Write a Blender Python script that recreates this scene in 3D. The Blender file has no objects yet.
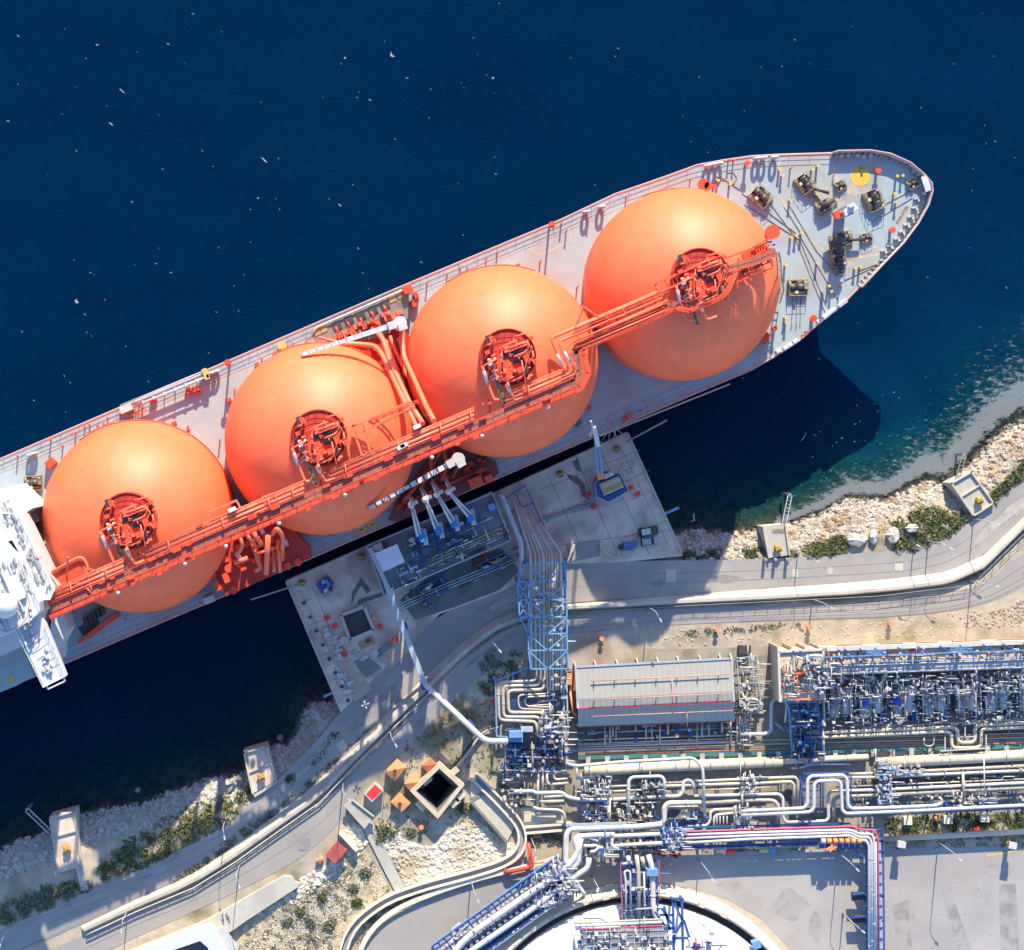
import bpy, math, random
import numpy as np
from mathutils import Vector, Matrix
R = math.radians
rnd = random.Random(7)
sc = bpy.context.scene
# ---------------------------------------------------------------- camera, sky, sun
HC, FPX, U0, V0 = 415.0, 1882.0, 356.0, 443.0       # camera height, focal length in pixels, point straight below the camera
cam = bpy.data.objects.new('camera', bpy.data.cameras.new('camera'))
sc.collection.objects.link(cam)
cam.location = (0, 0, HC)
cam.data.sensor_width = 36
cam.data.lens = FPX / 1024 * 36
cam.data.shift_x = (512 - U0) / 1024
cam.data.shift_y = -(475 - V0) / 1024
cam.data.clip_start = 1
cam.data.clip_end = 9000
sc.camera = cam
SUN_EL, SUN_DX, SUN_DY = R(26.5), .09, 1.0            # the light comes from the far shore (+y), a touch from the right
sun_az = math.atan2(SUN_DX, SUN_DY)
w = bpy.data.worlds.new('World'); sc.world = w; w.use_nodes = True
nt = w.node_tree
sky = nt.nodes.new('ShaderNodeTexSky'); sky.sky_type = 'NISHITA'; sky.sun_disc = False
sky.sun_elevation = SUN_EL; sky.sun_rotation = sun_az
sky.air_density = 1.0; sky.dust_density = .4; sky.ozone_density = 5.5
nt.links.new(sky.outputs[0], nt.nodes['Background'].inputs[0])
nt.nodes['Background'].inputs[1].default_value = .14
sl = bpy.data.lights.new('sun', 'SUN'); sl.energy = 3.9; sl.angle = R(.5); sl.color = (1, .885, .665)
so = bpy.data.objects.new('sun', sl); sc.collection.objects.link(so)
sdir = Vector((math.sin(sun_az) * math.cos(SUN_EL), math.cos(sun_az) * math.cos(SUN_EL), math.sin(SUN_EL)))
so.rotation_euler = sdir.to_track_quat('Z', 'Y').to_euler(); so.location = (0, 0, 600)
sc.view_settings.view_transform = 'Standard'; sc.view_settings.look = 'None'
sc.view_settings.exposure = 1.35; sc.view_settings.gamma = 1
sc.render.engine = 'CYCLES'
sc.cycles.max_bounces = 5; sc.cycles.transparent_max_bounces = 8
COL = sc.collection

# ---------------------------------------------------------------- helpers
def W(u, v, z=0.0):
    k = (HC - z) / FPX
    return Vector(((u - U0) * k, -(v - V0) * k, z))
def lerp(a, b, t): return a + (b - a) * t
def ss(a, b, x):
    t = min(1, max(0, (x - a) / (b - a))); return t * t * (3 - 2 * t)

class MB:
    """collects faces for one mesh"""
    def __init__(s): s.v = []; s.f = []; s.sm = []; s.mi = []; s.m = 0; s.pc = []
    def mark(s): s.pc.append((len(s.v), len(s.f)))
    def add(s, vs, fs, smooth=False):
        s.mark(); o = len(s.v); s.v += [tuple(p) for p in vs]
        for f in fs: s.f.append(tuple(i + o for i in f)); s.sm.append(smooth); s.mi.append(s.m)
        return s
    def box(s, c, size, rz=0, tilt=None):
        hx, hy, hz = size[0] / 2, size[1] / 2, size[2] / 2
        m = Matrix.Rotation(rz, 3, 'Z')
        if tilt is not None: m = tilt
        c = Vector(c)
        vs = [c + m @ Vector((x * hx, y * hy, z * hz)) for z in (-1, 1) for y in (-1, 1) for x in (-1, 1)]
        return s.add(vs, [(0, 2, 3, 1), (4, 5, 7, 6), (0, 1, 5, 4), (2, 6, 7, 3), (0, 4, 6, 2), (1, 3, 7, 5)])
    def beam(s, a, b, w=.3, h=None):
        a = Vector(a); b = Vector(b); h = h or w; d = b - a; L = d.length
        if L < 1e-5: return s
        d /= L; up = Vector((0, 0, 1)) if abs(d.z) < .95 else Vector((0, 1, 0))
        x = d.cross(up).normalized(); y = x.cross(d)
        m = Matrix((x, d, y)).transposed()
        return s.box((a + b) / 2, (w, L, h), tilt=m)
    def prism(s, pts, z0, z1, cap=True):
        """pts: world xy polygon; z0/z1 floats or lists"""
        n = len(pts); A = sum(pts[i][0] * pts[(i + 1) % n][1] - pts[(i + 1) % n][0] * pts[i][1] for i in range(n))
        if A < 0: pts = list(pts)[::-1]
        vs = [(p[0], p[1], z0) for p in pts] + [(p[0], p[1], z1) for p in pts]
        fs = [(i, (i + 1) % n, n + (i + 1) % n, n + i) for i in range(n)]
        if cap: fs += [tuple(range(n, 2 * n)), tuple(range(n - 1, -1, -1))]
        return s.add(vs, fs)
    def poly(s, pts):
        return s.add(pts, [tuple(range(len(pts)))])
    def quad(s, a, b, c, d): return s.add([a, b, c, d], [(0, 1, 2, 3)])
    def tube(s, pts, r=.3, n=8, closed=False, smooth=True, bend=0):
        pts = [Vector(p) for p in pts]
        if bend and len(pts) > 2:
            q = [pts[0]]
            for i in range(1, len(pts) - 1):
                a, b, c = pts[i - 1], pts[i], pts[i + 1]
                la, lc = (a - b).length, (c - b).length; k = min(bend, la * .45, lc * .45)
                p0 = b + (a - b) * (k / la if la else 0); p2 = b + (c - b) * (k / lc if lc else 0)
                for t in (0, .33, .67, 1): q.append((p0 * (1 - t) + b * t) * (1 - t) + (b * (1 - t) + p2 * t) * t)
            q.append(pts[-1]); pts = q
        P = [pts[0]]
        for p in pts[1:]:
            if (p - P[-1]).length > 1e-4: P.append(p)
        pts = P
        if len(pts) < 2: return s
        s.mark(); o = len(s.v); up = None
        for i, p in enumerate(pts):
            if closed: d = pts[(i + 1) % len(pts)] - pts[i - 1]
            else: d = pts[min(i + 1, len(pts) - 1)] - pts[max(i - 1, 0)]
            d = d.normalized() if d.length else Vector((0, 0, 1))
            if up is None:
                up = Vector((0, 0, 1)) if abs(d.z) < .9 else Vector((0, 1, 0))
            x = d.cross(up)
            if x.length < 1e-4: x = d.cross(Vector((1, 0, 0)))
            x.normalize(); y = x.cross(d).normalized(); up = y
            rr = r[i] if isinstance(r, (list, tuple)) else r
            for k in range(n):
                a = 2 * math.pi * k / n
                s.v.append(tuple(p + x * (rr * math.cos(a)) + y * (rr * math.sin(a))))
        m = len(pts)
        for i in range(m if closed else m - 1):
            j = (i + 1) % m
            for k in range(n):
                l = (k + 1) % n
                s.f.append((o + i * n + k, o + i * n + l, o + j * n + l, o + j * n + k)); s.sm.append(smooth); s.mi.append(s.m)
        if not closed:
            s.f.append(tuple(o + k for k in range(n))[::-1]); s.sm.append(False); s.mi.append(s.m)
            s.f.append(tuple(o + (m - 1) * n + k for k in range(n))); s.sm.append(False); s.mi.append(s.m)
        return s
    def cyl(s, c, r, h, n=16, r2=None, smooth=True):
        """upright, c is the base centre"""
        c = Vector(c)
        return s.tube([c, c + Vector((0, 0, h))], [r, r if r2 is None else r2], n, smooth=smooth)
    def lathe(s, c, prof, n=32, smooth=True, a0=0, a1=2 * math.pi):
        """prof: list of (radius, z) from bottom to top"""
        c = Vector(c); full = abs(a1 - a0 - 2 * math.pi) < 1e-6
        k = n if full else n + 1; s.mark(); o = len(s.v)
        for r, z in prof:
            for i in range(k):
                a = a0 + (a1 - a0) * i / n
                s.v.append((c.x + r * math.cos(a), c.y + r * math.sin(a), c.z + z))
        for j in range(len(prof) - 1):
            for i in range(n):
                i2 = (i + 1) % k
                s.f.append((o + j * k + i, o + j * k + i2, o + (j + 1) * k + i2, o + (j + 1) * k + i)); s.sm.append(smooth); s.mi.append(s.m)
        return s
    def ball(s, c, r, n=8, sq=(1, 1, 1)):
        prof = []; o = len(s.v)
        s.lathe(c, [(r * max(.02, math.cos(R(a))), r * math.sin(R(a))) for a in range(-90, 91, 180 // max(4, n // 2))], n)
        c = Vector(c)
        for i in range(o, len(s.v)):
            p = Vector(s.v[i]) - c; s.v[i] = (c.x + p.x * sq[0], c.y + p.y * sq[1], c.z + p.z * sq[2])
        return s
    def rail(s, pts, h=1.05, r=.05, step=2.0, bars=2):
        """handrail along a polyline of deck points"""
        pts = [Vector(p) for p in pts]
        for b in range(bars):
            zz = Vector((0, 0, h * (b + 1) / bars)); s.tube([p + zz for p in pts], r, 4, smooth=False)
        for a, b in zip(pts[:-1], pts[1:]):
            n = max(1, int((b - a).length / step))
            for i in range(n + (1 if b is pts[-1] else 0)):
                p = a.lerp(b, i / n); s.beam(p, p + Vector((0, 0, h)), r * 1.6)
        return s

WL = {}
def OBJ(name, mb, mat, parent=None, label=None, cat=None, group=None, kind=None, base=True):
    xs = np.array(mb.v); lo = xs.min(0); hi = xs.max(0); c = (lo + hi) / 2
    if base: c[2] = lo[2]
    me = bpy.data.meshes.new(name)
    me.from_pydata((xs - c).tolist(), [], mb.f)
    mats = mat if isinstance(mat, (list, tuple)) else [mat]
    for m in mats: me.materials.append(m)
    me.polygons.foreach_set('use_smooth', mb.sm)
    if len(mats) > 1: me.polygons.foreach_set('material_index', mb.mi)
    me.update()
    o = bpy.data.objects.new(name, me); COL.objects.link(o)
    return place(o, Vector(c), parent, label, cat, group, kind)
def place(o, c, parent=None, label=None, cat=None, group=None, kind=None, rz=0):
    o.location = c; o.rotation_euler = (0, 0, rz); WL[o.name] = Vector(c)
    if parent is not None:
        o.parent = parent; o.matrix_parent_inverse = Matrix.Translation(-WL[parent.name])
    if label: o['label'] = label
    if cat: o['category'] = cat
    if group: o['group'] = group
    if kind: o['kind'] = kind
    return o
def SPLIT(name, mb, mat, parent=None, minl=1.5, rest='small_fittings', **kw):
    """every separate piece of mb becomes an object of its own; the tiny ones stay together"""
    pc = mb.pc + [(len(mb.v), len(mb.f))]; small = MB(); out = []
    for (v0, f0), (v1, f1) in zip(pc[:-1], pc[1:]):
        if v1 == v0: continue
        q = MB(); q.v = mb.v[v0:v1]; q.f = [tuple(i - v0 for i in f) for f in mb.f[f0:f1]]; q.sm = mb.sm[f0:f1]; q.mi = mb.mi[f0:f1]
        a = np.array(q.v); d = np.sqrt(((a.max(0) - a.min(0)) ** 2).sum())
        if d >= minl: out.append(OBJ(name, q, mat, parent, **kw))
        else:
            o = len(small.v); small.v += q.v; small.f += [tuple(i + o for i in f) for f in q.f]; small.sm += q.sm; small.mi += q.mi
    if small.v: out.append(OBJ(rest, small, mat, parent, kind='stuff'))
    return out
def ROOT(name, loc, label, cat, group=None):
    o = bpy.data.objects.new(name, None); COL.objects.link(o); o.empty_display_size = 1
    return place(o, Vector(loc), None, label, cat, group)
def INST(src, c, parent=None, rz=0, label=None, cat=None, group=None, kind=None):
    """another object sharing the mesh of src"""
    o = src.copy(); COL.objects.link(o); o.parent = None; o.matrix_parent_inverse = Matrix.Identity(4)
    for k in ('label', 'category', 'group'):
        if k in o: del o[k]
    return place(o, Vector(c), parent, label, cat, group, kind, rz)
def DUP(root, loc, rz=0, label=None, group=None):
    r = root.copy(); COL.objects.link(r); r.location = loc; r.rotation_euler = (0, 0, rz); WL[r.name] = Vector(loc)
    if label: r['label'] = label
    if group: r['group'] = group
    for ch in list(root.children):
        c = ch.copy(); COL.objects.link(c); c.parent = r
        for g in list(ch.children):
            d = g.copy(); COL.objects.link(d); d.parent = c
    return r

# ---------------------------------------------------------------- materials
def MAT(name, col, rough=.6, var=.12, scale=.5, metal=0.0, bump=0.0, spec=.4, col2=None, scale2=None, amt2=.5, coat=0, grain=.09):
    m = bpy.data.materials.new(name); m.use_nodes = True; t = m.node_tree; n = t.nodes; l = t.links
    b = n['Principled BSDF']; b.inputs['Roughness'].default_value = rough; b.inputs['Metallic'].default_value = metal
    b.inputs['Specular IOR Level'].default_value = spec
    if coat: b.inputs['Coat Weight'].default_value = coat; b.inputs['Coat Roughness'].default_value = .25
    g = n.new('ShaderNodeNewGeometry')
    a = n.new('ShaderNodeTexNoise'); a.inputs['Scale'].default_value = scale; a.inputs['Detail'].default_value = 6; a.inputs['Roughness'].default_value = .65
    l.new(g.outputs['Position'], a.inputs['Vector'])
    r = n.new('ShaderNodeMapRange'); r.inputs[1].default_value = .28; r.inputs[2].default_value = .72
    r.inputs[3].default_value = 1 - var; r.inputs[4].default_value = 1 + var
    l.new(a.outputs['Fac'], r.inputs[0])
    mx = n.new('ShaderNodeMix'); mx.data_type = 'RGBA'; mx.blend_type = 'MULTIPLY'; mx.inputs[0].default_value = 1
    mx.inputs[6].default_value = (*col, 1); l.new(r.outputs[0], mx.inputs[7])
    out = mx.outputs[2]
    fn = n.new('ShaderNodeTexNoise'); fn.inputs['Scale'].default_value = 2.6 + 3 * scale; fn.inputs['Detail'].default_value = 4; fn.inputs['Roughness'].default_value = .8; l.new(g.outputs['Position'], fn.inputs['Vector'])
    fr = n.new('ShaderNodeMapRange'); fr.inputs[1].default_value = .3; fr.inputs[2].default_value = .7; fr.inputs[3].default_value = 1 - grain; fr.inputs[4].default_value = 1 + grain; l.new(fn.outputs['Fac'], fr.inputs[0])
    fx = n.new('ShaderNodeMix'); fx.data_type = 'RGBA'; fx.blend_type = 'MULTIPLY'; fx.inputs[0].default_value = 1; l.new(out, fx.inputs[6]); l.new(fr.outputs[0], fx.inputs[7]); out = fx.outputs[2]
    if col2:
        a2 = n.new('ShaderNodeTexNoise'); a2.inputs['Scale'].default_value = scale2 or scale * .4; a2.inputs['Detail'].default_value = 5
        l.new(g.outputs['Position'], a2.inputs['Vector'])
        r2 = n.new('ShaderNodeMapRange'); r2.inputs[1].default_value = .62 - .25 * amt2; r2.inputs[2].default_value = .78 - .25 * amt2
        l.new(a2.outputs['Fac'], r2.inputs[0])
        m2 = n.new('ShaderNodeMix'); m2.data_type = 'RGBA'; l.new(r2.outputs[0], m2.inputs[0]); l.new(out, m2.inputs[6]); m2.inputs[7].default_value = (*col2, 1)
        out = m2.outputs[2]
    l.new(out, b.inputs['Base Color'])
    if bump:
        bp = n.new('ShaderNodeBump'); bp.inputs['Strength'].default_value = bump; bp.inputs['Distance'].default_value = .3
        l.new(a.outputs['Fac'], bp.inputs['Height']); l.new(bp.outputs[0], b.inputs['Normal'])
    return m
# ---------------------------------------------------------------- terrain, sea, roads
SHORE = [(-2500, 2600), (-900, 1500), (-400, 1080), (-60, 880), (0, 851), (16, 842), (49, 832), (79, 816), (109, 808), (137, 805), (175, 791), (208, 780), (244, 774), (271, 748), (286, 745), (296, 735),
         (303, 716), (311, 704), (332, 702), (360, 660), (450, 610), (560, 565), (640, 540), (677, 533), (692, 530), (733, 534), (761, 528), (789, 524), (820, 514), (848, 499), (886, 501), (906, 491), (926, 482),
         (947, 485), (965, 470), (992, 441), (1008, 428), (1024, 421), (1100, 380), (1300, 260), (3000, -900)]
WALL = [(-2500, 3200), (-300, 1200), (-40, 990), (82, 931), (131, 909), (191, 887), (231, 860), (277, 828), (315, 801), (352, 760), (399, 716), (424, 690), (470, 650), (505, 625), (568, 609), (680, 604), (760, 600),
        (880, 593), (972, 580), (1024, 530), (1180, 380), (3000, -700)]
SX, SY = zip(*SHORE); WX, WY = zip(*WALL)
def sdist(u, v, X, Y):
    """signed pixel distance to a line, positive on its land side"""
    u = np.asarray(u, float); v = np.asarray(v, float); best = np.full(u.shape, 1e9)
    for i in range(len(X) - 1):
        dx, dy = X[i + 1] - X[i], Y[i + 1] - Y[i]; t_ = np.clip(((u - X[i]) * dx + (v - Y[i]) * dy) / (dx * dx + dy * dy), 0, 1)
        best = np.minimum(best, np.hypot(u - X[i] - t_ * dx, v - Y[i] - t_ * dy))
    return np.where(v > np.interp(u, X, Y), best, -best)
def upper(u): return 4.9 + 2.0 * np.clip((u - 60) / 260.0, 0, 1)
def ground_z(u, v):
    d = sdist(u, v, SX, SY); e = sdist(u, v, WX, WY)
    z = np.interp(d, [-700, -330, -150, -60, -18, 0, 8, 22, 34, 60], [-19, -18, -14.5, -8.5, -2.6, -.25, 1.4, 3.6, 4.75, 4.9])
    k = np.clip((e + 3) / 5.0, 0, 1)
    zz = z + (upper(u) - 4.9) * k * (d > 22)
    zz = np.where(np.abs(u - 437) + np.abs(v - 790) < 19, -2.0, zz)      # the square shaft beside the huts
    return zz
_gu, _gv = np.meshgrid(np.arange(-240, 1242, 2.0), np.arange(280, 1122, 2.0)); _GZ = ground_z(_gu, _gv)
def gz(u, v): return float(_GZ[min(420, max(0, int((v - 280) / 2 + .5))), min(740, max(0, int((u + 240) / 2 + .5)))])
def G(u, v, dz=0.0): return W(u, v, gz(u, v) + dz)

M_ter = MAT('earth', (.40, .335, .255), .9, .25, .25, col2=(.20, .17, .105), scale2=.09, amt2=.45, bump=.4)
t = M_ter.node_tree; n = t.nodes; l = t.links; b = n['Principled BSDF']
src = b.inputs['Base Color'].links[0].from_socket
g = n.new('ShaderNodeNewGeometry'); sp = n.new('ShaderNodeSeparateXYZ'); l.new(g.outputs['Position'], sp.inputs[0])
nz = n.new('ShaderNodeTexNoise'); nz.inputs['Scale'].default_value = .16; nz.inputs['Detail'].default_value = 7; l.new(g.outputs['Position'], nz.inputs['Vector'])
ma = n.new('ShaderNodeMath'); ma.operation = 'MULTIPLY_ADD'; l.new(nz.outputs['Fac'], ma.inputs[0]); ma.inputs[1].default_value = 5; ma.inputs[2].default_value = -2.5
mb_ = n.new('ShaderNodeMath'); mb_.operation = 'ADD'; l.new(ma.outputs[0], mb_.inputs[0]); l.new(sp.outputs['Z'], mb_.inputs[1])
mr = n.new('ShaderNodeMapRange'); mr.inputs[1].default_value = -17; mr.inputs[2].default_value = -1; l.new(mb_.outputs[0], mr.inputs[0])
cr = n.new('ShaderNodeValToRGB'); e = cr.color_ramp.elements
e[0].position = 0; e[0].color = (.0003, .0225, .074, 1); e[1].position = 1; e[1].color = (.035, .05, .04, 1)
for p_, c_ in ((.30, (.0003, .024, .073)), (.55, (.001, .033, .066)), (.8, (.005, .044, .050))):
    x_ = e.new(p_); x_.color = (*c_, 1)
l.new(mr.outputs[0], cr.inputs[0])
st = n.new('ShaderNodeMapRange'); st.inputs[1].default_value = -.9; st.inputs[2].default_value = .5; l.new(sp.outputs['Z'], st.inputs[0])
bn = n.new('ShaderNodeTexNoise'); bn.inputs['Scale'].default_value = .55; bn.inputs['Detail'].default_value = 6; bn.inputs['Roughness'].default_value = .75; l.new(g.outputs['Position'], bn.inputs['Vector'])
br = n.new('ShaderNodeMapRange'); br.inputs[1].default_value = .35; br.inputs[2].default_value = .65; br.inputs[3].default_value = .55; br.inputs[4].default_value = 1.5; l.new(bn.outputs['Fac'], br.inputs[0])
bs = n.new('ShaderNodeMapRange'); bs.inputs[1].default_value = -11; bs.inputs[2].default_value = -3; l.new(sp.outputs['Z'], bs.inputs[0])
bm = n.new('ShaderNodeMix'); bm.data_type = 'FLOAT'; l.new(bs.outputs[0], bm.inputs[0]); bm.inputs[2].default_value = 1.0; l.new(br.outputs[0], bm.inputs[3])
bc = n.new('ShaderNodeMix'); bc.data_type = 'RGBA'; bc.blend_type = 'MULTIPLY'; bc.inputs[0].default_value = 1; l.new(cr.outputs[0], bc.inputs[6]); l.new(bm.outputs[0], bc.inputs[7])
mx = n.new('ShaderNodeMix'); mx.data_type = 'RGBA'; l.new(st.outputs[0], mx.inputs[0]); l.new(bc.outputs[2], mx.inputs[6]); l.new(src, mx.inputs[7])
l.new(mx.outputs[2], b.inputs['Base Color'])
b.inputs['Specular IOR Level'].default_value = 0

us = np.concatenate([[-4000, -2500, -1500, -900, -500, -300, -220], np.arange(-160, 1190, 5.0), [1250, 1350, 1500, 1800, 2500, 4000]])
vs = np.concatenate([[-4000, -2000, -800, -200, 60, 160, 230], np.arange(300, 1090, 5.0), [1150, 1300, 1600, 2200, 4000]])
uu, vv = np.meshgrid(us, vs); zz = ground_z(uu, vv)
rs = np.random.RandomState(3)
zz = zz + (zz < 4.6) * (zz > -2) * rs.normal(0, .12, zz.shape)
kk = (HC - zz) / FPX
m = MB(); m.v = list(zip(((uu - U0) * kk).ravel().tolist(), (-(vv - V0) * kk).ravel().tolist(), zz.ravel().tolist()))
nu = len(us)
for j in range(len(vs) - 1):
    for i in range(nu - 1):
        a = j * nu + i; m.f.append((a, a + nu, a + nu + 1, a + 1))
m.sm = [True] * len(m.f); m.mi = [0] * len(m.f)
OBJ('terrain', m, M_ter, kind='structure', base=False)

# the sea surface: clear water that mirrors a little sky, the deep bed below it gives the blue
ms = bpy.data.materials.new('sea_water'); ms.use_nodes = True; t = ms.node_tree; n = t.nodes; l = t.links
n.remove(n['Principled BSDF']); out = n['Material Output']
tr = n.new('ShaderNodeBsdfTransparent'); gl = n.new('ShaderNodeBsdfGlossy'); gl.inputs['Roughness'].default_value = .08
df = n.new('ShaderNodeBsdfDiffuse'); df.inputs['Color'].default_value = (.002, .03, .10, 1)
g = n.new('ShaderNodeNewGeometry')
mp = n.new('ShaderNodeMapping'); mp.inputs['Rotation'].default_value = (0, 0, R(-25)); mp.inputs['Scale'].default_value = (.22, .5, .5); l.new(g.outputs['Position'], mp.inputs[0])
wv = n.new('ShaderNodeTexNoise'); wv.inputs['Scale'].default_value = 1; wv.inputs['Detail'].default_value = 8; wv.inputs['Roughness'].default_value = .7; l.new(mp.outputs[0], wv.inputs['Vector'])
bp = n.new('ShaderNodeBump'); bp.inputs['Strength'].default_value = .35; bp.inputs['Distance'].default_value = .6; l.new(wv.outputs['Fac'], bp.inputs['Height'])
for x_ in (gl, df): l.new(bp.outputs[0], x_.inputs['Normal'])
fw = n.new('ShaderNodeTexNoise'); fw.inputs['Scale'].default_value = 3.2; fw.inputs['Detail'].default_value = 6; fw.inputs['Roughness'].default_value = .75; fw.inputs['Distortion'].default_value = .6; l.new(mp.outputs[0], fw.inputs['Vector'])
rw = n.new('ShaderNodeMapRange'); rw.inputs[1].default_value = .3; rw.inputs[2].default_value = .7; rw.inputs[3].default_value = .58; rw.inputs[4].default_value = 1.0; l.new(fw.outputs['Fac'], rw.inputs[0]); 
lw = n.new('ShaderNodeTexNoise'); lw.inputs['Scale'].default_value = .11; lw.inputs['Detail'].default_value = 5; lw.inputs['Roughness'].default_value = .6; l.new(mp.outputs[0], lw.inputs['Vector'])
lr = n.new('ShaderNodeMapRange'); lr.inputs[1].default_value = .3; lr.inputs[2].default_value = .7; lr.inputs[3].default_value = .86; lr.inputs[4].default_value = 1.06; l.new(lw.outputs['Fac'], lr.inputs[0])
wm = n.new('ShaderNodeMath'); wm.operation = 'MULTIPLY'; l.new(rw.outputs[0], wm.inputs[0]); l.new(lr.outputs[0], wm.inputs[1]); l.new(wm.outputs[0], tr.inputs['Color'])
m1 = n.new('ShaderNodeMixShader'); m1.inputs[0].default_value = .03; l.new(tr.outputs[0], m1.inputs[1]); l.new(df.outputs[0], m1.inputs[2])
m2 = n.new('ShaderNodeMixShader'); m2.inputs[0].default_value = .006; l.new(m1.outputs[0], m2.inputs[1]); l.new(gl.outputs[0], m2.inputs[2]); l.new(m2.outputs[0], out.inputs[0])
m = MB(); S = 900
m.quad((-S, -S, 0), (S, -S, 0), (S, S, 0), (-S, S, 0))
OBJ('sea', m, ms, kind='structure', base=False)

M_road = MAT('road_asphalt', (.31, .28, .255), .9, .10, .12, col2=(.28, .258, .245), scale2=.05)
M_road2 = MAT('old_asphalt', (.31, .285, .265), .9, .12, .15, col2=(.25, .235, .225), scale2=.06)
M_lot = MAT('car_park_asphalt', (.35, .318, .295), .9, .13, .10, col2=(.295, .268, .25), scale2=.045, amt2=.4)
M_conc = MAT('concrete', (.42, .385, .33), .85, .14, .4, col2=(.32, .29, .25), scale2=.15)
M_concl = MAT('pale_concrete', (.46, .42, .35), .85, .10, .4, col2=(.38, .35, .30), scale2=.2)
M_concd = MAT('dark_concrete', (.20, .19, .175), .9, .15, .5, col2=(.13, .125, .12), scale2=.2)
M_quay = MAT('quay_concrete', (.60, .47, .37), .9, .22, .25, col2=(.36, .285, .235), scale2=.13, amt2=.5)
M_kerb = MAT('kerb_concrete', (.60, .56, .48), .85, .08, .8)
M_sandf = MAT('beige_earth', (.46, .39, .295), .95, .15, .3, col2=(.34, .275, .20), scale2=.2, bump=.2)

def SHEET(name, pts, dz, mat, kind='structure', z=None, th=.0):
    """flat ground sheet from a pixel polygon"""
    m = MB(); ps = [G(u, v, dz) if z is None else W(u, v, z) for u, v in pts]
    if th: m.prism(ps, ps[0].z - th, ps[0].z)
    else:
        A = sum(ps[i].x * ps[(i + 1) % len(ps)].y - ps[(i + 1) % len(ps)].x * ps[i].y for i in range(len(ps)))
        m.poly(ps if A > 0 else ps[::-1])
    return OBJ(name, m, mat, kind=kind)
def dens(line, step=12.0):
    out = []
    for a, b in zip(line[:-1], line[1:]):
        k = max(1, int(math.hypot(b[0] - a[0], b[1] - a[1]) / step))
        out += [(lerp(a[0], b[0], i / k), lerp(a[1], b[1], i / k)) for i in range(k)]
    return out + [line[-1]]
def smooth(line, it=2):
    """corner cutting, keeps the ends"""
    for _ in range(it):
        q = [line[0]]
        for a, b in zip(line[:-1], line[1:]):
            q += [(a[0] * .75 + b[0] * .25, a[1] * .75 + b[1] * .25), (a[0] * .25 + b[0] * .75, a[1] * .25 + b[1] * .75)]
        line = q + [line[-1]]
    return line
def resample(line, n):
    L = [0]
    for a, b in zip(line[:-1], line[1:]): L.append(L[-1] + math.hypot(b[0] - a[0], b[1] - a[1]))
    s = np.linspace(0, L[-1], n)
    return list(zip(np.interp(s, L, [p[0] for p in line]).tolist(), np.interp(s, L, [p[1] for p in line]).tolist()))
def STRIP(name, left, right, zf, mat, n=60, kind='structure', sm=1):
    a = resample(smooth(left, sm), n); b = resample(smooth(right, sm), n); m = MB()
    for i in range(n - 1):
        q = [W(*a[i], zf(*a[i])), W(*a[i + 1], zf(*a[i + 1])), W(*b[i + 1], zf(*b[i + 1])), W(*b[i], zf(*b[i]))]
        m.poly(q if (q[1] - q[0]).cross(q[3] - q[0]).z > 0 else q[::-1])
    return OBJ(name, m, mat, kind=kind)

# the coast road on the lower level, in the ship's shadow on the left
CN = [(1200, 330), (1024, 479), (992, 501), (975, 519), (942, 541), (906, 551), (860, 553), (807, 557), (728, 560), (624, 561), (560, 562), (520, 585), (440, 610), (381, 672), (339, 713), (322, 736), (277, 781), (254, 798),
      (227, 827), (159, 860), (112, 881), (68, 898), (0, 931), (-120, 985)]
CS = [(1200, 378), (1024, 524), (966, 576), (876, 586), (760, 592), (680, 596), (568, 602), (505, 612), (468, 640), (420, 684), (392, 712), (350, 752), (310, 790), (272, 822), (226, 858), (186, 880), (127, 903), (80, 925), (0, 960), (-120, 1020)]
STRIP('coast_road', CN, CS, lambda u, v: 4.98, M_road2, 90)
# pale concrete slope from the coast road up to the wall crest
def bund(L0, L1, L2, L3, zs, name, mat, label, cat, n=60):
    A = [resample(smooth(x, 1), n) for x in (L0, L1, L2, L3)]; m = MB()
    for i in range(n - 1):
        for k in range(3):
            q = [W(*A[k][i], zs[k](A[k][i][0])), W(*A[k][i + 1], zs[k](A[k][i + 1][0])), W(*A[k + 1][i + 1], zs[k + 1](A[k + 1][i + 1][0])), W(*A[k + 1][i], zs[k + 1](A[k + 1][i][0]))]
            m.poly(q if (q[1] - q[0]).cross(q[3] - q[0]).z > 0 else q[::-1])
    return OBJ(name, m, mat, label=label, cat=cat)
off = lambda L, d: [(u, v + d) for u, v in L]
WR = [(1150, 402), (1024, 525), (972, 577), (880, 589), (760, 596), (680, 600), (568, 606)]
bund([(1150, 394), (1024, 517), (969, 569), (877, 581), (760, 589), (680, 595.5), (568, 604)], off(WR, 0), off(WR, 3), off(WR, 4.5),
     [lambda u: 5.0, lambda u: 8.2, lambda u: 8.2, lambda u: 6.6], 'sloped_retaining_wall', M_concl, 'long pale concrete retaining wall sloping up from the coast road, right of the truss bridge', 'wall')
WLn = [(563, 608), (505, 620), (470, 644), (426, 686), (399, 712), (354, 756), (316, 796), (276, 824), (231, 856), (189, 882), (131, 906), (82, 929)]
bund([(562, 601), (503, 613), (465, 639), (420, 681), (394, 706), (349, 749), (310, 789), (272, 817), (228, 850), (187, 877), (130, 902), (81, 926)], WLn, [(u + 2, v + 2.5) for u, v in WLn], [(u + 3, v + 4) for u, v in WLn],
     [lambda u: 4.95, lambda u: upper(u) + 1.0, lambda u: upper(u) + 1.0, lambda u: upper(u) - .3], 'kerbed_retaining_wall', M_conc, 'low curved concrete wall beside the coast road, left of the truss bridge', 'wall')
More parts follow.
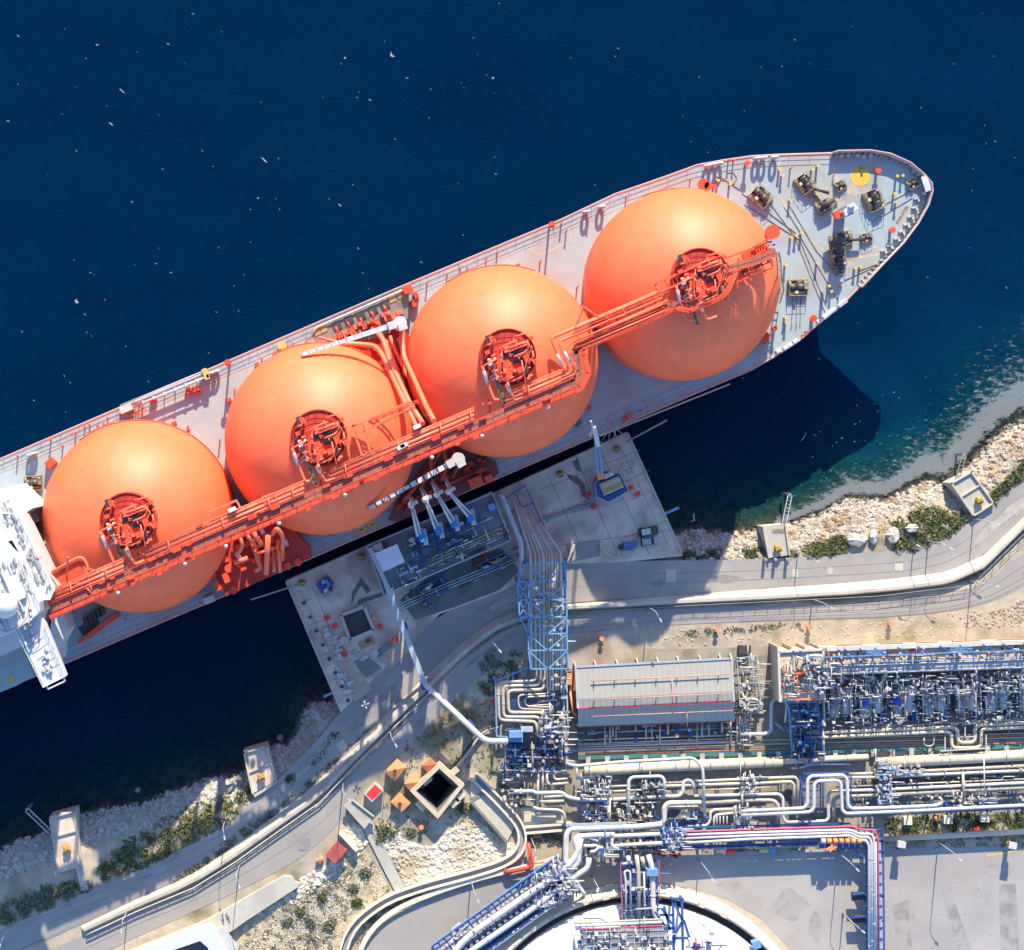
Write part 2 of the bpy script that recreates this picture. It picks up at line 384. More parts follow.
# lower inland road
LRN = [(1200, 420), (1024, 552), (976, 592), (880, 603), (760, 606), (568, 612), (505, 628), (470, 656), (436, 690), (404, 722), (366, 762), (322, 803), (282, 834), (240, 863), (195, 890), (135, 912), (84, 936), (0, 970), (-120, 1020)]
LRS = [(1200, 470), (1024, 588), (975, 608), (900, 617), (800, 620), (680, 624), (568, 632), (520, 650), (490, 668), (447, 706), (405, 752), (366, 782), (338, 826), (300, 860), (240, 890), (190, 913), (130, 940), (84, 962), (0, 1000), (-120, 1050)]
STRIP('inland_road', LRN, LRS, lambda u, v: float(upper(u)) + .06, M_road, 90)
SHEET('earth_verge', [(505, 632), (568, 634), (640, 628), (640, 666), (560, 668), (500, 672)], .09, MAT('stained_concrete', (.38, .33, .27), .9, .15, .2, col2=(.30, .2, .13), scale2=.12))
# car park and tank yard
SHEET('car_park', [(690, 852), (1400, 838), (1400, 1500), (560, 1500), (560, 880), (640, 855)], .06, M_lot)
SHEET('plant_yard', [(575, 652), (1400, 628), (1400, 815), (575, 830), (500, 800), (497, 700)], .05, MAT('plant_concrete', (.32, .275, .215), .9, .22, .5, col2=(.22, .185, .145), scale2=.25))
SHEET('tank_road', [(360, 960), (384, 926), (420, 897), (470, 878), (520, 868), (600, 858), (640, 870), (560, 905), (520, 930), (500, 960), (480, 1100), (330, 1100)], .07, M_road)
# the quay
QZ = 4.6
M_q = M_quay
QP = [(286, 581), (352, 552), (500, 490), (627, 432), (656, 497), (683, 556), (624, 562), (560, 564), (500, 592), (440, 614), (381, 672), (341, 712), (338, 706)]
o = SHEET('quay', QP, 0, M_quay, z=5.02, th=9)
# ---------------------------------------------------------------- the gas carrier
DZ, EQZ, SR = 13.0, 20.0, 20.04
M_deck = MAT('deck_paint', (.30, .365, .385), .6, .09, .2, col2=(.31, .30, .29), scale2=.12, amt2=.55)
M_hull = MAT('hull_paint', (.35, .045, .03), .5, .1, .3)
M_red = MAT('orange_red_paint', (.72, .075, .028), .5, .18, .6, col2=(.5, .05, .02), scale2=.25, amt2=.4)
M_redd = MAT('dark_red_paint', (.42, .035, .02), .55, .2, .8, col2=(.25, .02, .015), scale2=.4, amt2=.4)
M_redp = MAT('red_pipe_paint', (.82, .16, .08), .4, .12, .8)
M_white = MAT('white_paint', (.54, .54, .535), .5, .06, .3)
M_whited = MAT('off_white_paint', (.46, .45, .44), .55, .12, .4)
M_grey = MAT('grey_steel', (.32, .33, .35), .45, .15, .8, metal=.3)
M_dark = MAT('dark_steel', (.05, .05, .055), .6, .3, .8)
M_brown = MAT('weathered_machinery', (.27, .215, .14), .7, .45, 1.4, col2=(.12, .085, .05), scale2=1.2)
M_yel = MAT('yellow_paint', (.56, .39, .10), .55, .12, .6)
M_black = MAT('rope_black', (.02, .02, .022), .8, .2, 1)
M_silver = MAT('silver_cladding', (.50, .50, .53), .35, .06, .6, metal=.5)
M_rail = MAT('rail_pink', (.52, .30, .28), .6, .1, 1)
M_sphere = MAT('orange_tank_paint', (.93, .16, .064), .53, .06, .07, spec=.42)
t = M_sphere.node_tree; n = t.nodes; l = t.links; b = n['Principled BSDF']; src = b.inputs['Base Color'].links[0].from_socket
tc = n.new('ShaderNodeTexCoord'); sp = n.new('ShaderNodeSeparateXYZ'); l.new(tc.outputs['Object'], sp.inputs[0])
at = n.new('ShaderNodeMath'); at.operation = 'ARCTAN2'; l.new(sp.outputs['Y'], at.inputs[0]); l.new(sp.outputs['X'], at.inputs[1])
cb = n.new('ShaderNodeCombineXYZ'); l.new(at.outputs[0], cb.inputs[0])
zs = n.new('ShaderNodeMath'); zs.operation = 'MULTIPLY'; zs.inputs[1].default_value = .03; l.new(sp.outputs['Z'], zs.inputs[0]); l.new(zs.outputs[0], cb.inputs[1])
ns = n.new('ShaderNodeTexNoise'); ns.inputs['Scale'].default_value = 9; ns.inputs['Detail'].default_value = 8; ns.inputs['Roughness'].default_value = .7; l.new(cb.outputs[0], ns.inputs['Vector'])
r_ = n.new('ShaderNodeMapRange'); r_.inputs[1].default_value = .25; r_.inputs[2].default_value = .75; r_.inputs[3].default_value = .88; r_.inputs[4].default_value = 1.08; l.new(ns.outputs['Fac'], r_.inputs[0])
mx = n.new('ShaderNodeMix'); mx.data_type = 'RGBA'; mx.blend_type = 'MULTIPLY'; mx.inputs[0].default_value = 1; l.new(src, mx.inputs[6]); l.new(r_.outputs[0], mx.inputs[7])
def mth(op, a, b_=None):
    q = n.new('ShaderNodeMath'); q.operation = op
    for i_, x_ in enumerate((a, b_)):
        if x_ is None: continue
        if isinstance(x_, (int, float)): q.inputs[i_].default_value = x_
        else: l.new(x_, q.inputs[i_])
    return q.outputs[0]
def seam_of(x_, freq, w_): return mth('LESS_THAN', mth('ABSOLUTE', mth('SUBTRACT', mth('FRACT', mth('MULTIPLY', x_, freq)), .5)), w_)
ang = mth('DIVIDE', at.outputs[0], 2 * math.pi); lat = mth('DIVIDE', sp.outputs['Z'], 20.04); lat = mth('ARCSINE', mth('MINIMUM', lat, 1.0))
sm = mth('MAXIMUM', seam_of(ang, 24.0, .006), seam_of(lat, 3.2, .012))
blot = n.new('ShaderNodeTexNoise'); blot.inputs['Scale'].default_value = .22; blot.inputs['Detail'].default_value = 6; blot.inputs['Roughness'].default_value = .7; l.new(tc.outputs['Object'], blot.inputs['Vector'])
bl = n.new('ShaderNodeMapRange'); bl.inputs[1].default_value = .3; bl.inputs[2].default_value = .7; bl.inputs[3].default_value = .92; bl.inputs[4].default_value = 1.06; l.new(blot.outputs['Fac'], bl.inputs[0])
sf = mth('MULTIPLY', bl.outputs[0], mth('SUBTRACT', 1.0, mth('MULTIPLY', sm, .13)))
m3 = n.new('ShaderNodeMix'); m3.data_type = 'RGBA'; m3.blend_type = 'MULTIPLY'; m3.inputs[0].default_value = 1; l.new(mx.outputs[2], m3.inputs[6]); l.new(sf, m3.inputs[7])
l.new(m3.outputs[2], b.inputs['Base Color'])

SPH = [(139, 516.6), (320.5, 439), (502, 361.5), (682, 284.5)]
SC = [W(u, v, EQZ) for u, v in SPH]
SD = (SC[3] - SC[0]).normalized(); ST = Vector((-SD.y, SD.x, 0)); SANG = math.atan2(SD.y, SD.x)      # along the ship, across it (towards open sea)
SHIP = ROOT('gas_carrier', SC[1] * 0.5 + SC[2] * 0.5 - Vector((0, 0, EQZ)), 'large gas carrier with four round orange tank covers moored at the quay', 'ship')
def P(o, *a, **k): return OBJ(o, *a, parent=SHIP, **k)
def PS(o, mb, mat, **k): return SPLIT(o, mb, mat, SHIP, **k)
def D(u, v, dz=0.0): return W(u, v, DZ + dz)
DECK = [(-300, 588), (0, 459), (100, 416), (200, 373), (300, 330), (400, 287), (500, 245), (560, 220), (615, 194), (667, 176), (697, 165), (724, 160), (752, 156), (779, 154.5), (830, 153), (868, 151.6), (888, 155), (908, 164), (921, 175), (929, 184),
        (930, 192), (926, 206), (916, 224), (901, 244), (878, 268), (842, 305), (817, 325), (799, 341), (774, 357), (751, 370), (720, 383), (680, 400), (636, 419), (540, 460), (450, 498.5), (350, 541), (226, 595), (150, 627), (68, 662), (0, 691), (-300, 820), (-340, 810), (-365, 750), (-350, 640), (-325, 600)]
ring0 = [D(u, v) for u, v in DECK]
def ring(z):
    k = (DZ - z) / DZ; out = []
    for p in ring0:
        q = p - SC[3]; s = q.dot(SD); tt = q.dot(ST)
        f = ss(8, 55, s) * min(1.25, k)
        s2 = s - 15 * f; t2 = tt * (1 - .35 * f)
        r_ = SC[3] + SD * s2 + ST * t2; out.append(Vector((r_.x, r_.y, z)))
    return out
m = MB(); rr = [ring(z) for z in (-11, 0, 4.5, 9, DZ - .03)]; N = len(ring0)
for a in range(4):
    for i in range(N):
        j = (i + 1) % N; m.poly([rr[a][j], rr[a][i], rr[a + 1][i], rr[a + 1][j]])
m.poly(rr[0])
P('hull', m, M_hull)
m = MB(); m.poly(ring0[::-1]); P('main_deck', m, M_deck)
# gunwale strip, red on the open-sea side
m = MB(); m.tube([p + Vector((0, 0, .10)) for p in ring0], .15, 6, closed=True); P('gunwale', m, M_rail)
# tank covers
m = MB(); nA = 96
prof = [(SR, DZ - EQZ), (SR, -.05), (SR + .12, 0)]
for a in np.arange(2, 90, 2.0):
    prof.append((SR * math.cos(R(a)), SR * math.sin(R(a))))
prof.append((.05, SR))
m.lathe((0, 0, 0), prof, nA)
cov = bpy.data.meshes.new('tank_cover'); cov.from_pydata(m.v, [], m.f); cov.materials.append(M_sphere); cov.polygons.foreach_set('use_smooth', [True] * len(m.f))
COVER = []
for i, (c, lb) in enumerate(zip(SC, ('tank cover next to the white bridge', 'second tank cover from the bridge', 'third tank cover from the bridge', 'foremost tank cover at the bow'))):
    o = bpy.data.objects.new('tank_cover', cov); COL.objects.link(o); place(o, c, SHIP, label='orange spherical ' + lb); COVER.append(o)
RZ = 40.3
def bx(m, u, v, z, w_, l_, h, deg=23.1):
    """box resting at height z; w_ along the ship or the given heading"""
    m.box(W(u, v, z + h) + Vector((0, 0, -h / 2)), (w_, l_, h), R(deg)); return m
def T(*pts): return [W(*p) for p in pts]
def TB(name, pts, r, mat, parent=SHIP, bend=.8, n=8, label=None):
    m = MB(); m.tube(T(*pts), r, n, bend=bend); return OBJ(name, m, mat, parent, label=label)
# --------- the raised passage with its pipes
def gl_(u): return 552.7 - .431 * (u - 200)
def low(du, a=50, b=581): return [(a, gl_(a) + du, RZ), (b, gl_(b) + du, RZ)]
gird = low(0) + [(589, 373, RZ), (582, 349, RZ), (668, 311.5, RZ), (677, 308, RZ + .8), (690, 311, RZ + 1.4), (719, 298.5, RZ + 1.4), (727, 292, RZ + 1.4), (736, 272, RZ + 1)]
m = MB()
for a, b in zip(gird[:-1], gird[1:]): m.beam(W(*a), W(*b), .95, .9)
PS('passage_girder', m, M_red)
walk = low(-9, 50, 574) + [(580, 371, RZ), (574, 352, RZ), (578, 347, RZ), (672, 305, RZ), (690, 306, RZ + 1), (718, 293, RZ + 1), (724, 286, RZ + 1), (730, 268, RZ + .6), (752, 262, RZ), (776, 252, RZ)]
m = MB(); mr_ = MB()
for a, b in zip(walk[:-1], walk[1:]):
    A_, B_ = W(*a), W(*b); m.beam(A_, B_, 1.5, .12)
    d = (B_ - A_).normalized(); L = (B_ - A_).length
P('passage_grating', m, MAT('grating', (.34, .10, .065), .7, .45, 2.2))
for sg in (-.85, .85):
    pts = []
    for i, p in enumerate(walk):
        p_ = W(*p); q = W(*walk[min(i + 1, len(walk) - 1)]); r0 = W(*walk[max(i - 1, 0)]); d = (q - r0).normalized(); pts.append(p_ + Vector((-d.y, d.x, 0)) * sg)
    mr_.rail(pts, 1.1, .045, 2.4)
P('passage_handrail', mr_, M_red)
for k, (dv, r, z0) in enumerate(((-24.5, .40, .5), (-19.8, .36, .5), (-15.8, .16, .6), (-27.5, .10, .9))):
    for seg in ((52, 124), (146, 304), (330, 474), (505, 561)):
        a, b = seg
        TB('passage_pipe', [(a, gl_(a) + dv, RZ + z0), (b, gl_(b) + dv, RZ + z0)], r, M_redp)
for pts, r in (([(561, gl_(561) - 24.5, RZ + .5), (566, 371.5, RZ + .5), (551, 338, RZ + .5), (660, 291, RZ + .5)], .38), ([(561, gl_(561) - 19.8, RZ + .5), (572, 372, RZ + .5), (559, 341.5, RZ + .5), (662, 297.5, RZ + .5)], .34),
               ([(505, gl_(505) - 15.8, RZ + .6), (577, 373, RZ + .6), (566, 345.5, RZ + .6), (668, 300, RZ + .6)], .18), ([(570, 331, RZ + .9), (655, 294, RZ + .9)], .12)):
    TB('passage_pipe', pts, r, M_redp)
for u, v in ((560, 360), (567, 357.5)):
    TB('bellows', [(u - 2.8, v - 6, RZ + .55), (u + 2.8, v + 6, RZ + .55)], .36, M_silver)
# loops, cross frames and supports of the passage
m = MB(); mc = MB()
for u in range(60, 580, 13):
    a, b = W(u, gl_(u) - 28, RZ - .3), W(u + 2.5, gl_(u) + 1, RZ - .3); mc.beam(a, b, .22)
for u in (590, 602, 614, 627, 640, 652): mc.beam(W(u, 333.5 - .431 * (u - 565), RZ - .3), W(u + 8, 354 - .431 * (u - 565), RZ - .3), .22)
PS('passage_crossbeam', mc, M_redd)
for u in (70, 105, 168, 222, 268, 292, 345, 398, 440, 470, 528):
    for z0 in (1.4,):
        a = gl_(u); m.tube(T((u, a - 26, RZ), (u, a - 26, RZ + z0), (u + 1.6, a - 14, RZ + z0), (u + 1.6, a - 14, RZ)), .14, 6)
PS('pipe_loop', m, M_redp)
m = MB()
for i, (u, v) in enumerate(SPH):
    for du in (-62, -28, 8, 42, 70):
        uu_ = u + du
        if uu_ < 55 or uu_ > 640: continue
        for dv in (-26, 0):
            vv_ = gl_(uu_) + dv if uu_ < 580 else 341 - .431 * (uu_ - 600) + dv
            p = W(uu_, vv_, RZ - .3); d2 = (p - SC[i]).xy.length
            zt_ = EQZ + math.sqrt(max(0, SR ** 2 - d2 ** 2)) if d2 < SR else DZ
            if zt_ < RZ - .4: m.beam(Vector((p.x, p.y, zt_ - .2)), p, .3)
for u in (232, 236, 414, 420, 598, 604):
    for dv in (-26, 0):
        p = W(u, (gl_(u) if u < 580 else 341 - .431 * (u - 600)) + dv, RZ - .3); m.beam(Vector((p.x, p.y, DZ)), p, .5)
PS('passage_support', m, M_red)
m = MB()
for u in (118, 185, 226, 279, 345, 432, 482, 548): m.ball(W(u, gl_(u) + 4.5, RZ + .2), .45, 8)
PS('deck_light', m, M_white, minl=.1)
m = MB()
for u, v in ((232, 509.5), (401, 447), (417, 426.5), (404, 445)): bx(m, u, v, RZ + .9, 1.6, .8, .8)
PS('valve_body', m, M_white, minl=.1)
m = MB()
for u in (176, 252, 275, 348, 388, 436): bx(m, u, gl_(u) - 14, RZ + .2, 1.8, 1.1, .9)
PS('valve_box', m, M_red)
# frames standing north of the passage, and the wide landing beside the bridge
m = MB()
def frame(m, q, z, r=.14):
    for a, b in zip(q, q[1:] + q[:1]): m.beam(W(*a, z), W(*b, z), r * 2)
for q in ([(208, 512), (236, 500), (240, 508), (212, 520)], [(262, 497), (274, 493), (277, 500), (265, 504)], [(352, 426), (408, 402), (410, 408), (362, 432)], [(352, 426), (362, 424), (370, 452), (362, 456)],
          [(583, 306), (600, 318), (588, 322), (574, 329)], [(655, 284), (715, 257), (719, 266), (660, 292)], [(605, 314), (622, 308), (626, 314), (609, 320)]):
    frame(m, q, RZ + .8); frame(m, [(u + 1, v + .6) for u, v in q], RZ - .2)
    for i, (u, v) in enumerate(q):
        m.beam(W(u + 1, v + .6, RZ - .4), W(u, v, RZ + .8), .22)
        a, b = q[i], q[(i + 1) % 4]; m.beam(W((a[0] + b[0]) / 2 + 1, (a[1] + b[1]) / 2 + .6, RZ - .2), W(*a, RZ + .8), .16)
PS('frame_bar', m, M_redp)
m = MB()
m.prism(T((48, 604, RZ), (44, 594, RZ), (62, 586, RZ), (74, 580, RZ), (96, 572, RZ), (104, 578, RZ), (60, 602, RZ)), RZ - .4, RZ - .1)
m.prism(T((50, 573, RZ), (62, 567, RZ), (80, 558, RZ), (86, 562, RZ), (90, 574, RZ), (62, 586, RZ)), RZ - .9, RZ - .6)
PS('bridge_landing', m, M_red)
m = MB()
m.tube(T((52, 572, RZ), (78, 557.5, RZ), (83, 558, RZ), (88, 566, RZ), (86, 580, RZ)), .3, 8, bend=1.2)
m.rail(T((56, 592, RZ), (74, 583, RZ), (86, 582, RZ)), 1.1, .06, 1.6)
m.tube(T((54, 598, RZ + .4), (80, 585, RZ + .4), (87, 588, RZ + .4), (92, 594, RZ + .4)), .22, 8, bend=1)
for a, b in (((88, 568), (100, 573)), ((100, 573), (104, 580)), ((90, 574), (102, 570)), ((92, 580), (106, 570)), ((84, 566), (92, 590))): m.beam(W(*a, RZ + .6), W(*b, RZ + .6), .25)
m.beam(W(68, 557, RZ + 2), W(66.5, 576, RZ - .5), .35)
m.beam(W(100, 578, RZ), W(200, gl_(200) - 30, RZ), .2)
PS('landing_rail', m, M_redp)
# --------- machinery on top of each tank cover; built on the first one, shared by the rest
c0 = (128.5, 520.5); CZ = EQZ + SR - .15
def rel(du, dv, z): return W(c0[0] + du, c0[1] + dv, z)
rr_ = random.Random(5)
parts = []
def mk(name, mb, mat):
    if name in ('dome_dark_hole', 'expansion_bellows'):
        pc = mb.pc + [(len(mb.v), len(mb.f))]
        for (v0, f0), (v1, f1) in zip(pc[:-1], pc[1:]):
            if v1 > v0:
                q = MB(); q.v = mb.v[v0:v1]; q.f = [tuple(i - v0 for i in f) for f in mb.f[f0:f1]]; q.sm = mb.sm[f0:f1]; q.mi = mb.mi[f0:f1]; parts.append((name, q, mat))
    else: parts.append((name, mb, mat))
m = MB(); o0 = W(*c0, CZ)
m.lathe((o0.x, o0.y, CZ - 1.6), [(5.75, 0), (5.75, 1.9), (5.55, 1.9), (5.5, 1.55), (.05, 1.75)], 40, smooth=False); mk('dome_platform', m, M_redd)
m = MB(); m.rail([(o0.x + 5.6 * math.cos(R(a)), o0.y + 5.6 * math.sin(R(a)), CZ + .3) for a in range(-40, 231, 15)], 1.1, .05, 3); mk('dome_handrail', m, M_red)
m = MB()
m.prism([rel(*p, CZ) for p in ((-11, 2), (-8, -6), (2, -9), (18, -15), (22, -8), (17, 6), (13, 20), (4, 26), (-8, 25), (-11, 14))], CZ, CZ + 1.0)
m.prism([rel(*p, CZ) for p in ((-7, 4), (0, 2), (6, 12), (4, 22), (-6, 22))], CZ + 1.0, CZ + 1.6)
for a, b, w1, l1, h1 in ((12, -12, 4, 1.2, 1.2), (2, -7, 3, 1, 1.5), (17, 2, 1.4, 2.2, 1.6), (10, 14, 1.5, 1.5, 2.2), (-18, -17, 1, 1.6, 1.3), (-22, -4, 1.2, 1, 1.2), (22, -18, 1, 1, 1.4), (25, 4, .8, 1.8, 1)):
    h1 *= .7; q = rel(a, b, CZ + 1 + h1); m.box((q.x, q.y, CZ + .2 + h1), (w1 * .8, l1 * .8, h1 + .6), R(23))
mk('dome_house', m, M_red)
m = MB()
for a, b, w1, l1 in ((0, -2, 2.2, 1.3), (10, -3, 1.6, 1), (10, 4, 2.4, .8), (16, 12, .8, 2.4), (-6, 13, 1.2, .7), (-21, -17, .9, 1.7), (20, -14, .8, .6)):
    q = rel(a, b, CZ + 1.8); m.box((q.x, q.y, CZ + 1.35), (w1, l1, .5), R(23))
mk('dome_dark_hole', m, M_dark)  # dark boxes painted in for the dark holes of the dome house
m = MB()
for pts, r in (([(-28, 11, 3), (-17, 5, 3), (-12, 3, 1)], .2), ([(-28, 11, 3), (-25, 19, 2.2), (-20, 30, 1.2), (-14, 44, .9), (-9, 43, .8)], .3), ([(-2, 27, 2), (1, 35, 1.4), (6, 44, .9), (16, 40, .8)], .32),
               ([(-14, -5, 1), (-4, -11, 1.6), (8, -16, 1.6)], .16), ([(-2, -7, 2), (14, -14, 2), (19, -12, 1.5)], .24), ([(4, 1, 2.2), (16, -4, 2.2), (20, -12, 2.2), (8, -8, 2.2)], .2), ([(12, 4, 2), (20, 40, .6)], .12),
               ([(15, 0, 2), (24, 32, .4)], .12), ([(24, -6, 1), (27, 10, .6), (30, 24, -1)], .18), ([(-24, 2, 1), (-18, -8, 1), (-16, -20, 1)], .18), ([(6, -20, 1.4), (20, -24, 1.2)], .15)):
    m.tube([rel(a, b, CZ + z) for a, b, z in pts], r, 8, bend=.5)
for _ in range(26):
    a = rr_.uniform(-20, 22); b = rr_.uniform(-14, 24)
    q = rel(a, b, CZ + 1.5); m.box((q.x, q.y, CZ + 1.2 + rr_.random()), (rr_.uniform(.2, .9), rr_.uniform(.2, .7), rr_.uniform(.4, 1.4)), R(23))
for _ in range(46):
    a = rr_.uniform(-22, 24); b = rr_.uniform(-18, 26); z = CZ + rr_.uniform(.8, 3.2); d = rr_.choice(((3, -1.3), (6, -2.6), (1.3, 3), (2.6, 6), (8, -3.4)))
    if a * a + b * b < 700: m.tube([rel(a, b, z), rel(a + d[0], b + d[1], z)], rr_.choice((.06, .09, .13)), 5)
for a, b in ((-8, -6), (2, -9), (10, -12), (18, -14), (21, -8), (17, 5), (13, 19), (4, 25), (-8, 24), (-10, 12)): m.beam(rel(a, b, CZ + 1.4), rel(a, b, CZ + 2.7), .1)
q_ = [rel(a, b, CZ + 2.7) for a, b in ((-8, -6), (2, -9), (18, -14), (21, -8), (17, 5), (13, 19), (4, 25), (-8, 24), (-10, 12), (-8, -6))]; m.tube(q_, .06, 5); m.tube([p - Vector((0, 0, .6)) for p in q_], .06, 5)
mk('dome_pipework', m, M_redp)
m = MB()
m.tube([rel(-26.5, 15, CZ + 2.8), rel(-21.5, 28, CZ + 1.6)], .34, 10); m.tube([rel(-3, 28.5, CZ + 1.9), rel(1.4, 36, CZ + 1.4)], .36, 10)
for a, b in ((-21, 4), (-18, 8), (-15, 3), (-20, 9)): m.ball(rel(a, b, CZ + 2.2), .36, 8)
mk('expansion_bellows', m, M_silver)
m = MB()
for sg in (-1.6, 1.6): m.beam(rel(-19 + sg, 6, CZ + 2), rel(-3 + sg, 48, CZ + .6), .18)
for i in range(22):
    a, b = lerp(-19, -3, i / 21), lerp(6, 48, i / 21); m.beam(rel(a - 1.6, b, CZ + lerp(2, .6, i / 21)), rel(a + 1.6, b, CZ + lerp(2, .6, i / 21)), .16)
m.beam(rel(-19, 6, CZ + 1.9), rel(-3, 48, CZ + .5), .7, .06)
mk('dome_ladder', m, M_brown)
m = MB()
for pts in ([(-14, 14, 3.4), (-18, 22, 1), (-10, 28, 1)], [(-12, 20, 3), (-20, 26, 1)]): m.tube([rel(a, b, CZ + z) for a, b, z in pts], .09, 5)
mk('dome_braces', m, M_silver)
CAPS = [(128.5, 520.5), (318.8, 438), (507.5, 357), (699.6, 276.6)]
protos = []
for i, cp in enumerate(CAPS):
    sh = W(*cp, CZ) - W(*c0, CZ)
    for k, (nm, mb, mat) in enumerate(parts):
        if i == 0: protos.append(OBJ(nm, mb, mat, COVER[0]))
        else:
            s = protos[k]; o = s.copy(); COL.objects.link(o); place(o, WL[s.name] + sh, COVER[i])
# extra gear round the foremost cover
m = MB()
for a, b in (((722, 270), (752, 258)), ((752, 258), (764, 250)), ((722, 276), (758, 264)), ((724, 262), (728, 282)), ((738, 258), (744, 276)), ((752, 255), (756, 272)), ((764, 246), (768, 262)), ((738, 280), (752, 272)), ((726, 268), (740, 262))):
    m.beam(W(*a, RZ - 1), W(*b, RZ - 1), .35)
m.prism(T((724, 268, RZ), (744, 259, RZ), (749, 268, RZ), (728, 277, RZ)), RZ - 1.4, RZ - 1.1)
m.prism(T((754, 248, RZ), (768, 241, RZ), (772, 252, RZ), (757, 258, RZ)), RZ - 2.4, RZ - 1.6)
for i in range(6): m.beam(W(755 + i * 2.6, 247 - i * 1.1, RZ - 1), W(758 + i * 2.6, 256 - i * 1.1, RZ - 1.2), .3, .6)
PS('forward_frame', m, M_red)
m = MB()
for u, v in ((769, 243), (773, 240), (776, 243), (772, 246)): m.beam(W(u - 4, v + 2, RZ - 1), W(u + 3, v - 1, RZ - 1), .5)
PS('floodlight', m, M_silver)
m = MB(); c = W(773, 232, 34); m.cyl((c.x, c.y, 33.2), 1.5, .8, 28); m.cyl((c.x, c.y, DZ), .5, 20.4, 10); P('ventilator_head', m, M_red)
m = MB()      # ladder way down the fore side of the cover
lad = [(777, 252, 39), (779, 262, 35), (779.5, 278, 28), (782, 290, 23), (778, 303, 14)]
for sg in (-2, 2): m.tube(T(*[(u + sg, v, z) for u, v, z in lad]), .12, 5)
for i in range(40):
    t_ = i / 39 * (len(lad) - 1); k = min(int(t_), len(lad) - 2); f = t_ - k; p = [lerp(lad[k][q], lad[k + 1][q], f) for q in range(3)]
    m.beam(W(p[0] - 2, p[1], p[2]), W(p[0] + 2, p[1], p[2]), .14)
P('forward_ladder', m, M_brown)
# denser lines and frames between the two foremost covers and round the forward dome
for k, (dv, r, z0) in enumerate(((-3.5, .2, .6), (3.5, .14, .9), (7, .2, .5), (10, .2, .5))):
    TB('passage_pipe', [(572 + k, 338.5 + dv - .0 * k, RZ + z0), (662 + k, 300.5 + dv, RZ + z0)], r, M_redp if k % 2 else M_red)
m = MB()
for k in range(9):
    u = 575 + k * 10.5; v = 331 - .425 * (u - 575); m.beam(W(u, v, RZ + .2), W(u + 8, v + 17, RZ + .2), .12)
    m.beam(W(u, v, RZ + .9), W(u + 10.5, v - 4.5, RZ + .9), .2)
for k in range(7):
    u = 655 + k * 10; v = 284 - .43 * (u - 655); m.beam(W(u, v, RZ + 1), W(u + 10, v - 4.3, RZ + 1), .25); m.beam(W(u, v, RZ + 1), W(u + 3.5, v + 9, RZ + .4), .2)
for a, b in (((722, 280), (770, 262)), ((726, 286), (772, 268)), ((730, 268), (738, 288)), ((744, 262), (752, 282)), ((758, 256), (766, 274)), ((735, 282), (752, 262)), ((748, 276), (768, 256)), ((716, 262), (748, 250)), ((748, 250), (770, 238))):
    m.beam(W(*a, RZ - .6), W(*b, RZ - .6), .3)
PS('frame_bar', m, M_red)
m = MB(); m.prism(T((745, 252, RZ), (772, 240, RZ), (776, 250, RZ), (748, 262, RZ)), RZ - 3.2, RZ - 2.6); PS('forward_landing', m, M_red)
m = MB()
for k in range(60):
    f = rnd.random(); u = lerp(60, 575, f); dv = rnd.choice((-26, -22, -13, -3, 2)); bx(m, u, gl_(u) + dv + rnd.uniform(-1.5, 1.5), RZ + .1, rnd.uniform(.4, 1.6), rnd.uniform(.25, .7), rnd.uniform(.3, 1.1))
PS('passage_fitting', m, M_red, minl=1.2)
m = MB()
for k in range(40):
    u = 60 + k * 13.2; m.beam(W(u, gl_(u) - 5.2, RZ), W(u, gl_(u) - 5.2, RZ + 1.3), .14); m.beam(W(u, gl_(u) - 28, RZ), W(u + 1, gl_(u) - 26, RZ + 1.1), .14)
PS('rail_post', m, M_redp, minl=.5)
# --------- pipes crossing the deck between the second and third cover, and the sea-side manifold
m = MB(); m.prism(T((346, 346, 15), (400, 322, 15), (409, 336, 15), (440, 421, 15), (415, 432, 15), (390, 380, 15)), 14.6, 15.2); P('cargo_trunk', m, M_redd)
for pts, r in (([(339, 344, 21), (356, 344, 21), (375, 345.7, 22), (382, 354, 24), (405, 403, 33), (417, 428, RZ)], .55), ([(376, 331, 20), (383, 339, 22), (390, 361, 26), (409, 402, 33), (423, 424, RZ)], .55),
               ([(402, 332, 20), (402.6, 347, 23), (404, 357, 24), (427, 408, 33), (434, 421, RZ)], .6), ([(390, 336, 18), (396, 352, 19), (412, 386, 22), (426, 416, 26)], .35), ([(386, 340, 17), (414, 410, 20)], .3),
               ([(398, 338, 17), (424, 404, 19)], .3), ([(318, 337, 18), (336, 342, 18), (368, 344, 18)], .3)):
    TB('cargo_pipe', pts, r, M_redp, bend=1.2)
m = MB()
for i in range(34):
    f = rnd.random(); u, v = lerp(382, 428, f) + rnd.uniform(-8, 8), lerp(345, 415, f) + rnd.uniform(-3, 3)
    bx(m, u, v, 15.2, rnd.uniform(.4, 1.4), rnd.uniform(.4, 1.6), rnd.uniform(.5, 3), 23 + rnd.choice((0, 0, 45)))
PS('trunk_fitting', m, M_red, minl=1.2)
m = MB(); m.beam(W(352, 428, 37), W(418, 400, 37), .3); m.beam(W(352, 430, 36), W(419, 402, 36), .3)
for i in range(9): m.beam(W(352 + i * 8, 428 - i * 3.4, 37), W(352 + i * 8, 430.5 - i * 3.4, 36), .2)
PS('service_bridge_bar', m, M_red)
MAN = [(311, 335), (318, 327), (398, 293), (409, 290), (408, 318), (392, 332), (345, 347), (318, 345)]
m = MB(); m.prism(T(*[(u, v, 16) for u, v in MAN]), 14.8, 16.0); P('manifold_platform', m, M_concd)
m = MB()
for u, v in ((337, 325.5), (349, 320), (361, 315.5), (373, 310), (385, 304.8)): bx(m, u, v, 16.0, 1.75, 1.75, .25)
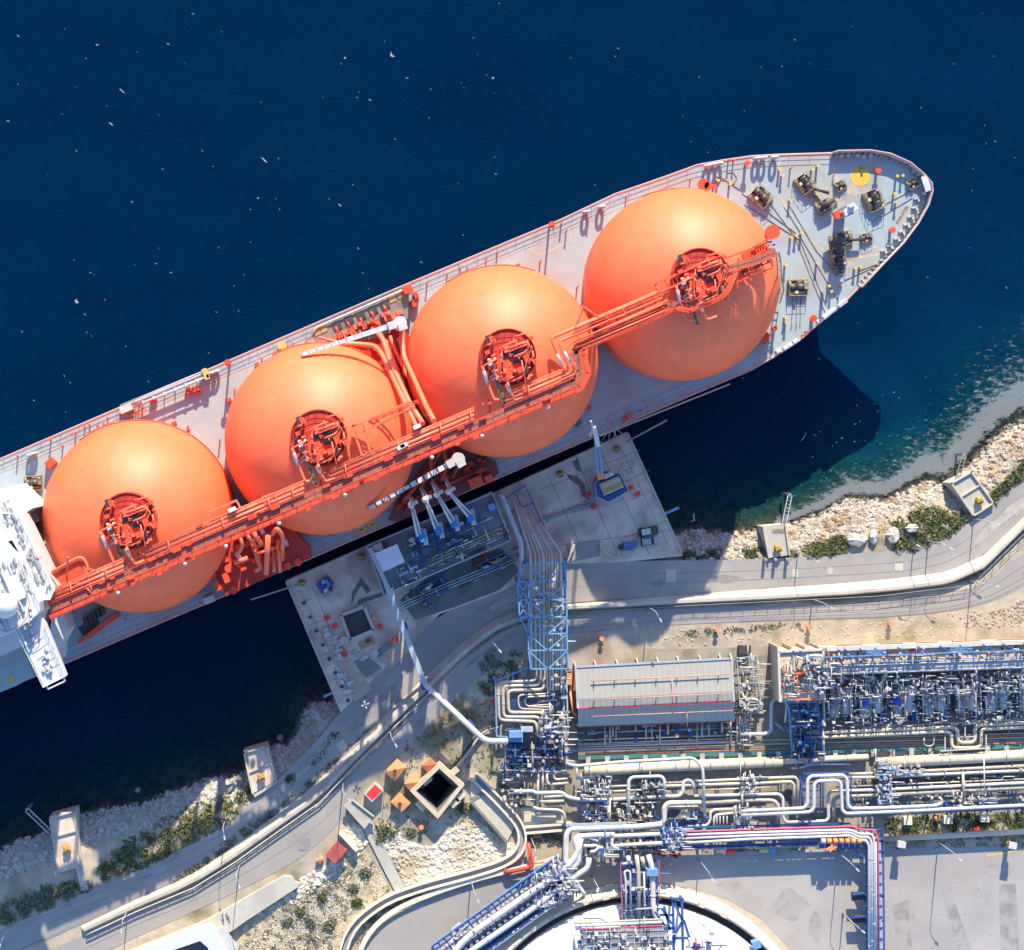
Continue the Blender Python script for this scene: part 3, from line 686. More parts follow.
PS('manifold_hatch', m, M_dark, minl=.1)
m = MB()
for u, v in ((317, 331), (323, 328), (392, 298), (400, 294)): bx(m, u, v, 16.02, 1.5, 1.8, .12)
PS('drip_tray', m, MAT('tarnished_brass', (.36, .26, .10), .6, .25, .8), minl=.1)
m = MB()
for u, v in ((339, 333), (350.6, 328), (363.6, 324), (374.5, 317.6), (387, 311.5)):
    a = W(u, v, 17.2); m.tube([a, a + ST * 1.5 + SD * -.2], .24, 10)
    bx(m, u + 1, v + 3, 16, 1.1, .9, 1.4)
PS('manifold_pipe', m, M_red)
m = MB()
for i in range(60):
    f = rnd.random(); bx(m, lerp(328, 402, f) + rnd.uniform(-3, 3), lerp(343, 312, f) + rnd.uniform(-5, 6), 16, rnd.uniform(.3, 1.2), rnd.uniform(.3, 1.1), rnd.uniform(.4, 2.2), 23)
PS('manifold_fitting', m, M_redp, minl=1.3)
m = MB(); bx(m, 408, 289, 14.5, 1.9, 1.6, 3); bx(m, 416, 295, 13, .9, 1.4, 2); bx(m, 414, 303, 13, 1, 1.6, 1.6); P('locker', m, M_red)
m = MB(); m.tube(T((311, 335, 16.5), (317, 327, 16.5), (398, 292, 16.5), (403, 289.5, 16.5)), .16, 6); P('manifold_rail', m, M_white)
m = MB()
for q in ([(305, 342), (313, 337), (317, 343), (308, 348)], [(304, 350), (313, 346), (315, 352), (305, 356)]): frame(m, q, 18); frame(m, q, 16)
PS('ladder_frame', m, M_red)
def crane(pu, pv, tu, tv, z, name_mat, hz=.9):
    cr = OBJ('deck_crane', MB().cyl(W(pu, pv, z) * 1 + Vector((0, 0, DZ - z)), 1.0, z - DZ, 16), M_white, SHIP)
    m = MB(); c = W(pu, pv, z); m.cyl((c.x, c.y, z), 1.35, 1.7, 18); d = (W(tu, tv, z) - c).normalized(); a = math.atan2(d.y, d.x)
    m.box((c.x + .5, c.y - .8, z + 1.3), (1.8, 1.5, 2.2), a); m.box(c + d * 1.8 + Vector((0, 0, 1.1)), (1.6, 1.6, 1.6), a)
    OBJ('crane_house', m, M_whited, cr)
    m = MB(); e = W(tu, tv, z + 1); s_ = c + d * 1.6 + Vector((0, 0, 1)); n_ = Vector((-d.y, d.x, 0))
    m.beam(s_, s_.lerp(e, .5), 1.0, 1.0); m.beam(s_.lerp(e, .5), e, .75, .75); OBJ('crane_jib', m, name_mat, cr)
    m = MB()
    m.beam(e, e + Vector((0, 0, -3.2)), .25); m.beam(e + Vector((0, 0, -3.2)) + n_ * .4, e + Vector((0, 0, -3.2)) - n_ * .4, .3); OBJ('crane_hook', m, M_red, cr)
    m = MB(); L = (e - s_).length
    for i in range(1, 12): m.beam(s_.lerp(e, i / 12) + n_ * .52 + Vector((0, 0, .52)), s_.lerp(e, i / 12) - n_ * .52 + Vector((0, 0, .52)), .3, .06)
    SPLIT('jib_band', m, M_dark if hz > 1 else M_whited, cr, minl=.1); return cr  # dark bands on the second jib paint in its striped shading
crane(400, 323, 302, 354.5, 30, M_white)
crane(458, 459, 369, 508.5, 30, M_white, 2)
# near-side manifold, partly in shade
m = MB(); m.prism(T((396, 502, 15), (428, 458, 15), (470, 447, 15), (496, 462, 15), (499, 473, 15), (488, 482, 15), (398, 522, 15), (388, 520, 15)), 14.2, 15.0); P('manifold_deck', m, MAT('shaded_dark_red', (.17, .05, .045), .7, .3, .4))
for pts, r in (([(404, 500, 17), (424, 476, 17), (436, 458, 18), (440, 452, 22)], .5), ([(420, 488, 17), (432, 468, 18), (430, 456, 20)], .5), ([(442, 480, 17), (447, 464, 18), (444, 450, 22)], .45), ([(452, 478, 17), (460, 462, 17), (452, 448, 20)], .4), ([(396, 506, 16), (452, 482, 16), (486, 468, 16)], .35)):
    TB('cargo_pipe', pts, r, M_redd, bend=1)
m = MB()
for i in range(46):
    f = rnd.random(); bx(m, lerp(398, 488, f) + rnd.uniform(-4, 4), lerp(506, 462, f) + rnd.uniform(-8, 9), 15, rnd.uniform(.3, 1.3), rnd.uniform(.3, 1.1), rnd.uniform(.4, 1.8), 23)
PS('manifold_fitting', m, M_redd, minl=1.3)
m = MB(); bx(m, 476, 482, 14.5, 3, 2, 2.2); bx(m, 489, 479, 14.5, 1.7, 1.6, 2.2); PS('locker', m, M_red, minl=.1)
for i in range(4):
    a = ((408, 493), (420, 487), (431, 481), (444, 477))[i]; m = MB(); p = W(*a, 17); m.tube([p, p - ST * 2.4], .3, 10); P('loading_flange', m, M_silver)
m = MB(); mk_ = MB()
for u, v in ((361.5, 529.5), (372, 524.5)):
    c = D(u, v); m.cyl((c.x, c.y, DZ + .004), .88, .03, 24)
    for a, b, w1, l1 in ((-.3, 0, .09, .5), (.05, 0, .09, .5), (-.12, 0, .09, .5), (.32, 0, .28, .28)): mk_.box(c + SD * a + ST * b + Vector((0, 0, .05)), (w1, l1, .02), SANG)
PS('deck_marking', m, M_yel, minl=.1); PS('deck_lettering', mk_, M_black, minl=.1)
# cargo machinery house between the first two covers
m = MB(); m.prism(T((227, 596, 22), (311, 558, 22), (309, 548, 22), (300, 538, 22), (286, 520, 22), (262, 508, 22), (232, 530, 22), (222, 560, 22), (213, 574, 22)), DZ, 22); P('machinery_house', m, M_redd)
m = MB()
for u, v, r in ((229, 568, .9), (233.5, 590, .85), (288, 566, .8), (298, 562, .85)):
    c = W(u, v, 22); m.cyl((c.x, c.y, 22), r, .7, 18)
PS('roof_ventilator', m, M_red, minl=.1)
for pts, r in (([(252, 540, 28.0), (257, 556, 28.0), (261, 568, 27.5), (255, 571, 27.0)], .45), ([(236, 556, 29.0), (243, 546, 30.0), (240, 538, 31.0)], .4), ([(272, 535, 29.0), (277, 528, 33.0), (283, 536, 31.0), (282, 560, 27.0)], .45), ([(268, 536, 31.0), (267, 556, 29.0), (266, 574, 27.0)], .55),
               ([(278, 540, 29.0), (279, 560, 28.0), (280, 572, 27.0)], .4), ([(254, 555, 28.0), (268, 550, 28.0), (282, 546, 28.0)], .3), ([(252, 530, 31.0), (262, 545, 30.0)], .5), ([(246, 534, 32.0), (256, 546, 28.0)], .4), ([(234, 563, 27.5), (248, 558, 27.5)], .5), ([(274, 552, 27.0), (274, 572, 26.6)], .4)):
    TB('roof_pipe', pts, r, M_redp, bend=.8)
m = MB()
for i in range(30): bx(m, rnd.uniform(234, 284), rnd.uniform(534, 570), 22, rnd.uniform(.4, 1.4), rnd.uniform(.4, 1.6), rnd.uniform(.5, 2.4), 23)
for u, v in ((212, 573), (217, 586), (224, 558), (226, 578)): bx(m, u, v, 19, 1.2, 2, 4, 23)
PS('roof_fitting', m, M_red, minl=1.2)
m = MB()
for u, v in ((238, 555), (286, 543), (248, 536), (262, 531)): bx(m, u, v, 23, .8, 1.4, 1.4)
PS('roof_valve', m, M_silver, minl=.1)
m = MB(); bx(m, 209, 600, DZ, 2.4, 1.4, 2.4); P('gangway_locker', m, M_whited)
# --------- white bridge house on the left edge
def slab(name, pts, z0, z1, mat, label=None):
    m = MB(); m.prism(T(*[(u, v, z1) for u, v in pts]), z0, z1); return OBJ(name, m, mat, SHIP, label)
slab('accommodation_block', [(-70, 530), (-2, 500), (14, 504), (27, 535), (53, 596), (44, 606), (36, 640), (-40, 675), (-90, 600)], DZ, 30, M_white)
slab('accommodation_deck', [(-60, 512), (12, 485), (26, 500), (33, 508), (22, 515), (-40, 540)], DZ, 32, M_white)
slab('bridge_front', [(-30, 530), (4, 513), (19, 515), (55, 590), (50, 600), (41, 600), (30, 572), (12, 540), (-22, 552)], 30, 42, M_white)
slab('wheelhouse', [(-40, 560), (-2, 535), (10, 550), (20, 558), (40, 602), (40, 612), (33, 618), (12, 632), (-30, 650)], 30, 46, M_white)
slab('bridge_wing', [(13, 622), (32, 606), (45, 624), (66, 676), (44, 687)], 41, 43.5, M_white)
slab('lower_house', [(52, 615), (62, 611), (68, 630), (60, 645), (58, 662), (49, 640)], DZ, 24, M_white)
slab('lower_deck', [(-30, 640), (40, 612), (54, 616), (48, 645), (30, 652), (-30, 680)], DZ, 17, M_grey)
slab('boat_deck', [(-40, 665), (20, 640), (34, 676), (16, 686), (-40, 708)], DZ, 16, M_deck)
m = MB(); c = W(5, 606, 49); m.cyl((c.x, c.y, 46), .8, 1.5, 12); m.ball((c.x, c.y, 48.8), 2.5, 24); P('radar_dome', m, M_white)
m = MB()
for k in range(24):
    u, v = rnd.uniform(6, 36), rnd.uniform(565, 625)
    if (u - 5) ** 2 + (v - 606) ** 2 > 150: bx(m, u, v, 46, rnd.uniform(.2, .5), rnd.uniform(.3, 2), rnd.uniform(.2, .9), 23)
for k in range(22):
    f = rnd.random(); bx(m, lerp(26, 50, f) + rnd.uniform(-5, 8), lerp(622, 676, f), 43.5, rnd.uniform(.15, .5), rnd.uniform(.2, .9), rnd.uniform(.2, 1.0), 23)
PS('bridge_fitting', m, M_whited, minl=1.2)
m = MB()
for k in range(34):
    f = rnd.random(); u, v = lerp(6, 46, f) + rnd.uniform(-5, 5), lerp(505, 592, f) + rnd.uniform(-5, 5); bx(m, u, v, 42.0 if f < .8 else 42.0, rnd.uniform(.15, .5), rnd.uniform(.3, 2.2), rnd.uniform(.15, .6), 23)
for k in range(26): bx(m, rnd.uniform(-4, 34), rnd.uniform(560, 632), 46, rnd.uniform(.12, .4), rnd.uniform(.3, 2.4), rnd.uniform(.1, .5), 23)
for k in range(8): m.beam(W(14 + k * 4.6, 630 + k * 6, 43.55), W(30 + k * 4.2, 618 + k * 6.5, 43.55), .1, .05)
PS('roof_detail', m, MAT('weathered_grey_fitting', (.30, .30, .31), .6, .3, 1), minl=1.0)
m = MB(); bx(m, 15, 588, 46, 2.6, 5, .9); bx(m, 24, 640, 43.5, .4, 5, .6); bx(m, 6, 576, 46, 1.4, 2, .8); PS('bridge_roof_box', m, M_white, minl=.1)
m = MB(); m.rail(T((-30, 650, 46), (12, 632, 46), (33, 618, 46), (40, 611, 46), (40, 602, 46), (19, 557, 46)), 1.1, .05, 2); m.rail(T((45, 624, 43.5), (66, 676, 43.5), (44, 687, 43.5), (13, 624, 43.5)), 1.1, .05, 2); m.rail(T((4, 513, 42), (19, 515, 42), (55, 590, 42)), 1, .05, 2); P('bridge_handrail', m, M_white)
m = MB(); m.beam(W(48, 689, 43), W(65, 681, 43), .3); m.beam(W(47, 686, 43), W(48, 689, 43), .3); m.beam(W(64, 678, 43), W(65, 681, 43), .3); PS('wing_gallery', m, M_white)
m = MB(); m.lathe((W(5, 606, 46.02).x, W(5, 606, 46).y, 46.02), [(4.9, 0), (4.9, .03), (4.7, .03), (4.7, 0)], 48, smooth=False); P('roof_ring_marking', m, MAT('pink_line', (.6, .25, .25), .6))
m = MB()
for k in range(9): bx(m, 26 + k * 3.2, 515 + k * 7.2, 31, .5, 1.1, 1.5, 23)
bx(m, 33, 517, 14, 2, 2.4, 6); bx(m, 38, 560, 13, 1.2, 1.6, 2.4)
PS('house_fitting', m, M_whited, minl=.1)
m = MB(); bx(m, 34.5, 528.5, 14, .7, 1.4, 4); P('fire_locker', m, M_red)
m = MB(); m.beam(W(28, 560, 42.1), W(42, 557, 42.1), .25); P('roof_line_marking', m, MAT('red_line', (.6, .2, .15), .6))
m = MB()
for k in range(4): bx(m, -6 + k * 3, 640 - k * 2, 17, .5, 3, .9, 23)
m.rail(T((-30, 655, 17), (22, 632, 17)), 1.1, .05, 2); m.rail(T((-30, 668, 16), (24, 645, 16)), 1.1, .05, 2)
P('boat_deck_gear', m, M_whited)
m = MB(); c = W(11, 679, 16); m.cyl((c.x, c.y, 16.003), .8, .03, 20); P('deck_marking', m, M_yel)
slab('dark_roof', [(43, 623), (53, 617), (56, 634), (51, 645)], 17, 17.4, M_dark)
m = MB(); m.prism(T((77, 628, 14), (95, 619, 14), (99, 622, 14), (94, 632, 14), (82, 636, 14)), DZ, DZ + .05)
for k in range(5): bx(m, 86 + k * 4, 622 - k * 3, DZ, 1.2, 2, 1.0, 15)
P('aft_winch', m, M_dark)
slab('deck_coaming', [(78, 641), (108, 618), (118, 612), (120, 616), (96, 634), (79, 644)], DZ, DZ + .9, M_red)
# --------- deck fittings on the foredeck and along the sides
def winch_mesh():
    q = {}
    m = MB(); m.box((0, 0, .25), (5.2, 4.4, .3))
    for x in (-2.5, 0, 2.5): m.box((x, 0, .6), (.25, 4.4, .6))
    for y in (-2.1, 2.1): m.box((0, y, .6), (5.2, .25, .5))
    q['winch_frame'] = (m, M_brown)
    m = MB()
    for x in (-1.7, .6): m.tube([(x - .8, .3, 1.5), (x + .8, .3, 1.5)], .85, 14); m.tube([(x - .9, .3, 1.5), (x - .8, .3, 1.5)], 1.25, 14); m.tube([(x + .8, .3, 1.5), (x + .9, .3, 1.5)], 1.25, 14)
    q['winch_drum'] = (m, MAT('wire_rope_grey', (.13, .125, .115), .6, .4, 2.5))
    m = MB(); m.box((2.0, .3, 1.3), (.9, 1.6, 1.6)); m.tube([(1.8, -1.3, 1.2), (-.6, -1.3, 1.2)], .42, 10); m.box((-1.8, -1.4, 1.0), (1, .9, 1.0)); m.tube([(-2.6, .3, 1.5), (2.9, .3, 1.5)], .2, 8); m.box((.5, 1.7, .9), (1.4, .5, .9))
    q['winch_motor'] = (m, M_brown)
    m = MB(); m.box((-.6, -1.3, 1.9), (.9, .8, .5)); m.box((1.9, 1.5, 1.7), (.7, .6, .5)); m.box((-2.2, 1.4, 1.2), (.5, .9, .9)); q['winch_cover'] = (m, MAT('pale_tan_cover', (.50, .42, .27), .6, .3, 1.5))
    m = MB(); m.rail([(-2.6, -2.2, .4), (2.6, -2.2, .4), (2.6, 2.2, .4), (-2.6, 2.2, .4), (-2.6, -2.2, .4)], 2.1, .06, 1.3); q['winch_guard'] = (m, MAT('tan_railing', (.42, .32, .18), .6, .3, 1.5))
    return q
WQ = winch_mesh(); wp = {}
def winch(u, v, deg, s=1.0, label=None):
    root = None
    for k, (mb, mat) in WQ.items():
        if k not in wp:
            o = OBJ(k, mb, mat); wp[k] = (o, WL[o.name].copy()); first = True
        else: first = False
        src, c = wp[k]
        o = src if first else INST(src, (0, 0, 0))
        p = D(u, v) + Matrix.Rotation(R(deg), 3, 'Z') @ (c * s)
        o.scale = (s, s, s); place(o, p, None, rz=R(deg))
        if root is None: root = o; o.name = 'mooring_winch'; WL[o.name] = p; place(o, p, SHIP, label=label, rz=R(deg))
        else:
            o.parent = root; o.matrix_parent_inverse = (Matrix.Translation(WL[root.name]) @ Matrix.Rotation(R(deg), 4, 'Z') @ Matrix.Scale(s, 4)).inverted()
winch(760, 197, -42, .82); winch(873, 201, -68, .84); winch(797, 288, 2, .78); winch(34, 483, 4, .7)
winch(804, 184, -55, .74); winch(823, 207, 28, .6); winch(840, 186, 27, .45); winch(843, 239, 15, .66); winch(837, 258, -80, .72); winch(866, 238, 15, .45); winch(912, 184, 30, .45)
m = MB()
for pts in ([(797, 180), (824, 215), (829, 212), (803, 176)], [(822, 214), (838, 203), (834, 198), (820, 208)], [(829, 236), (834, 274), (842, 272), (838, 236)], [(832, 240), (848, 236), (849, 243), (834, 246)]): m.prism(T(*[(u, v, DZ + .4) for u, v in pts]), DZ, DZ + .5)
PS('windlass_bed', m, M_brown)
m = MB(); m.tube(T((812, 188, 14.4), (829, 193, 14.4)), .35, 8); m.tube(T((822, 206, 15), (834, 200, 15)), .55, 10); m.tube(T((830, 244, 15), (846, 238, 15)), .6, 10); m.tube(T((848, 240, 14.5), (862, 239, 14.5)), .35, 8)
for k in range(6): m.tube(T((836 + k * .6, 252 + k * 4, 15), (842 + k * .4, 251 + k * 4, 15)), .45, 8)
PS('windlass_shaft', m, M_dark)
# foremast house, big yellow disc, ventilators
slab('foremast_house', [(843, 211.5), (851, 208), (854, 213.5), (846, 217)], DZ, 20.5, M_grey)
slab('foremast_top', [(843, 209), (853, 202), (859, 208), (846, 216)], 20.5, 21.4, M_white)
m = MB(); bx(m, 848, 206, 21.4, .5, .5, 7, 25); bx(m, 852, 205, 21.4, 1.2, .8, .8, 25); PS('foremast_fitting', m, M_whited, minl=.1)
m = MB(); bx(m, 838, 214, 17, 1.5, 1.6, 1.5, 25); P('foremast_box', m, M_red)
m = MB(); c = D(860, 176); m.cyl((c.x, c.y, DZ + .005), 2.15, .04, 40); P('deck_disc_marking', m, MAT('worn_yellow', (.60, .40, .06), .7, .15, .5, col2=(.5, .33, .07), scale2=.5))
m = MB(); bx(m, 862, 170.5, DZ + .05, .45, 1.5, .3, 2); P('deck_slot', m, M_brown)
def post_set(name, pts, r, h, mat, head=None, hr=None, hmat=None, n=10):
    m = MB(); m.cyl((0, 0, 0), r, h, n); m.cyl((0, 0, h), r * 1.35, .18, n)
    src = None
    for u, v in pts:
        p = D(u, v)
        if src is None: src = OBJ(name, m, mat); wl0 = WL[src.name]; place(src, p, SHIP); o = src
        else: o = INST(src, p, SHIP)
        if hr:
            mh = MB(); mh.cyl((p.x, p.y, p.z + h), hr, .5, 14); mh.box((p.x + .2, p.y, p.z + h + .5), (hr * 1.4, hr, .5)); OBJ('post_head', mh, hmat or mat, o)
BOLL = [(778.5, 170.5), (781, 176.5), (811, 170.5), (816.5, 167), (895.5, 177), (901, 176.5), (893, 194.5), (895, 203.5), (790, 238), (795, 236), (800.5, 234), (816, 264), (827.5, 286.5), (830, 292), (854, 269), (859, 267.5), (784, 318), (785, 324), (717, 181.5), (729, 185), (789, 201), (784.5, 266)]
post_set('bollard', BOLL, .24, 1.5, M_yel)
post_set('red_post', [(790, 169), (728, 161), (733, 161.5), (839, 286), (805, 332), (801.5, 335.5), (690, 180), (626, 197), (603, 213), (588, 219), (566, 231), (561, 224), (497, 254.5), (486, 259.5), (460, 268.5), (467, 268), (447, 275), (427, 283.5), (577, 287), (540, 262), (275, 352.5), (281, 350), (288, 346.5), (293, 344), (262, 359), (258, 400), (235, 389.5),
                      (220, 440), (98, 426), (104, 424), (108, 418), (85, 427), (90, 425), (76, 433), (63, 446), (51, 440), (18, 456), (150, 434), (596, 436), (640, 411), (607, 420), (611, 424), (126, 619), (152, 611), (173, 604), (200, 593)], .16, 1.7, M_red)
post_set('foam_monitor', [(229.5, 364), (549, 228)], .22, 6.0, M_red, hr=.7)
m = MB()
for u, v, r, h in ((876, 172, .62, 1.5), (890, 231, .66, 1.6), (811.5, 319, .75, 1.5), (833, 176, .2, .5), (707, 187, .9, 1.2), (713, 188, .5, 1.4), (745, 165, .6, 2.2), (702, 185, 1.2, 1.2), (773, 329, .5, 2)):
    c = D(u, v); m.cyl((c.x, c.y, DZ), r * .5, h, 10); m.cyl((c.x, c.y, DZ + h), r, .5, 18)
PS('ventilator', m, M_red, minl=.1)
m = MB(); bx(m, 766, 337, DZ, 2, 1.6, 2.4, 60); bx(m, 50, 463, DZ, 2.0, 1.6, 2.6, 45); bx(m, 202.5, 374, DZ + 1, 1, 1.2, .8); bx(m, 229, 400, DZ, 1, .8, 1.2); bx(m, 257, 364, DZ, .8, .8, 1); bx(m, 518, 265, DZ, .8, .6, 1); bx(m, 630, 416, DZ, 1.2, 1, 1.2); bx(m, 625, 420, DZ, .8, .8, .8); bx(m, 174, 423, DZ, 1, .7, .8); bx(m, 188, 428, DZ, .4, 1, 1.2); bx(m, 196, 390, DZ, 1.2, .5, 1.4); bx(m, 590, 408, DZ, .8, .8, .6)
PS('deck_locker', m, M_red, minl=.1)
m = MB(); bx(m, 578, 423, DZ, 1.3, 1.2, .8, 40); P('green_locker', m, MAT('green_paint', (.03, .16, .12), .5))
m = MB(); bx(m, 282, 346.5, DZ, 1.5, 1.5, 1.2); m.cyl(D(282, 346.5) + Vector((0, 0, 1.2)), .9, .5, 14); PS('yellow_locker', m, M_yel, minl=.1)
m = MB()
for u, v in ((158, 157.5), (164, 157), (175, 156.5)): pass
for u, v, in ((757, 158.5), (763.5, 158), (774.5, 157.5), (707.5, 166), (713.5, 164.5), (719.5, 163.5), (586, 212), (601, 207), (30, 455), (33.5, 453.5), (212, 373), (216, 371.5)):
    c = D(u, v, 1.3); q = []
    for k in range(16):
        a = 2 * math.pi * k / 16; q.append(c + Vector((.62 * math.cos(a), .1 * math.cos(a), .95 * math.sin(a))))
    m.tube(q, .34, 6, closed=True)
PS('fairlead_ring', m, M_whited, minl=.1)
m = MB()
for u, v in ((845, 301.5), (841, 304.5), (834, 310), (830, 313), (826, 316.5), (820, 321), (796, 341), (790.5, 345), (786.5, 347.5), (779, 350.5)): bx(m, u, v, DZ, 1.1, .8, .9, 38)
PS('roller_chock', m, M_white, minl=.1)
# bulwark round the bow with its brackets
bw = [(830, 154), (836, 152.2)] + DECK[15:25] + [(860, 288)]
bo = [D(u, v) for u, v in bw]; m = MB()
ctr = D(830, 240)
def inn(p, d): q = (ctr - p); q.z = 0; return p + q.normalized() * d
for a, b in zip(bo[:-1], bo[1:]):
    h = Vector((0, 0, 2.1)); a2, b2 = inn(a, .22), inn(b, .22)
    m.add([a, b, b2, a2, a + h, b + h, b2 + h, a2 + h], [(0, 1, 5, 4), (2, 3, 7, 6), (4, 5, 6, 7), (1, 2, 6, 5), (3, 0, 4, 7)])
P('bulwark', m, M_whited)
m = MB()
pts = resample(bw, 42)
for u, v in pts:
    p = D(u, v); q = inn(p, 1.2); m.add([p + Vector((0, 0, .02)), q + Vector((0, 0, .02)), p + Vector((0, 0, 1.9)), p + Vector((.12, 0, .02)), q + Vector((.12, 0, .02)), p + Vector((.12, 0, 1.9))], [(0, 1, 2), (5, 4, 3), (1, 4, 5, 2), (0, 2, 5, 3)])
PS('bulwark_bracket', m, M_whited, minl=.1)
m = MB(); m.tube([p + Vector((0, 0, 2.16)) for p in bo], .14, 6); P('bulwark_rail', m, M_rail)
slab('bow_platform', [(921, 177), (926, 175), (930, 183), (931, 190), (926, 192)], DZ + 2.2, DZ + 2.45, M_whited)
slab('chain_plate', [(896, 222), (906, 206), (908.5, 207), (898, 223.5)], DZ + .004, DZ + .1, M_brown)
m = MB()
for u, v in ((842, 156), (849, 155.5), (858, 155.5), (864, 156.5), (871, 156), (915, 171), (919, 174), (924, 193)): bx(m, u, v, DZ, .8, .7, .8, 10)
PS('chock', m, M_whited, minl=.1)
m = MB()
for u, v in ((917, 198), (915, 207), (911, 216), (907, 224), (902, 231), (897, 238), (890, 245), (884, 250)): bx(m, u, v, DZ, 1.2, .35, .8, 20); bx(m, u + 2, v + 1.5, DZ, .4, .8, .8, 20)
PS('bow_fitting', m, M_whited, minl=.1)
M_stain = MAT('rust_stain', (.40, .33, .255), .8, .25, .9, col2=(.36, .345, .345), scale2=.6, amt2=.7); rs = random.Random(17)
for k, (u, v, ru, rv) in enumerate(((812, 190, 17, 13), (764, 200, 12, 9), (833, 200, 12, 9), (872, 205, 11, 9), (840, 250, 14, 16), (866, 240, 9, 7), (797, 292, 10, 9), (852, 190, 8, 7), (34, 486, 9, 8), (720, 180, 8, 5), (850, 262, 8, 6), (745, 215, 9, 6), (600, 236, 10, 4), (380, 306, 14, 5))):
    m = MB(); c = D(u, v, .009 + .003 * (k % 5)); m.poly([c + Vector((math.cos(2 * math.pi * j / 16) * ru * .2135 * rs.uniform(.55, 1.1), math.sin(2 * math.pi * j / 16) * rv * .2135 * rs.uniform(.55, 1.1), 0)) for j in range(16)]); P('rust_stain', m, M_stain)
# mooring ropes lying on the deck
ropes = [[(742, 193), (800, 236), (838, 300)], [(744, 204), (800, 240), (826, 305)], [(784, 206), (800, 232)], [(768, 200), (795, 237), (825, 312)], [(790, 206), (816, 250), (838, 276)], [(858, 271), (882, 262)], [(878, 208), (912, 190)], [(872, 222), (912, 198)], [(720, 176), (740, 190)], [(845, 280), (876, 266)], [(793, 298), (791, 330)], [(797, 298), (796, 330)], [(801, 298), (800, 328)], [(727, 173), (733, 172), (737, 178), (734, 184), (728, 183)], [(716, 176), (722, 180), (728, 181)]]
m = MB()
for q in ropes: m.tube([D(u, v, .1) for u, v in dens(q, 6)], .075, 5)
PS('mooring_rope', m, M_brown, minl=.1)
# painted walking lines and weld seams on the deck
m = MB()
def line(m, q, w_=.25, dz=.006):
    for a, b in zip(q[:-1], q[1:]):
        A_, B_ = D(*a, dz), D(*b, dz); d = (B_ - A_).normalized(); n_ = Vector((-d.y, d.x, 0)) * w_ / 2; m.quad(A_ + n_, A_ - n_, B_ - n_, B_ + n_)
for q in ([(780, 160), (778, 168)], [(782, 198), (789, 214)], [(809, 240), (823, 250)], [(846, 256), (862, 257), (886, 253)], [(833, 165), (838, 182)], [(878, 246), (868, 249)]): line(m, q, .42)
for q in ([(528, 247), (540, 255), (568, 242), (574, 226)], [(560, 452), (604, 412), (640, 394), (690, 376)], [(0, 470), (60, 448)], [(100, 436), (210, 385), (300, 348)], [(560, 448), (520, 466)], [(600, 436), (680, 404), (730, 384)]): line(m, q, .3)
PS('painted_deck_line', m, MAT('faded_yellow_line', (.50, .38, .25), .7, .2, .8), minl=.1)
m = MB()
for k, (t0, t1) in enumerate(((20.2, 20.28), (21.6, 21.66), (-19.6, -19.5), (-21, -20.94))):
    a = SC[0] - SD * 40 + ST * t0; b = SC[3] + SD * (2 if t0 > 0 else -6) + ST * t0; a.z = b.z = DZ + .006; n_ = ST * .07
    m.quad(a + n_, a - n_, b - n_, b + n_)
for k in range(40):
    for sg in (1, -1):
        a = SC[0] + SD * (k * 3.6 - 25) + ST * (19.4 * sg); b = a + ST * (3.4 * sg)
        if (a - SC[3]).dot(SD) > 0: continue
        a.z = b.z = DZ + .008; n_ = SD * .05; m.quad(a + n_, a - n_, b - n_, b + n_)
o = P('deck_seam', m, MAT('deck_seam', (.24, .22, .23), .8)); o['kind'] = 'stuff'
# side rails, the stowed gangway and its davits
m = MB(); q = [D(u, v) for u, v in resample(DECK[0:15], 60)]; m.rail([p - ST * .3 for p in q], 1.1, .05, 3); P('side_rail', m, M_rail)
m = MB(); q = [D(u, v) for u, v in resample(DECK[24:41], 60)]; m.rail([p + ST * .3 for p in q], 1.1, .05, 3); P('side_rail', m, M_rail)
gz_ = DZ + 2.2
m = MB(); m.beam(W(120, 409, gz_), W(205, 374, gz_), .9, .3); m.tube(T((120, 405.5, gz_ + .6), (206, 370, gz_ + .6)), .12, 6); m.tube(T((122, 411.5, gz_ + .5), (206, 377, gz_ + .5)), .2, 6); PS('stowed_gangway', m, M_whited)
m = MB(); bx(m, 205.5, 374, DZ, 1, 2.4, 3); P('gangway_davit', m, M_yel)
m = MB(); bx(m, 126, 409, DZ, 2.6, 1.2, 3.4); P('gangway_drum', m, M_whited)
m = MB(); frame(m, [(122, 408), (136, 402), (143, 410), (128, 417)], DZ + 2.4, .1); frame(m, [(133, 404), (141, 401), (146, 411), (138, 415)], DZ + 3, .1)
for u, v in ((124, 412), (128, 416), (136, 412), (142, 408), (120, 414), (139, 404)): m.beam(D(u, v), D(u, v, 2.6), .3)
PS('gangway_frame', m, M_red)
m = MB()
for i in range(7):
    f = i / 6; u, v = lerp(143, 208, f), lerp(402, 376, f); m.beam(D(u, v), D(u, v, 2.8), .22); m.cyl(D(u, v, 2.8), .4, .2, 8)
PS('gangway_stanchion', m, M_whited)
m = MB()
for i in range(12): bx(m, rnd.uniform(186, 200), rnd.uniform(386, 394), DZ, .5, .7, rnd.uniform(.6, 1.6), 23)
bx(m, 153, 400, DZ, 1.4, .8, 1.6)
PS('deck_gear', m, M_red, minl=.1)
# rails round the foot of the covers
m = MB()
for i, (a0, a1) in enumerate(((20, 130), (60, 125), (70, 130), (60, 120))):
    c = SC[i]; m.tube([(c.x + (SR + .25) * math.cos(R(a)), c.y + (SR + .25) * math.sin(R(a)), EQZ - .2) for a in range(a0, a1, 6)], .16, 5)
PS('cover_pipe', m, M_red)
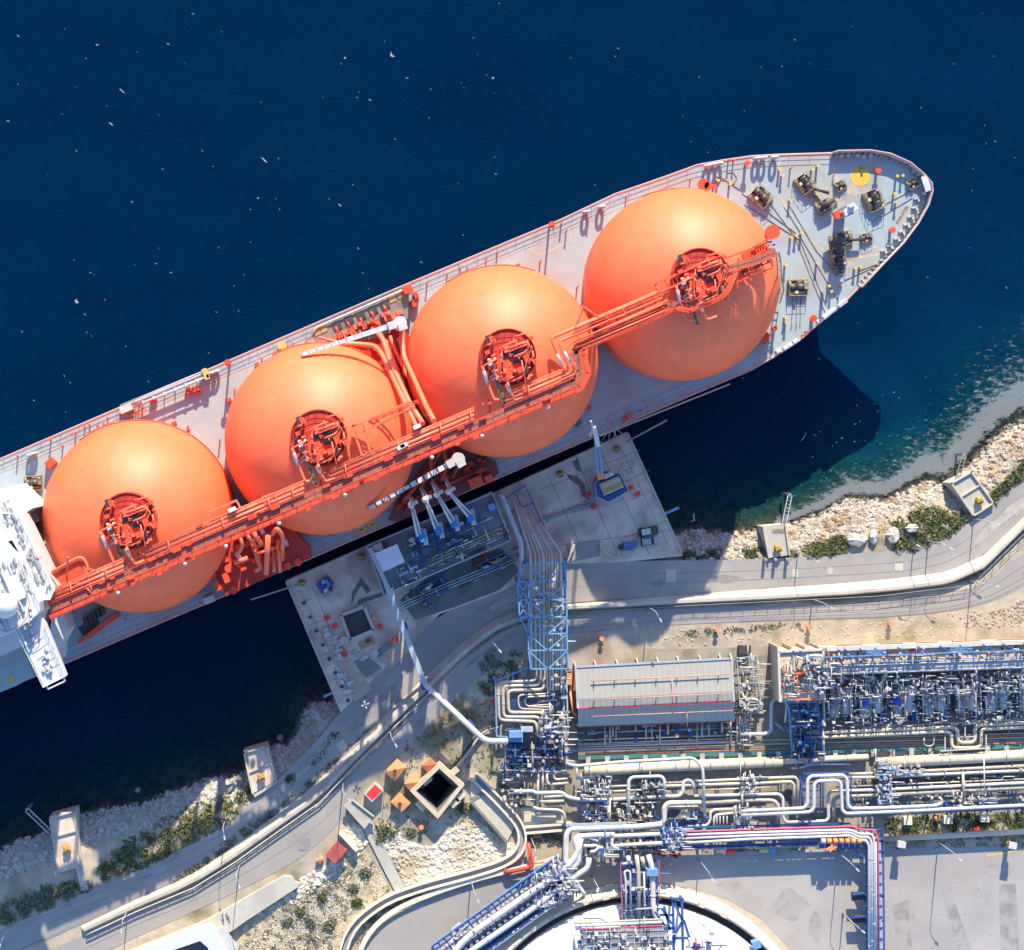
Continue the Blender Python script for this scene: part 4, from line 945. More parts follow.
# ---------------------------------------------------------------- shore rocks, plants, foam
M_rock = MAT('shore_rock', (.36, .31, .27), .9, .5, .7, col2=(.27, .185, .12), scale2=.25, amt2=.55, bump=.5)
M_rockw = MAT('white_rock', (.41, .385, .36), .9, .4, .9, bump=.5, col2=(.33, .28, .24), scale2=.6)
M_wet = MAT('wet_rock', (.055, .048, .035), .5, .4, .8)
M_grass = MAT('grass', (.085, .10, .035), .9, .55, .8, col2=(.22, .19, .09), scale2=.35)
M_bush = MAT('bush', (.13, .14, .08), .9, .55, .9, col2=(.19, .175, .11), scale2=.5)
def rocks(name, n, samp, size, mat, zoff=-.1, seed=1, kind='stuff'):
    rs = random.Random(seed); m = MB()
    t_ = (1 + 5 ** .5) / 2
    iv = [(-1, t_, 0), (1, t_, 0), (-1, -t_, 0), (1, -t_, 0), (0, -1, t_), (0, 1, t_), (0, -1, -t_), (0, 1, -t_), (t_, 0, -1), (t_, 0, 1), (-t_, 0, -1), (-t_, 0, 1)]
    fi = [(0, 11, 5), (0, 5, 1), (0, 1, 7), (0, 7, 10), (0, 10, 11), (1, 5, 9), (5, 11, 4), (11, 10, 2), (10, 7, 6), (7, 1, 8), (3, 9, 4), (3, 4, 2), (3, 2, 6), (3, 6, 8), (3, 8, 9), (4, 9, 5), (2, 4, 11), (6, 2, 10), (8, 6, 7), (9, 8, 1)]
    for _ in range(n):
        u, v = samp(rs); p = G(u, v, zoff); s = size(rs) * .55; a = rs.uniform(0, 6.28); ca, sa = math.cos(a), math.sin(a)
        sx, sy, sz = s * rs.uniform(.7, 1.3), s * rs.uniform(.6, 1.1), s * rs.uniform(.45, .85); vs = []
        for x, y, z in iv:
            j = rs.uniform(.7, 1.15); x, y, z = x * sx * j * .55, y * sy * j * .55, z * sz * j * .55; vs.append((p.x + x * ca - y * sa, p.y + x * sa + y * ca, p.z + z))
        m.add(vs, fi)
    return OBJ(name, m, mat, kind=kind)
def along(u0, u1, d0, d1, X=SX, Y=SY):
    def f(rs):
        while True:
            u = rs.uniform(u0, u1); d = rs.uniform(d0, d1); sl = (np.interp(u + 6, X, Y) - np.interp(u - 6, X, Y)) / 12
            return u - d * sl / math.sqrt(1 + sl * sl), np.interp(u, X, Y) + d / math.sqrt(1 + sl * sl)
    return f
sz1 = lambda rs: rs.choice((.35, .45, .5, .6, .7, .9, 1.3))
rocks('rock_armour', 5000, along(684, 1060, -1, 32), lambda rs: rs.choice((.3, .35, .4, .5, .65, .9, 1.4)), M_rock, seed=1)
rocks('rock_armour', 900, along(684, 1060, 0, 30), lambda rs: rs.choice((.3, .4, .6, .9)), M_rockw, seed=2)
rocks('wet_rocks', 700, along(690, 1060, -5, 3), sz1, M_wet, seed=3)
rocks('rock_armour', 4200, along(-40, 335, -1, 27), sz1, M_rockw, seed=4)
rocks('rock_armour', 500, along(-40, 335, 0, 34), lambda rs: rs.choice((.3, .4, .6, .8)), M_rock, seed=5)
rocks('wet_rocks', 500, along(-40, 335, -6, 2), sz1, M_wet, seed=6)
rocks('wet_rocks', 60, lambda rs: (rs.gauss(955, 5), rs.gauss(478, 3)), lambda rs: 1.6, M_wet, .5, seed=7)
for u, v, r in ((138, 790, .9), (280, 738, .9), (190, 790, .6)):
    rocks('boulder', 1, lambda rs: (u, v), lambda rs: 1.6 * r, M_rockw, .6, seed=int(u), kind='thing')
for o in [o for o in bpy.data.objects if o.name.startswith('boulder')]:
    o['label'] = {'boulder': 'lone pale boulder breaking the dark water between the two shaded dolphins', 'boulder.001': 'pale boulder in the water just above the ramped dolphin', 'boulder.002': 'smaller boulder at the waterline left of the ramped dolphin'}[o.name]; o['category'] = 'boulder'; o['group'] = 'boulders in the water'
# low plants: tufts made of small leaf faces
def tufts(name, n, samp, size, mat, seed=1, hgt=.7, leaf=.35, per=9, kind='stuff', label=None, cat=None, on=None):
    rs = random.Random(seed); m = MB()
    for _ in range(n):
        u, v = samp(rs); s = size(rs)
        if kind == 'stuff' and math.sin(u * .31 + 1.3 * math.sin(v * .23)) + math.sin(v * .37 + 1.7 * math.sin(u * .19)) + rs.gauss(0, .55) < -.35: continue
        b = G(u, v, .02) if on is None else W(u, v, on)
        for _k in range(per):
            a = rs.uniform(0, 6.28); d = s * math.sqrt(rs.random()); h = s * hgt * rs.uniform(.1, 1) * (1 - .5 * d / s)
            c = b + Vector((d * math.cos(a), d * math.sin(a), h)); l_ = leaf * rs.uniform(.5, 1.3)
            x = Vector((rs.gauss(0, 1), rs.gauss(0, 1), rs.gauss(0, .5))).normalized() * l_; y = Vector((rs.gauss(0, 1), rs.gauss(0, 1), rs.gauss(0, .5))).normalized() * l_
            m.add([c - x, c + y * .6, c + x, c - y * .6], [(0, 1, 2, 3)])
    return OBJ(name, m, mat, kind=kind, label=label, cat=cat)
def inpoly(poly):
    us_ = [p[0] for p in poly]; vs_ = [p[1] for p in poly]
    def f(rs):
        while True:
            u, v = rs.uniform(min(us_), max(us_)), rs.uniform(min(vs_), max(vs_)); c = False
            for i in range(len(poly)):
                a, b = poly[i], poly[i - 1]
                if (a[1] > v) != (b[1] > v) and u < (b[0] - a[0]) * (v - a[1]) / (b[1] - a[1]) + a[0]: c = not c
            if c: return u, v
    return f
gs = lambda rs: rs.uniform(.5, 1.1)
tufts('grass', 620, inpoly([(792, 556), (800, 549), (825, 541), (845, 536), (848, 545), (842, 553), (820, 555)]), gs, M_grass, 1)
tufts('grass', 560, inpoly([(893, 550), (900, 540), (906, 520), (925, 512), (960, 518), (972, 508), (975, 518), (940, 540), (910, 551)]), gs, M_grass, 2)
tufts('grass', 300, inpoly([(862, 535), (890, 523), (925, 508), (965, 512), (930, 524), (900, 532), (892, 524)]), gs, M_grass, 3)
tufts('grass', 340, inpoly([(988, 500), (1000, 487), (1024, 462), (1040, 450), (1040, 462), (1010, 488), (992, 505)]), gs, M_grass, 4)
tufts('grass', 260, inpoly([(735, 552), (760, 548), (790, 553), (788, 558), (740, 559)]), gs, M_grass, 5)
tufts('grass', 160, inpoly([(676, 553), (720, 551), (722, 558), (680, 560)]), gs, M_grass, 6)
tufts('grass', 760, inpoly([(95, 885), (100, 865), (130, 838), (175, 815), (230, 792), (256, 785), (258, 795), (225, 824), (160, 858), (112, 879)]), lambda rs: rs.uniform(.6, 1.2), M_grass, 7)
tufts('grass', 500, inpoly([(0, 925), (0, 905), (50, 885), (100, 880), (90, 890), (40, 910)]), gs, M_bush, 8)
tufts('grass', 420, inpoly([(284, 778), (330, 740), (350, 712), (352, 716), (320, 758), (290, 782)]), gs, M_grass, 9)
tufts('grass', 500, inpoly([(180, 888), (300, 800), (390, 718), (384, 718), (300, 788), (170, 884)]), lambda rs: rs.uniform(.3, .7), M_bush, 10)
# foam along the stony shore, sun glitter painted in as the same grey cover
mf = bpy.data.materials.new('foam_glitter'); mf.use_nodes = True; t = mf.node_tree; n = t.nodes; l = t.links
b = n['Principled BSDF']; b.inputs['Base Color'].default_value = (.33, .34, .36, 1); b.inputs['Roughness'].default_value = .9
g = n.new('ShaderNodeNewGeometry'); mp = n.new('ShaderNodeMapping'); mp.inputs['Rotation'].default_value = (0, 0, R(-30)); mp.inputs['Scale'].default_value = (1.0, 2.2, 1); l.new(g.outputs['Position'], mp.inputs[0])
na = n.new('ShaderNodeTexNoise'); na.inputs['Scale'].default_value = .5; na.inputs['Detail'].default_value = 7; na.inputs['Roughness'].default_value = .75; l.new(mp.outputs[0], na.inputs['Vector'])
at_ = n.new('ShaderNodeAttribute'); at_.attribute_name = 'cover'
ad = n.new('ShaderNodeMath'); ad.operation = 'ADD'; l.new(na.outputs['Fac'], ad.inputs[0]); l.new(at_.outputs['Fac'], ad.inputs[1])
mr = n.new('ShaderNodeMapRange'); mr.inputs[1].default_value = 1.0; mr.inputs[2].default_value = 1.12; mr.inputs[3].default_value = 0; mr.inputs[4].default_value = .46; l.new(ad.outputs[0], mr.inputs[0])
l.new(mr.outputs[0], b.inputs['Alpha'])
def foam(name, u0, u1, prof, step=3):
    us_ = np.arange(u0, u1, step); ds = [p[0] for p in prof]; m = MB(); cov_ = []; z = .05
    for u in us_:
        sl = (np.interp(u + 6, SX, SY) - np.interp(u - 6, SX, SY)) / 12; q = math.sqrt(1 + sl * sl); k = prof_k(u)
        for d, c in prof:
            dd = d * k; p = W(u + dd * sl / q * .6, np.interp(u, SX, SY) - dd / q, z); m.v.append(tuple(p)); cov_.append(c * min(1, 1 if k > .3 else .8))
    N_ = len(prof)
    for i in range(len(us_) - 1):
        for j in range(N_ - 1): a = i * N_ + j; m.f.append((a, a + N_, a + N_ + 1, a + 1))
    m.sm = [True] * len(m.f); m.mi = [0] * len(m.f)
    o = OBJ(name, m, mf, kind='stuff'); at = o.data.attributes.new('cover', 'FLOAT', 'POINT'); at.data.foreach_set('value', cov_)
def prof_k(u): return float(np.interp(u, [770, 800, 850, 900, 940, 985, 1024, 1100], [.25, .55, .8, 1.0, 1.5, 1.7, 1.9, 2.2]))
foam('foam_glitter', 775, 1120, [(2, .3), (6, .52), (10, .70), (16, .72), (21, .58), (27, .50), (36, .46), (50, .41), (64, .30)])
# scattered white flecks on the open water
m = MB(); rs = random.Random(11)
def fleck(u, v, L, wd, ang):
    c = W(u, v, .06); n_ = 7; a = R(ang); pts = []
    for k in range(n_):
        t_ = k / (n_ - 1) - .5; cx = t_ * L; cy = rs.gauss(0, wd * .35) + 1.2 * wd * t_ * t_; pts.append((cx, cy, wd * (1 - 3.4 * t_ * t_) * rs.uniform(.5, 1.1)))
    for k in range(n_ - 1):
        q = []
        for x, y, w_ in (pts[k], pts[k + 1]):
            for s_ in (-1, 1):
                yy = y + s_ * max(.03, w_) / 2; q.append(Vector((c.x + x * math.cos(a) - yy * math.sin(a), c.y + x * math.sin(a) + yy * math.cos(a), .06)))
        m.add([q[0], q[2], q[3], q[1]], [(0, 1, 2, 3)])
for _ in range(150):
    u, v = rs.uniform(0, 1024), rs.uniform(0, 420)
    if v > 445 - .42 * u and u < 700: continue
    fleck(u, v, rs.choice((.2, .3, .3, .4, .6)), rs.uniform(.08, .2), rs.gauss(-35, 18))
for u, v, L, wd, a in ((392, 55, 1.8, .7, -40), (264, 160, 2.6, .4, -38), (76, 302, 1.4, .9, -50), (122, 91, 2.4, .3, -45), (111, 124, 1.6, .4, -40), (493, 78, .8, .5, 0), (345, 58, .6, .6, 0), (258, 198, .6, .4, 0), (340, 205, 1.2, .3, -30), (97, 45, .9, .4, -20), (804, 437, 3.4, .3, 60), (693, 518, 2.8, .7, 75), (18, 36, 1, .3, -40), (8, 121, 1, .3, -20), (370, 100, .9, .3, -30), (193, 14, .8, .3, 0), (168, 44, .9, .3, -20), (407, 78, .9, .3, 0)):
    fleck(u, v, L * .75, wd * .7, a)
for _ in range(70):
    u = rs.uniform(800, 1024); v = np.interp(u, SX, SY) - rs.uniform(20, 110); fleck(u, v, rs.choice((.2, .3, .5)), rs.uniform(.06, .14), rs.gauss(30, 30))
OBJ('whitecaps', m, MAT('whitecap_foam', (.27, .31, .35), .9, .2, 1), kind='stuff')
# four flat pale boulders in the verge
for (u, v, w_, h_), lb in zip(((857, 540, 22, 15), (874, 537, 11, 18), (893, 535, 15, 19), (912, 528, 16, 11)), ('wide', 'narrow', 'broad tall', 'small')):
    rs = random.Random(int(u)); m = MB(); N_ = 14; top = []; bot = []
    for k in range(N_):
        a = 2 * math.pi * k / N_; r_ = rs.uniform(.82, 1.1); top.append(G(u + w_ / 2 * r_ * .8 * math.cos(a), v + h_ / 2 * r_ * .8 * math.sin(a), 1.0 + rs.uniform(-.2, .3))); bot.append(G(u + w_ / 2 * r_ * math.cos(a), v + h_ / 2 * r_ * math.sin(a), -.3))
    c = G(u, v, 1.4); vs_ = bot + top + [c]; fs = []
    for k in range(N_):
        j = (k + 1) % N_; fs += [(k, N_ + k, N_ + j, j), (N_ + k, 2 * N_, N_ + j)]
    m.add(vs_, fs)
    OBJ('flat_boulder', m, M_rockw, label={'wide': 'widest flat pale boulder in the grass verge, nearest the concrete dolphin', 'narrow': 'narrow upright pale boulder second in the row on the grass verge', 'broad tall': 'large pale boulder third in the row on the grass verge', 'small': 'small pale boulder at the bushy end of the row on the grass verge'}[lb], cat='boulder', group='pale boulders on the grass verge')
# ---------------------------------------------------------------- concrete mooring dolphins
def dolphin(corners, walls, z, hook, plank, label, mid=True, foot=None):
    c = sum((W(u, v, z) for u, v in corners), Vector()) / len(corners)
    r = ROOT('mooring_dolphin', Vector((c.x, c.y, z - 4.6)), label, 'mooring platform', 'mooring dolphins along the shore')
    m = MB(); m.prism([W(u, v, z) for u, v in corners], -.5, z); OBJ('slab', m, M_quay if plank == 'shade' else M_conc, r)
    m = MB(); n = len(corners)
    for i in walls:
        a, b = W(*corners[i], z), W(*corners[(i + 1) % n], z); cc = (c - (a + b) / 2); cc.z = 0; cc = cc.normalized() * .3; m.beam(a + cc * .6 + Vector((0, 0, .25)), b + cc * .6 + Vector((0, 0, .25)), .34, .5)
    SPLIT('parapet', m, M_concl, r)
    if mid:
        q = lambda a, b, f: (lerp(corners[a][0], corners[b][0], f), lerp(corners[a][1], corners[b][1], f)); m = MB()
        m.beam(W(*q(0, 3, mid), z + .2), W(*q(1, 2, mid), z + .2), .35, .4); OBJ('cross_wall', m, M_concl, r)
    h = W(*hook, z); m = MB()
    m.cyl((h.x, h.y, z), .7, .5, 12); m.box((h.x, h.y, z + .9), (1.1, .7, 1.0), R(30)); m.box((h.x + .5, h.y - .5, z + .7), (.5, 1.2, .7), R(-20)); m.tube([(h.x - .7, h.y + .7, z + .9), (h.x, h.y + .1, z + 1.3), (h.x + .9, h.y - .5, z + .8)], .22, 8); m.tube([(h.x - .3, h.y - .8, z + .5), (h.x + .2, h.y, z + 1.2)], .2, 8)
    OBJ('mooring_hook', m, M_yel2, r)
    return r
M_yel2 = MAT('ochre_paint', (.42, .26, .05), .6, .25, 1)
d1 = dolphin([(950, 483), (971, 471), (994, 503), (973, 517)], (0, 1, 2, 3), 5.6, (978, 500), None, 'rightmost concrete mooring dolphin, beside the glittering foam', .42)
d2 = dolphin([(762, 526.5), (786, 524), (790, 555), (768, 558)], (1, 3), 5.6, (777, 548), None, 'concrete mooring dolphin between quay and flat boulders, with a grating', False)
m = MB()
for k in range(9): p = W(773 + k * 1.3, 530.5, 5.6); m.box((p.x, p.y, 5.7), (.14, .7, .25))
SPLIT('grating_bar', m, M_brown, d2, minl=.1)
d3 = dolphin([(243, 752), (267, 745), (277, 780), (252, 794)], (0, 1, 3), 5.6, (261, 776), 'shade', 'concrete mooring dolphin in the ship shadow nearest the left end of the quay', .5)
d4 = dolphin([(49, 817), (75, 810), (83, 866), (58, 873)], (0, 1, 3), 5.6, (67, 848), 'shade', 'long concrete mooring dolphin at the far left of the shore with a narrow ramp behind', .36)
def ramp(root, a, b, w_, z0, z1):
    m = MB(); m.beam(W(*a, z0), W(*b, z1), w_, .4); OBJ('access_ramp', m, M_conc, root)
ramp(d4, (79, 866), (85, 890), 1.6, 5.5, 5.1)
ramp(d3, (254, 796), (278, 781), .6, 5.5, 5.5)
for k in (764, 774, 786): m = MB(); m.cyl(W(k, 559, 5), .35, 2.0, 8); OBJ('post', m, M_grey, d2)
def gangplank(a, b, z0, z1, label, mat=None):
    A_, B_ = W(*a, z0), W(*b, z1); d = (B_ - A_).normalized(); n_ = Vector((-d.y, d.x, 0)); r = ROOT('gangplank', A_, label, 'footbridge')
    for s_ in (-.45, .45): m = MB(); m.beam(A_ + n_ * s_, B_ + n_ * s_, .16, .3); OBJ('side_rail', m, mat or M_whited, r)
    m = MB(); L = (B_ - A_).length
    for i in range(int(L / .8)): p = A_ + d * (i * .8 + .4); m.beam(p - n_ * .45, p + n_ * .45, .12, .08)
    o = OBJ('rungs', m, M_grey, r); o['kind'] = 'stuff'
    m = MB(); m.beam(B_ + d * .1, Vector((B_.x + d.x * .1, B_.y + d.y * .1, -2)), .5); OBJ('pile', m, M_grey, r)
gangplank((784, 524), (790, 495), 5.4, 5.4, 'thin twin-railed gangplank reaching out over the water from the middle right dolphin')
gangplank((50, 832), (27, 810), 5.4, 5.4, 'thin twin-railed gangplank reaching out over the water from the far left dolphin')
gangplank((958, 478), (964, 455), 5.4, 5.4, 'thin twin-railed gangplank reaching into the foam from the far right dolphin', M_brown)
# ---------------------------------------------------------------- the quay and everything on it
QT = 5.02
def Q(u, v, dz=0.0): return W(u, v, QT + dz)
M_blue = MAT('blue_paint', (.03, .085, .27), .5, .2, .8)
M_bluel = MAT('light_blue_paint', (.14, .27, .47), .5, .15, .8)
M_steel = MAT('galvanised_steel', (.40, .42, .45), .45, .15, .9, metal=.2)
M_pipe = MAT('pale_pipe_cladding', (.45, .39, .31), .45, .2, .7, metal=.1)
M_pipew = MAT('white_pipe_cladding', (.50, .475, .44), .4, .14, .7)
M_cream = MAT('cream_pipe_paint', (.56, .47, .34), .5, .08, .5)
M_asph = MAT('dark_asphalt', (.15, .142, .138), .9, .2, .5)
M_orange = MAT('orange_paint', (.72, .26, .10), .6, .15, .8)
M_redb = MAT('bright_red_paint', (.75, .045, .035), .5, .12, .8)
M_glass = MAT('dark_glass', (.015, .02, .03), .08, .1, 1, spec=.6)
def flat(name, pts, dz, mat, z=QT, parent=None, **k):
    m = MB(); ps = T(*[(u, v, z + dz) for u, v in pts]); A = sum(ps[i].x * ps[(i + 1) % len(ps)].y - ps[(i + 1) % len(ps)].x * ps[i].y for i in range(len(ps))); m.poly(ps if A > 0 else ps[::-1]); return OBJ(name, m, mat, parent, **k)
# slab joints, worn patches, kerbs
m = MB()
def seam(m, a, b, w_=.12, z=QT, dz=.008):
    A_, B_ = W(*a, z + dz), W(*b, z + dz); d = (B_ - A_).normalized(); n_ = Vector((-d.y, d.x, 0)) * w_ / 2; m.quad(A_ + n_, A_ - n_, B_ - n_, B_ + n_)
for a, b in (((548, 475), (580, 545)), ((575, 455), (618, 556)), ((600, 450), (650, 555)), ((622, 450), (668, 545)), ((545, 520), (650, 470)), ((540, 490), (640, 450)), ((560, 545), (672, 530)), ((300, 590), (348, 690)), ((312, 585), (360, 700)), ((310, 625), (322, 620)), ((322, 655), (334, 650)), ((332, 680), (344, 675)), ((300, 603), (312, 598)), ((620, 540), (668, 520)), ((630, 500), (650, 492))): seam(m, a, b)
o = OBJ('slab_joints', m, M_concd); o['kind'] = 'stuff'
PN = []
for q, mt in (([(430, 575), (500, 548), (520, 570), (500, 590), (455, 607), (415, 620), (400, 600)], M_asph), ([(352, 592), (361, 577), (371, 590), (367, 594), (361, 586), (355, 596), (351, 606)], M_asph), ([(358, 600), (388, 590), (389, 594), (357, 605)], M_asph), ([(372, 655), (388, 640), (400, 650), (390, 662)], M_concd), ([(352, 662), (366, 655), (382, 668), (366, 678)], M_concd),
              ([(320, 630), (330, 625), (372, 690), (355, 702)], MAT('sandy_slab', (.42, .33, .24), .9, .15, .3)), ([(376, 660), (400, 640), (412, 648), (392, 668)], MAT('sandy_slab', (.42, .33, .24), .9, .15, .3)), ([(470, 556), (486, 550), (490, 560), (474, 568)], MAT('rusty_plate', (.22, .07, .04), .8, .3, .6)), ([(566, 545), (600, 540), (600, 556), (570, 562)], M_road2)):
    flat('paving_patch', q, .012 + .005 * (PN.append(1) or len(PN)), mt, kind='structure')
seg = [((286, 581.5), (338, 704)), ((287, 581), (492, 492)), ((628, 433), (682, 553))]
m = MB()
for a, b in seg: m.beam(Q(*a, .12), Q(*b, .12), .35, .3)
o = OBJ('quay_kerb', m, M_concl, kind='structure')
m = MB(); m.box(Q(337, 692, -.6) + Vector((-.6, 0, 0)), (.5, 5, 1.0), R(-67)); OBJ('fender', m, M_bluel, label='pale blue fender panel on the left edge of the quay near the rocks', cat='fender')
m = MB(); m.box(Q(664, 513, -.6) + Vector((.5, 0, 0)), (.5, 6, 1.0), R(-66)); OBJ('fender', m, M_bluel, label='pale blue fender panel on the right edge of the quay', cat='fender')
# dark quay bollards along the left edge
b0 = None
ORD = ('first', 'second', 'third', 'fourth', 'fifth', 'sixth', 'seventh', 'eighth', 'ninth', 'tenth', 'eleventh', 'twelfth')
for i in range(8):
    u, v = lerp(304, 348, i / 7), lerp(603, 700, i / 7)
    m = MB(); m.cyl((0, 0, 0), .3, .6, 10); m.cyl((0, 0, .6), .42, .2, 10)
    if b0 is None: b0 = OBJ('quay_bollard', m, M_dark); o = b0; place(o, Q(u, v), None, 'black bollard nearest the ship on the left edge of the quay', 'bollard', 'black bollards on the quay edge')
    else: INST(b0, Q(u, v), None, 0, ORD[i] + ' black bollard from the ship on the left edge of the quay', 'bollard', 'black bollards on the quay edge')
# yellow mooring hooks
for u, v, lb in ((302, 583, 'at the left corner of the quay beside the long mooring pole'), (361, 557, 'beside the white jetty cabin'), (560, 474, 'on the quay left of the gangway crane'), (617, 449, 'near the right corner of the quay')):
    p = Q(u, v); r = ROOT('mooring_hook', p, 'weathered yellow mooring hook ' + lb, 'mooring hook', 'yellow mooring hooks on the quay')
    m = MB(); m.cyl(p, .8, .3, 12); OBJ('base', m, M_brown, r)
    m = MB(); m.box(p + Vector((0, 0, .7)), (1.2, .6, .8), R(20)); m.tube([p + Vector((-.8, .5, .5)), p + Vector((0, 0, 1.2)), p + Vector((.9, .3, .6))], .2, 8); OBJ('hook', m, M_yel2, r)
for a, b, lb in (((303, 583), (251, 599.5), 'long pale mooring pole reaching from the left quay corner to the hull'), ((626, 442), (667, 420), 'pale mooring pole reaching out from the right quay corner')):
    m = MB(); m.tube([Q(*a, .8), W(*b, 8.5)], .18, 6); OBJ('mooring_pole', m, M_grey, label=lb, cat='pole')
m = MB()
for a, b in (((603, 444), (598, 440)), ((608, 443), (610, 432)), ((612, 442), (616, 430)), ((618, 439), (612, 429)), ((624, 436), (616, 428)), ((602, 441), (606, 434))): m.tube([Q(*a, .3), W(*b, 9)], .09, 5)
for i, o in enumerate(SPLIT('mooring_line', m, M_steel, None, minl=.1, cat='rope', group='mooring lines at the gangway crane')): o['label'] = ORD[i] + ' thin mooring line right of the gangway crane boom, running up to the hull'
# jetty platform with the loading arms
PZ = 9.0
JP = [(367, 546), (492, 493), (511, 540), (384, 595)]
jr = ROOT('jetty_platform', Q(440, 545), 'raised dark jetty platform between ship and road, carrying the loading arms', 'platform')
m = MB(); m.prism(T(*[(u, v, PZ) for u, v in JP]), PZ - 1, PZ); OBJ('deck', m, MAT('platform_concrete', (.20, .20, .22), .85, .2, .25, col2=(.12, .12, .14), scale2=.12), jr)
for u, v in ((372, 550), (430, 525), (488, 500), (388, 588), (450, 563), (505, 538)): m = MB(); m.cyl(Q(u, v), .6, PZ - 1 - QT, 10); OBJ('column', m, M_concd, jr)
for a, b in zip(JP, JP[1:] + JP[:1]): m = MB(); m.beam(W(*a, PZ + .2), W(*b, PZ + .2), .4, .4); OBJ('kerb', m, M_steel, jr)
m = MB(); m.rail(T((384, 594, PZ), (511, 540, PZ)), 1.1, .06, 2); m.rail(T((367, 546, PZ), (384, 594, PZ)), 1.1, .06, 2); m.rail(T((492, 494, PZ), (510, 539, PZ)), 1.1, .06, 2); OBJ('handrail', m, M_steel, jr)
for dv, r in ((-4, .18), (-7, .15), (-10, .12)): m = MB(); m.tube(T((427, 570 + dv, PZ + .4), (505, 537 + dv, PZ + .4)), r, 8); OBJ('deck_pipe', m, M_pipe, jr)
for u in (432, 446, 462, 478, 492):
    m = MB(); v = 569 - .42 * (u - 427); m.tube(T((u, v - 8, PZ + .6), (u + 5, v - 13, PZ + .6), (u + 11, v - 12, PZ + .6), (u + 9, v - 7, PZ + .6)), .15, 6, bend=.6); OBJ('pipe_bend', m, M_pipe, jr)
m = MB(); m.tube(T((461, 552, PZ + 1), (463, 560, PZ + 1)), .2, 6); OBJ('pipe_stub', m, M_pipew, jr)
m = MB(); bx(m, 492, 507, PZ, 1.5, 1.5, 2, 23); OBJ('junction_box', m, M_bluel, jr)
for k in range(10): m = MB(); bx(m, rnd.uniform(400, 420), rnd.uniform(566, 580), PZ, rnd.uniform(.5, 2), .5, rnd.uniform(.6, 1.6), 23); OBJ('valve_skid', m, rnd.choice((M_steel, M_blue, M_pipew)), jr)
# the jetty cabin
cr_ = ROOT('jetty_cabin', W(389, 557, PZ), 'square white-roofed cabin on the corner of the jetty platform', 'cabin')
m = MB(); m.prism(T((375, 552, PZ), (395, 544.5, PZ), (403, 560, PZ), (382, 570, PZ)), PZ, PZ + 3.2); OBJ('wall', m, M_whited, cr_)
cb_ = [W(u, v, PZ + 3.3) for u, v in ((373, 554), (397, 544), (405, 562), (382, 572.5))]; m = MB(); m.prism(cb_, PZ + 3.2, PZ + 3.5); OBJ('roof', m, MAT('roof_sheet', (.62, .66, .72), .4, .06, .4), cr_)
m = MB(); bx(m, 378, 547.5, PZ, 2, 1.6, 2.4); OBJ('annex', m, M_whited, cr_)
# loading arms
ARMS = [((409, 493), (411, 505), (417.5, 536), (425, 537)), ((420.4, 485.7), (425, 499.7), (435, 528.4), (441, 530)), ((432, 480), (436.6, 494.5), (451, 522.5), (456.5, 523)), ((444.7, 476), (448.4, 491.6), (467.6, 516), (472.7, 517))]
for i, (a, b, c, d) in enumerate(ARMS):
    lb = ('white marine loading arm nearest the cabin, joined to the ship', 'second white loading arm from the cabin', 'third loading arm from the cabin with a pale twin boom', 'loading arm farthest from the cabin')[i]
    bs = W(*c, PZ); r = ROOT('loading_arm', bs, lb, 'loading arm', 'loading arms on the jetty')
    m = MB(); m.cyl(bs, .75, 9, 12); OBJ('riser', m, M_blue, r)
    tp = W(*c, 19.5); m = MB(); m.tube([tp, W(*b, 23)], .3, 10); OBJ('inboard_arm', m, M_pipew, r)
    m = MB(); m.tube([tp + Vector((.7, .5, .5)), W(b[0] + 2, b[1] + 1, 23.5)], .22, 8); OBJ('boom_strut', m, M_steel, r)
    m = MB(); m.tube([W(*b, 23), W(b[0] + 3, b[1] - 2, 22.5), W(*a, 18.5)], .28, 10); OBJ('outboard_arm', m, MAT('lilac_grey_pipe', (.42, .40, .47), .5, .1, 1), r)
    m = MB(); q = W(*b, 23.2); m.ball(q, .75, 10); m.box(q + Vector((.9, .5, 0)), (1.1, .8, .8), R(30)); OBJ('swivel', m, M_whited, r)
    m = MB(); m.box(W(d[0], d[1], 18), (1.0, 3.4, 1.2), R(10)); OBJ('counterweight', m, M_whited, r)
    m = MB(); m.box(W(d[0] - 3.5, d[1] - 1.5, 19), (1.4, 2.6, 1.4), R(25)); OBJ('slewing_head', m, MAT('azure_paint', (.04, .17, .45), .5, .15, 1), r)
    m = MB(); m.beam(W(*c, PZ + .4), W(c[0] + 6, c[1] + 26 - i * 4, PZ + .4), .45); OBJ('foot_beam', m, M_blue, r)
    for k in range(5): m = MB(); bx(m, c[0] + rnd.uniform(-6, 3), c[1] + rnd.uniform(3, 9), PZ, rnd.uniform(.5, 1.3), rnd.uniform(.4, 1), rnd.uniform(.8, 3), 23); OBJ('base_fitting', m, rnd.choice((M_dark, M_blue, M_steel)), r)
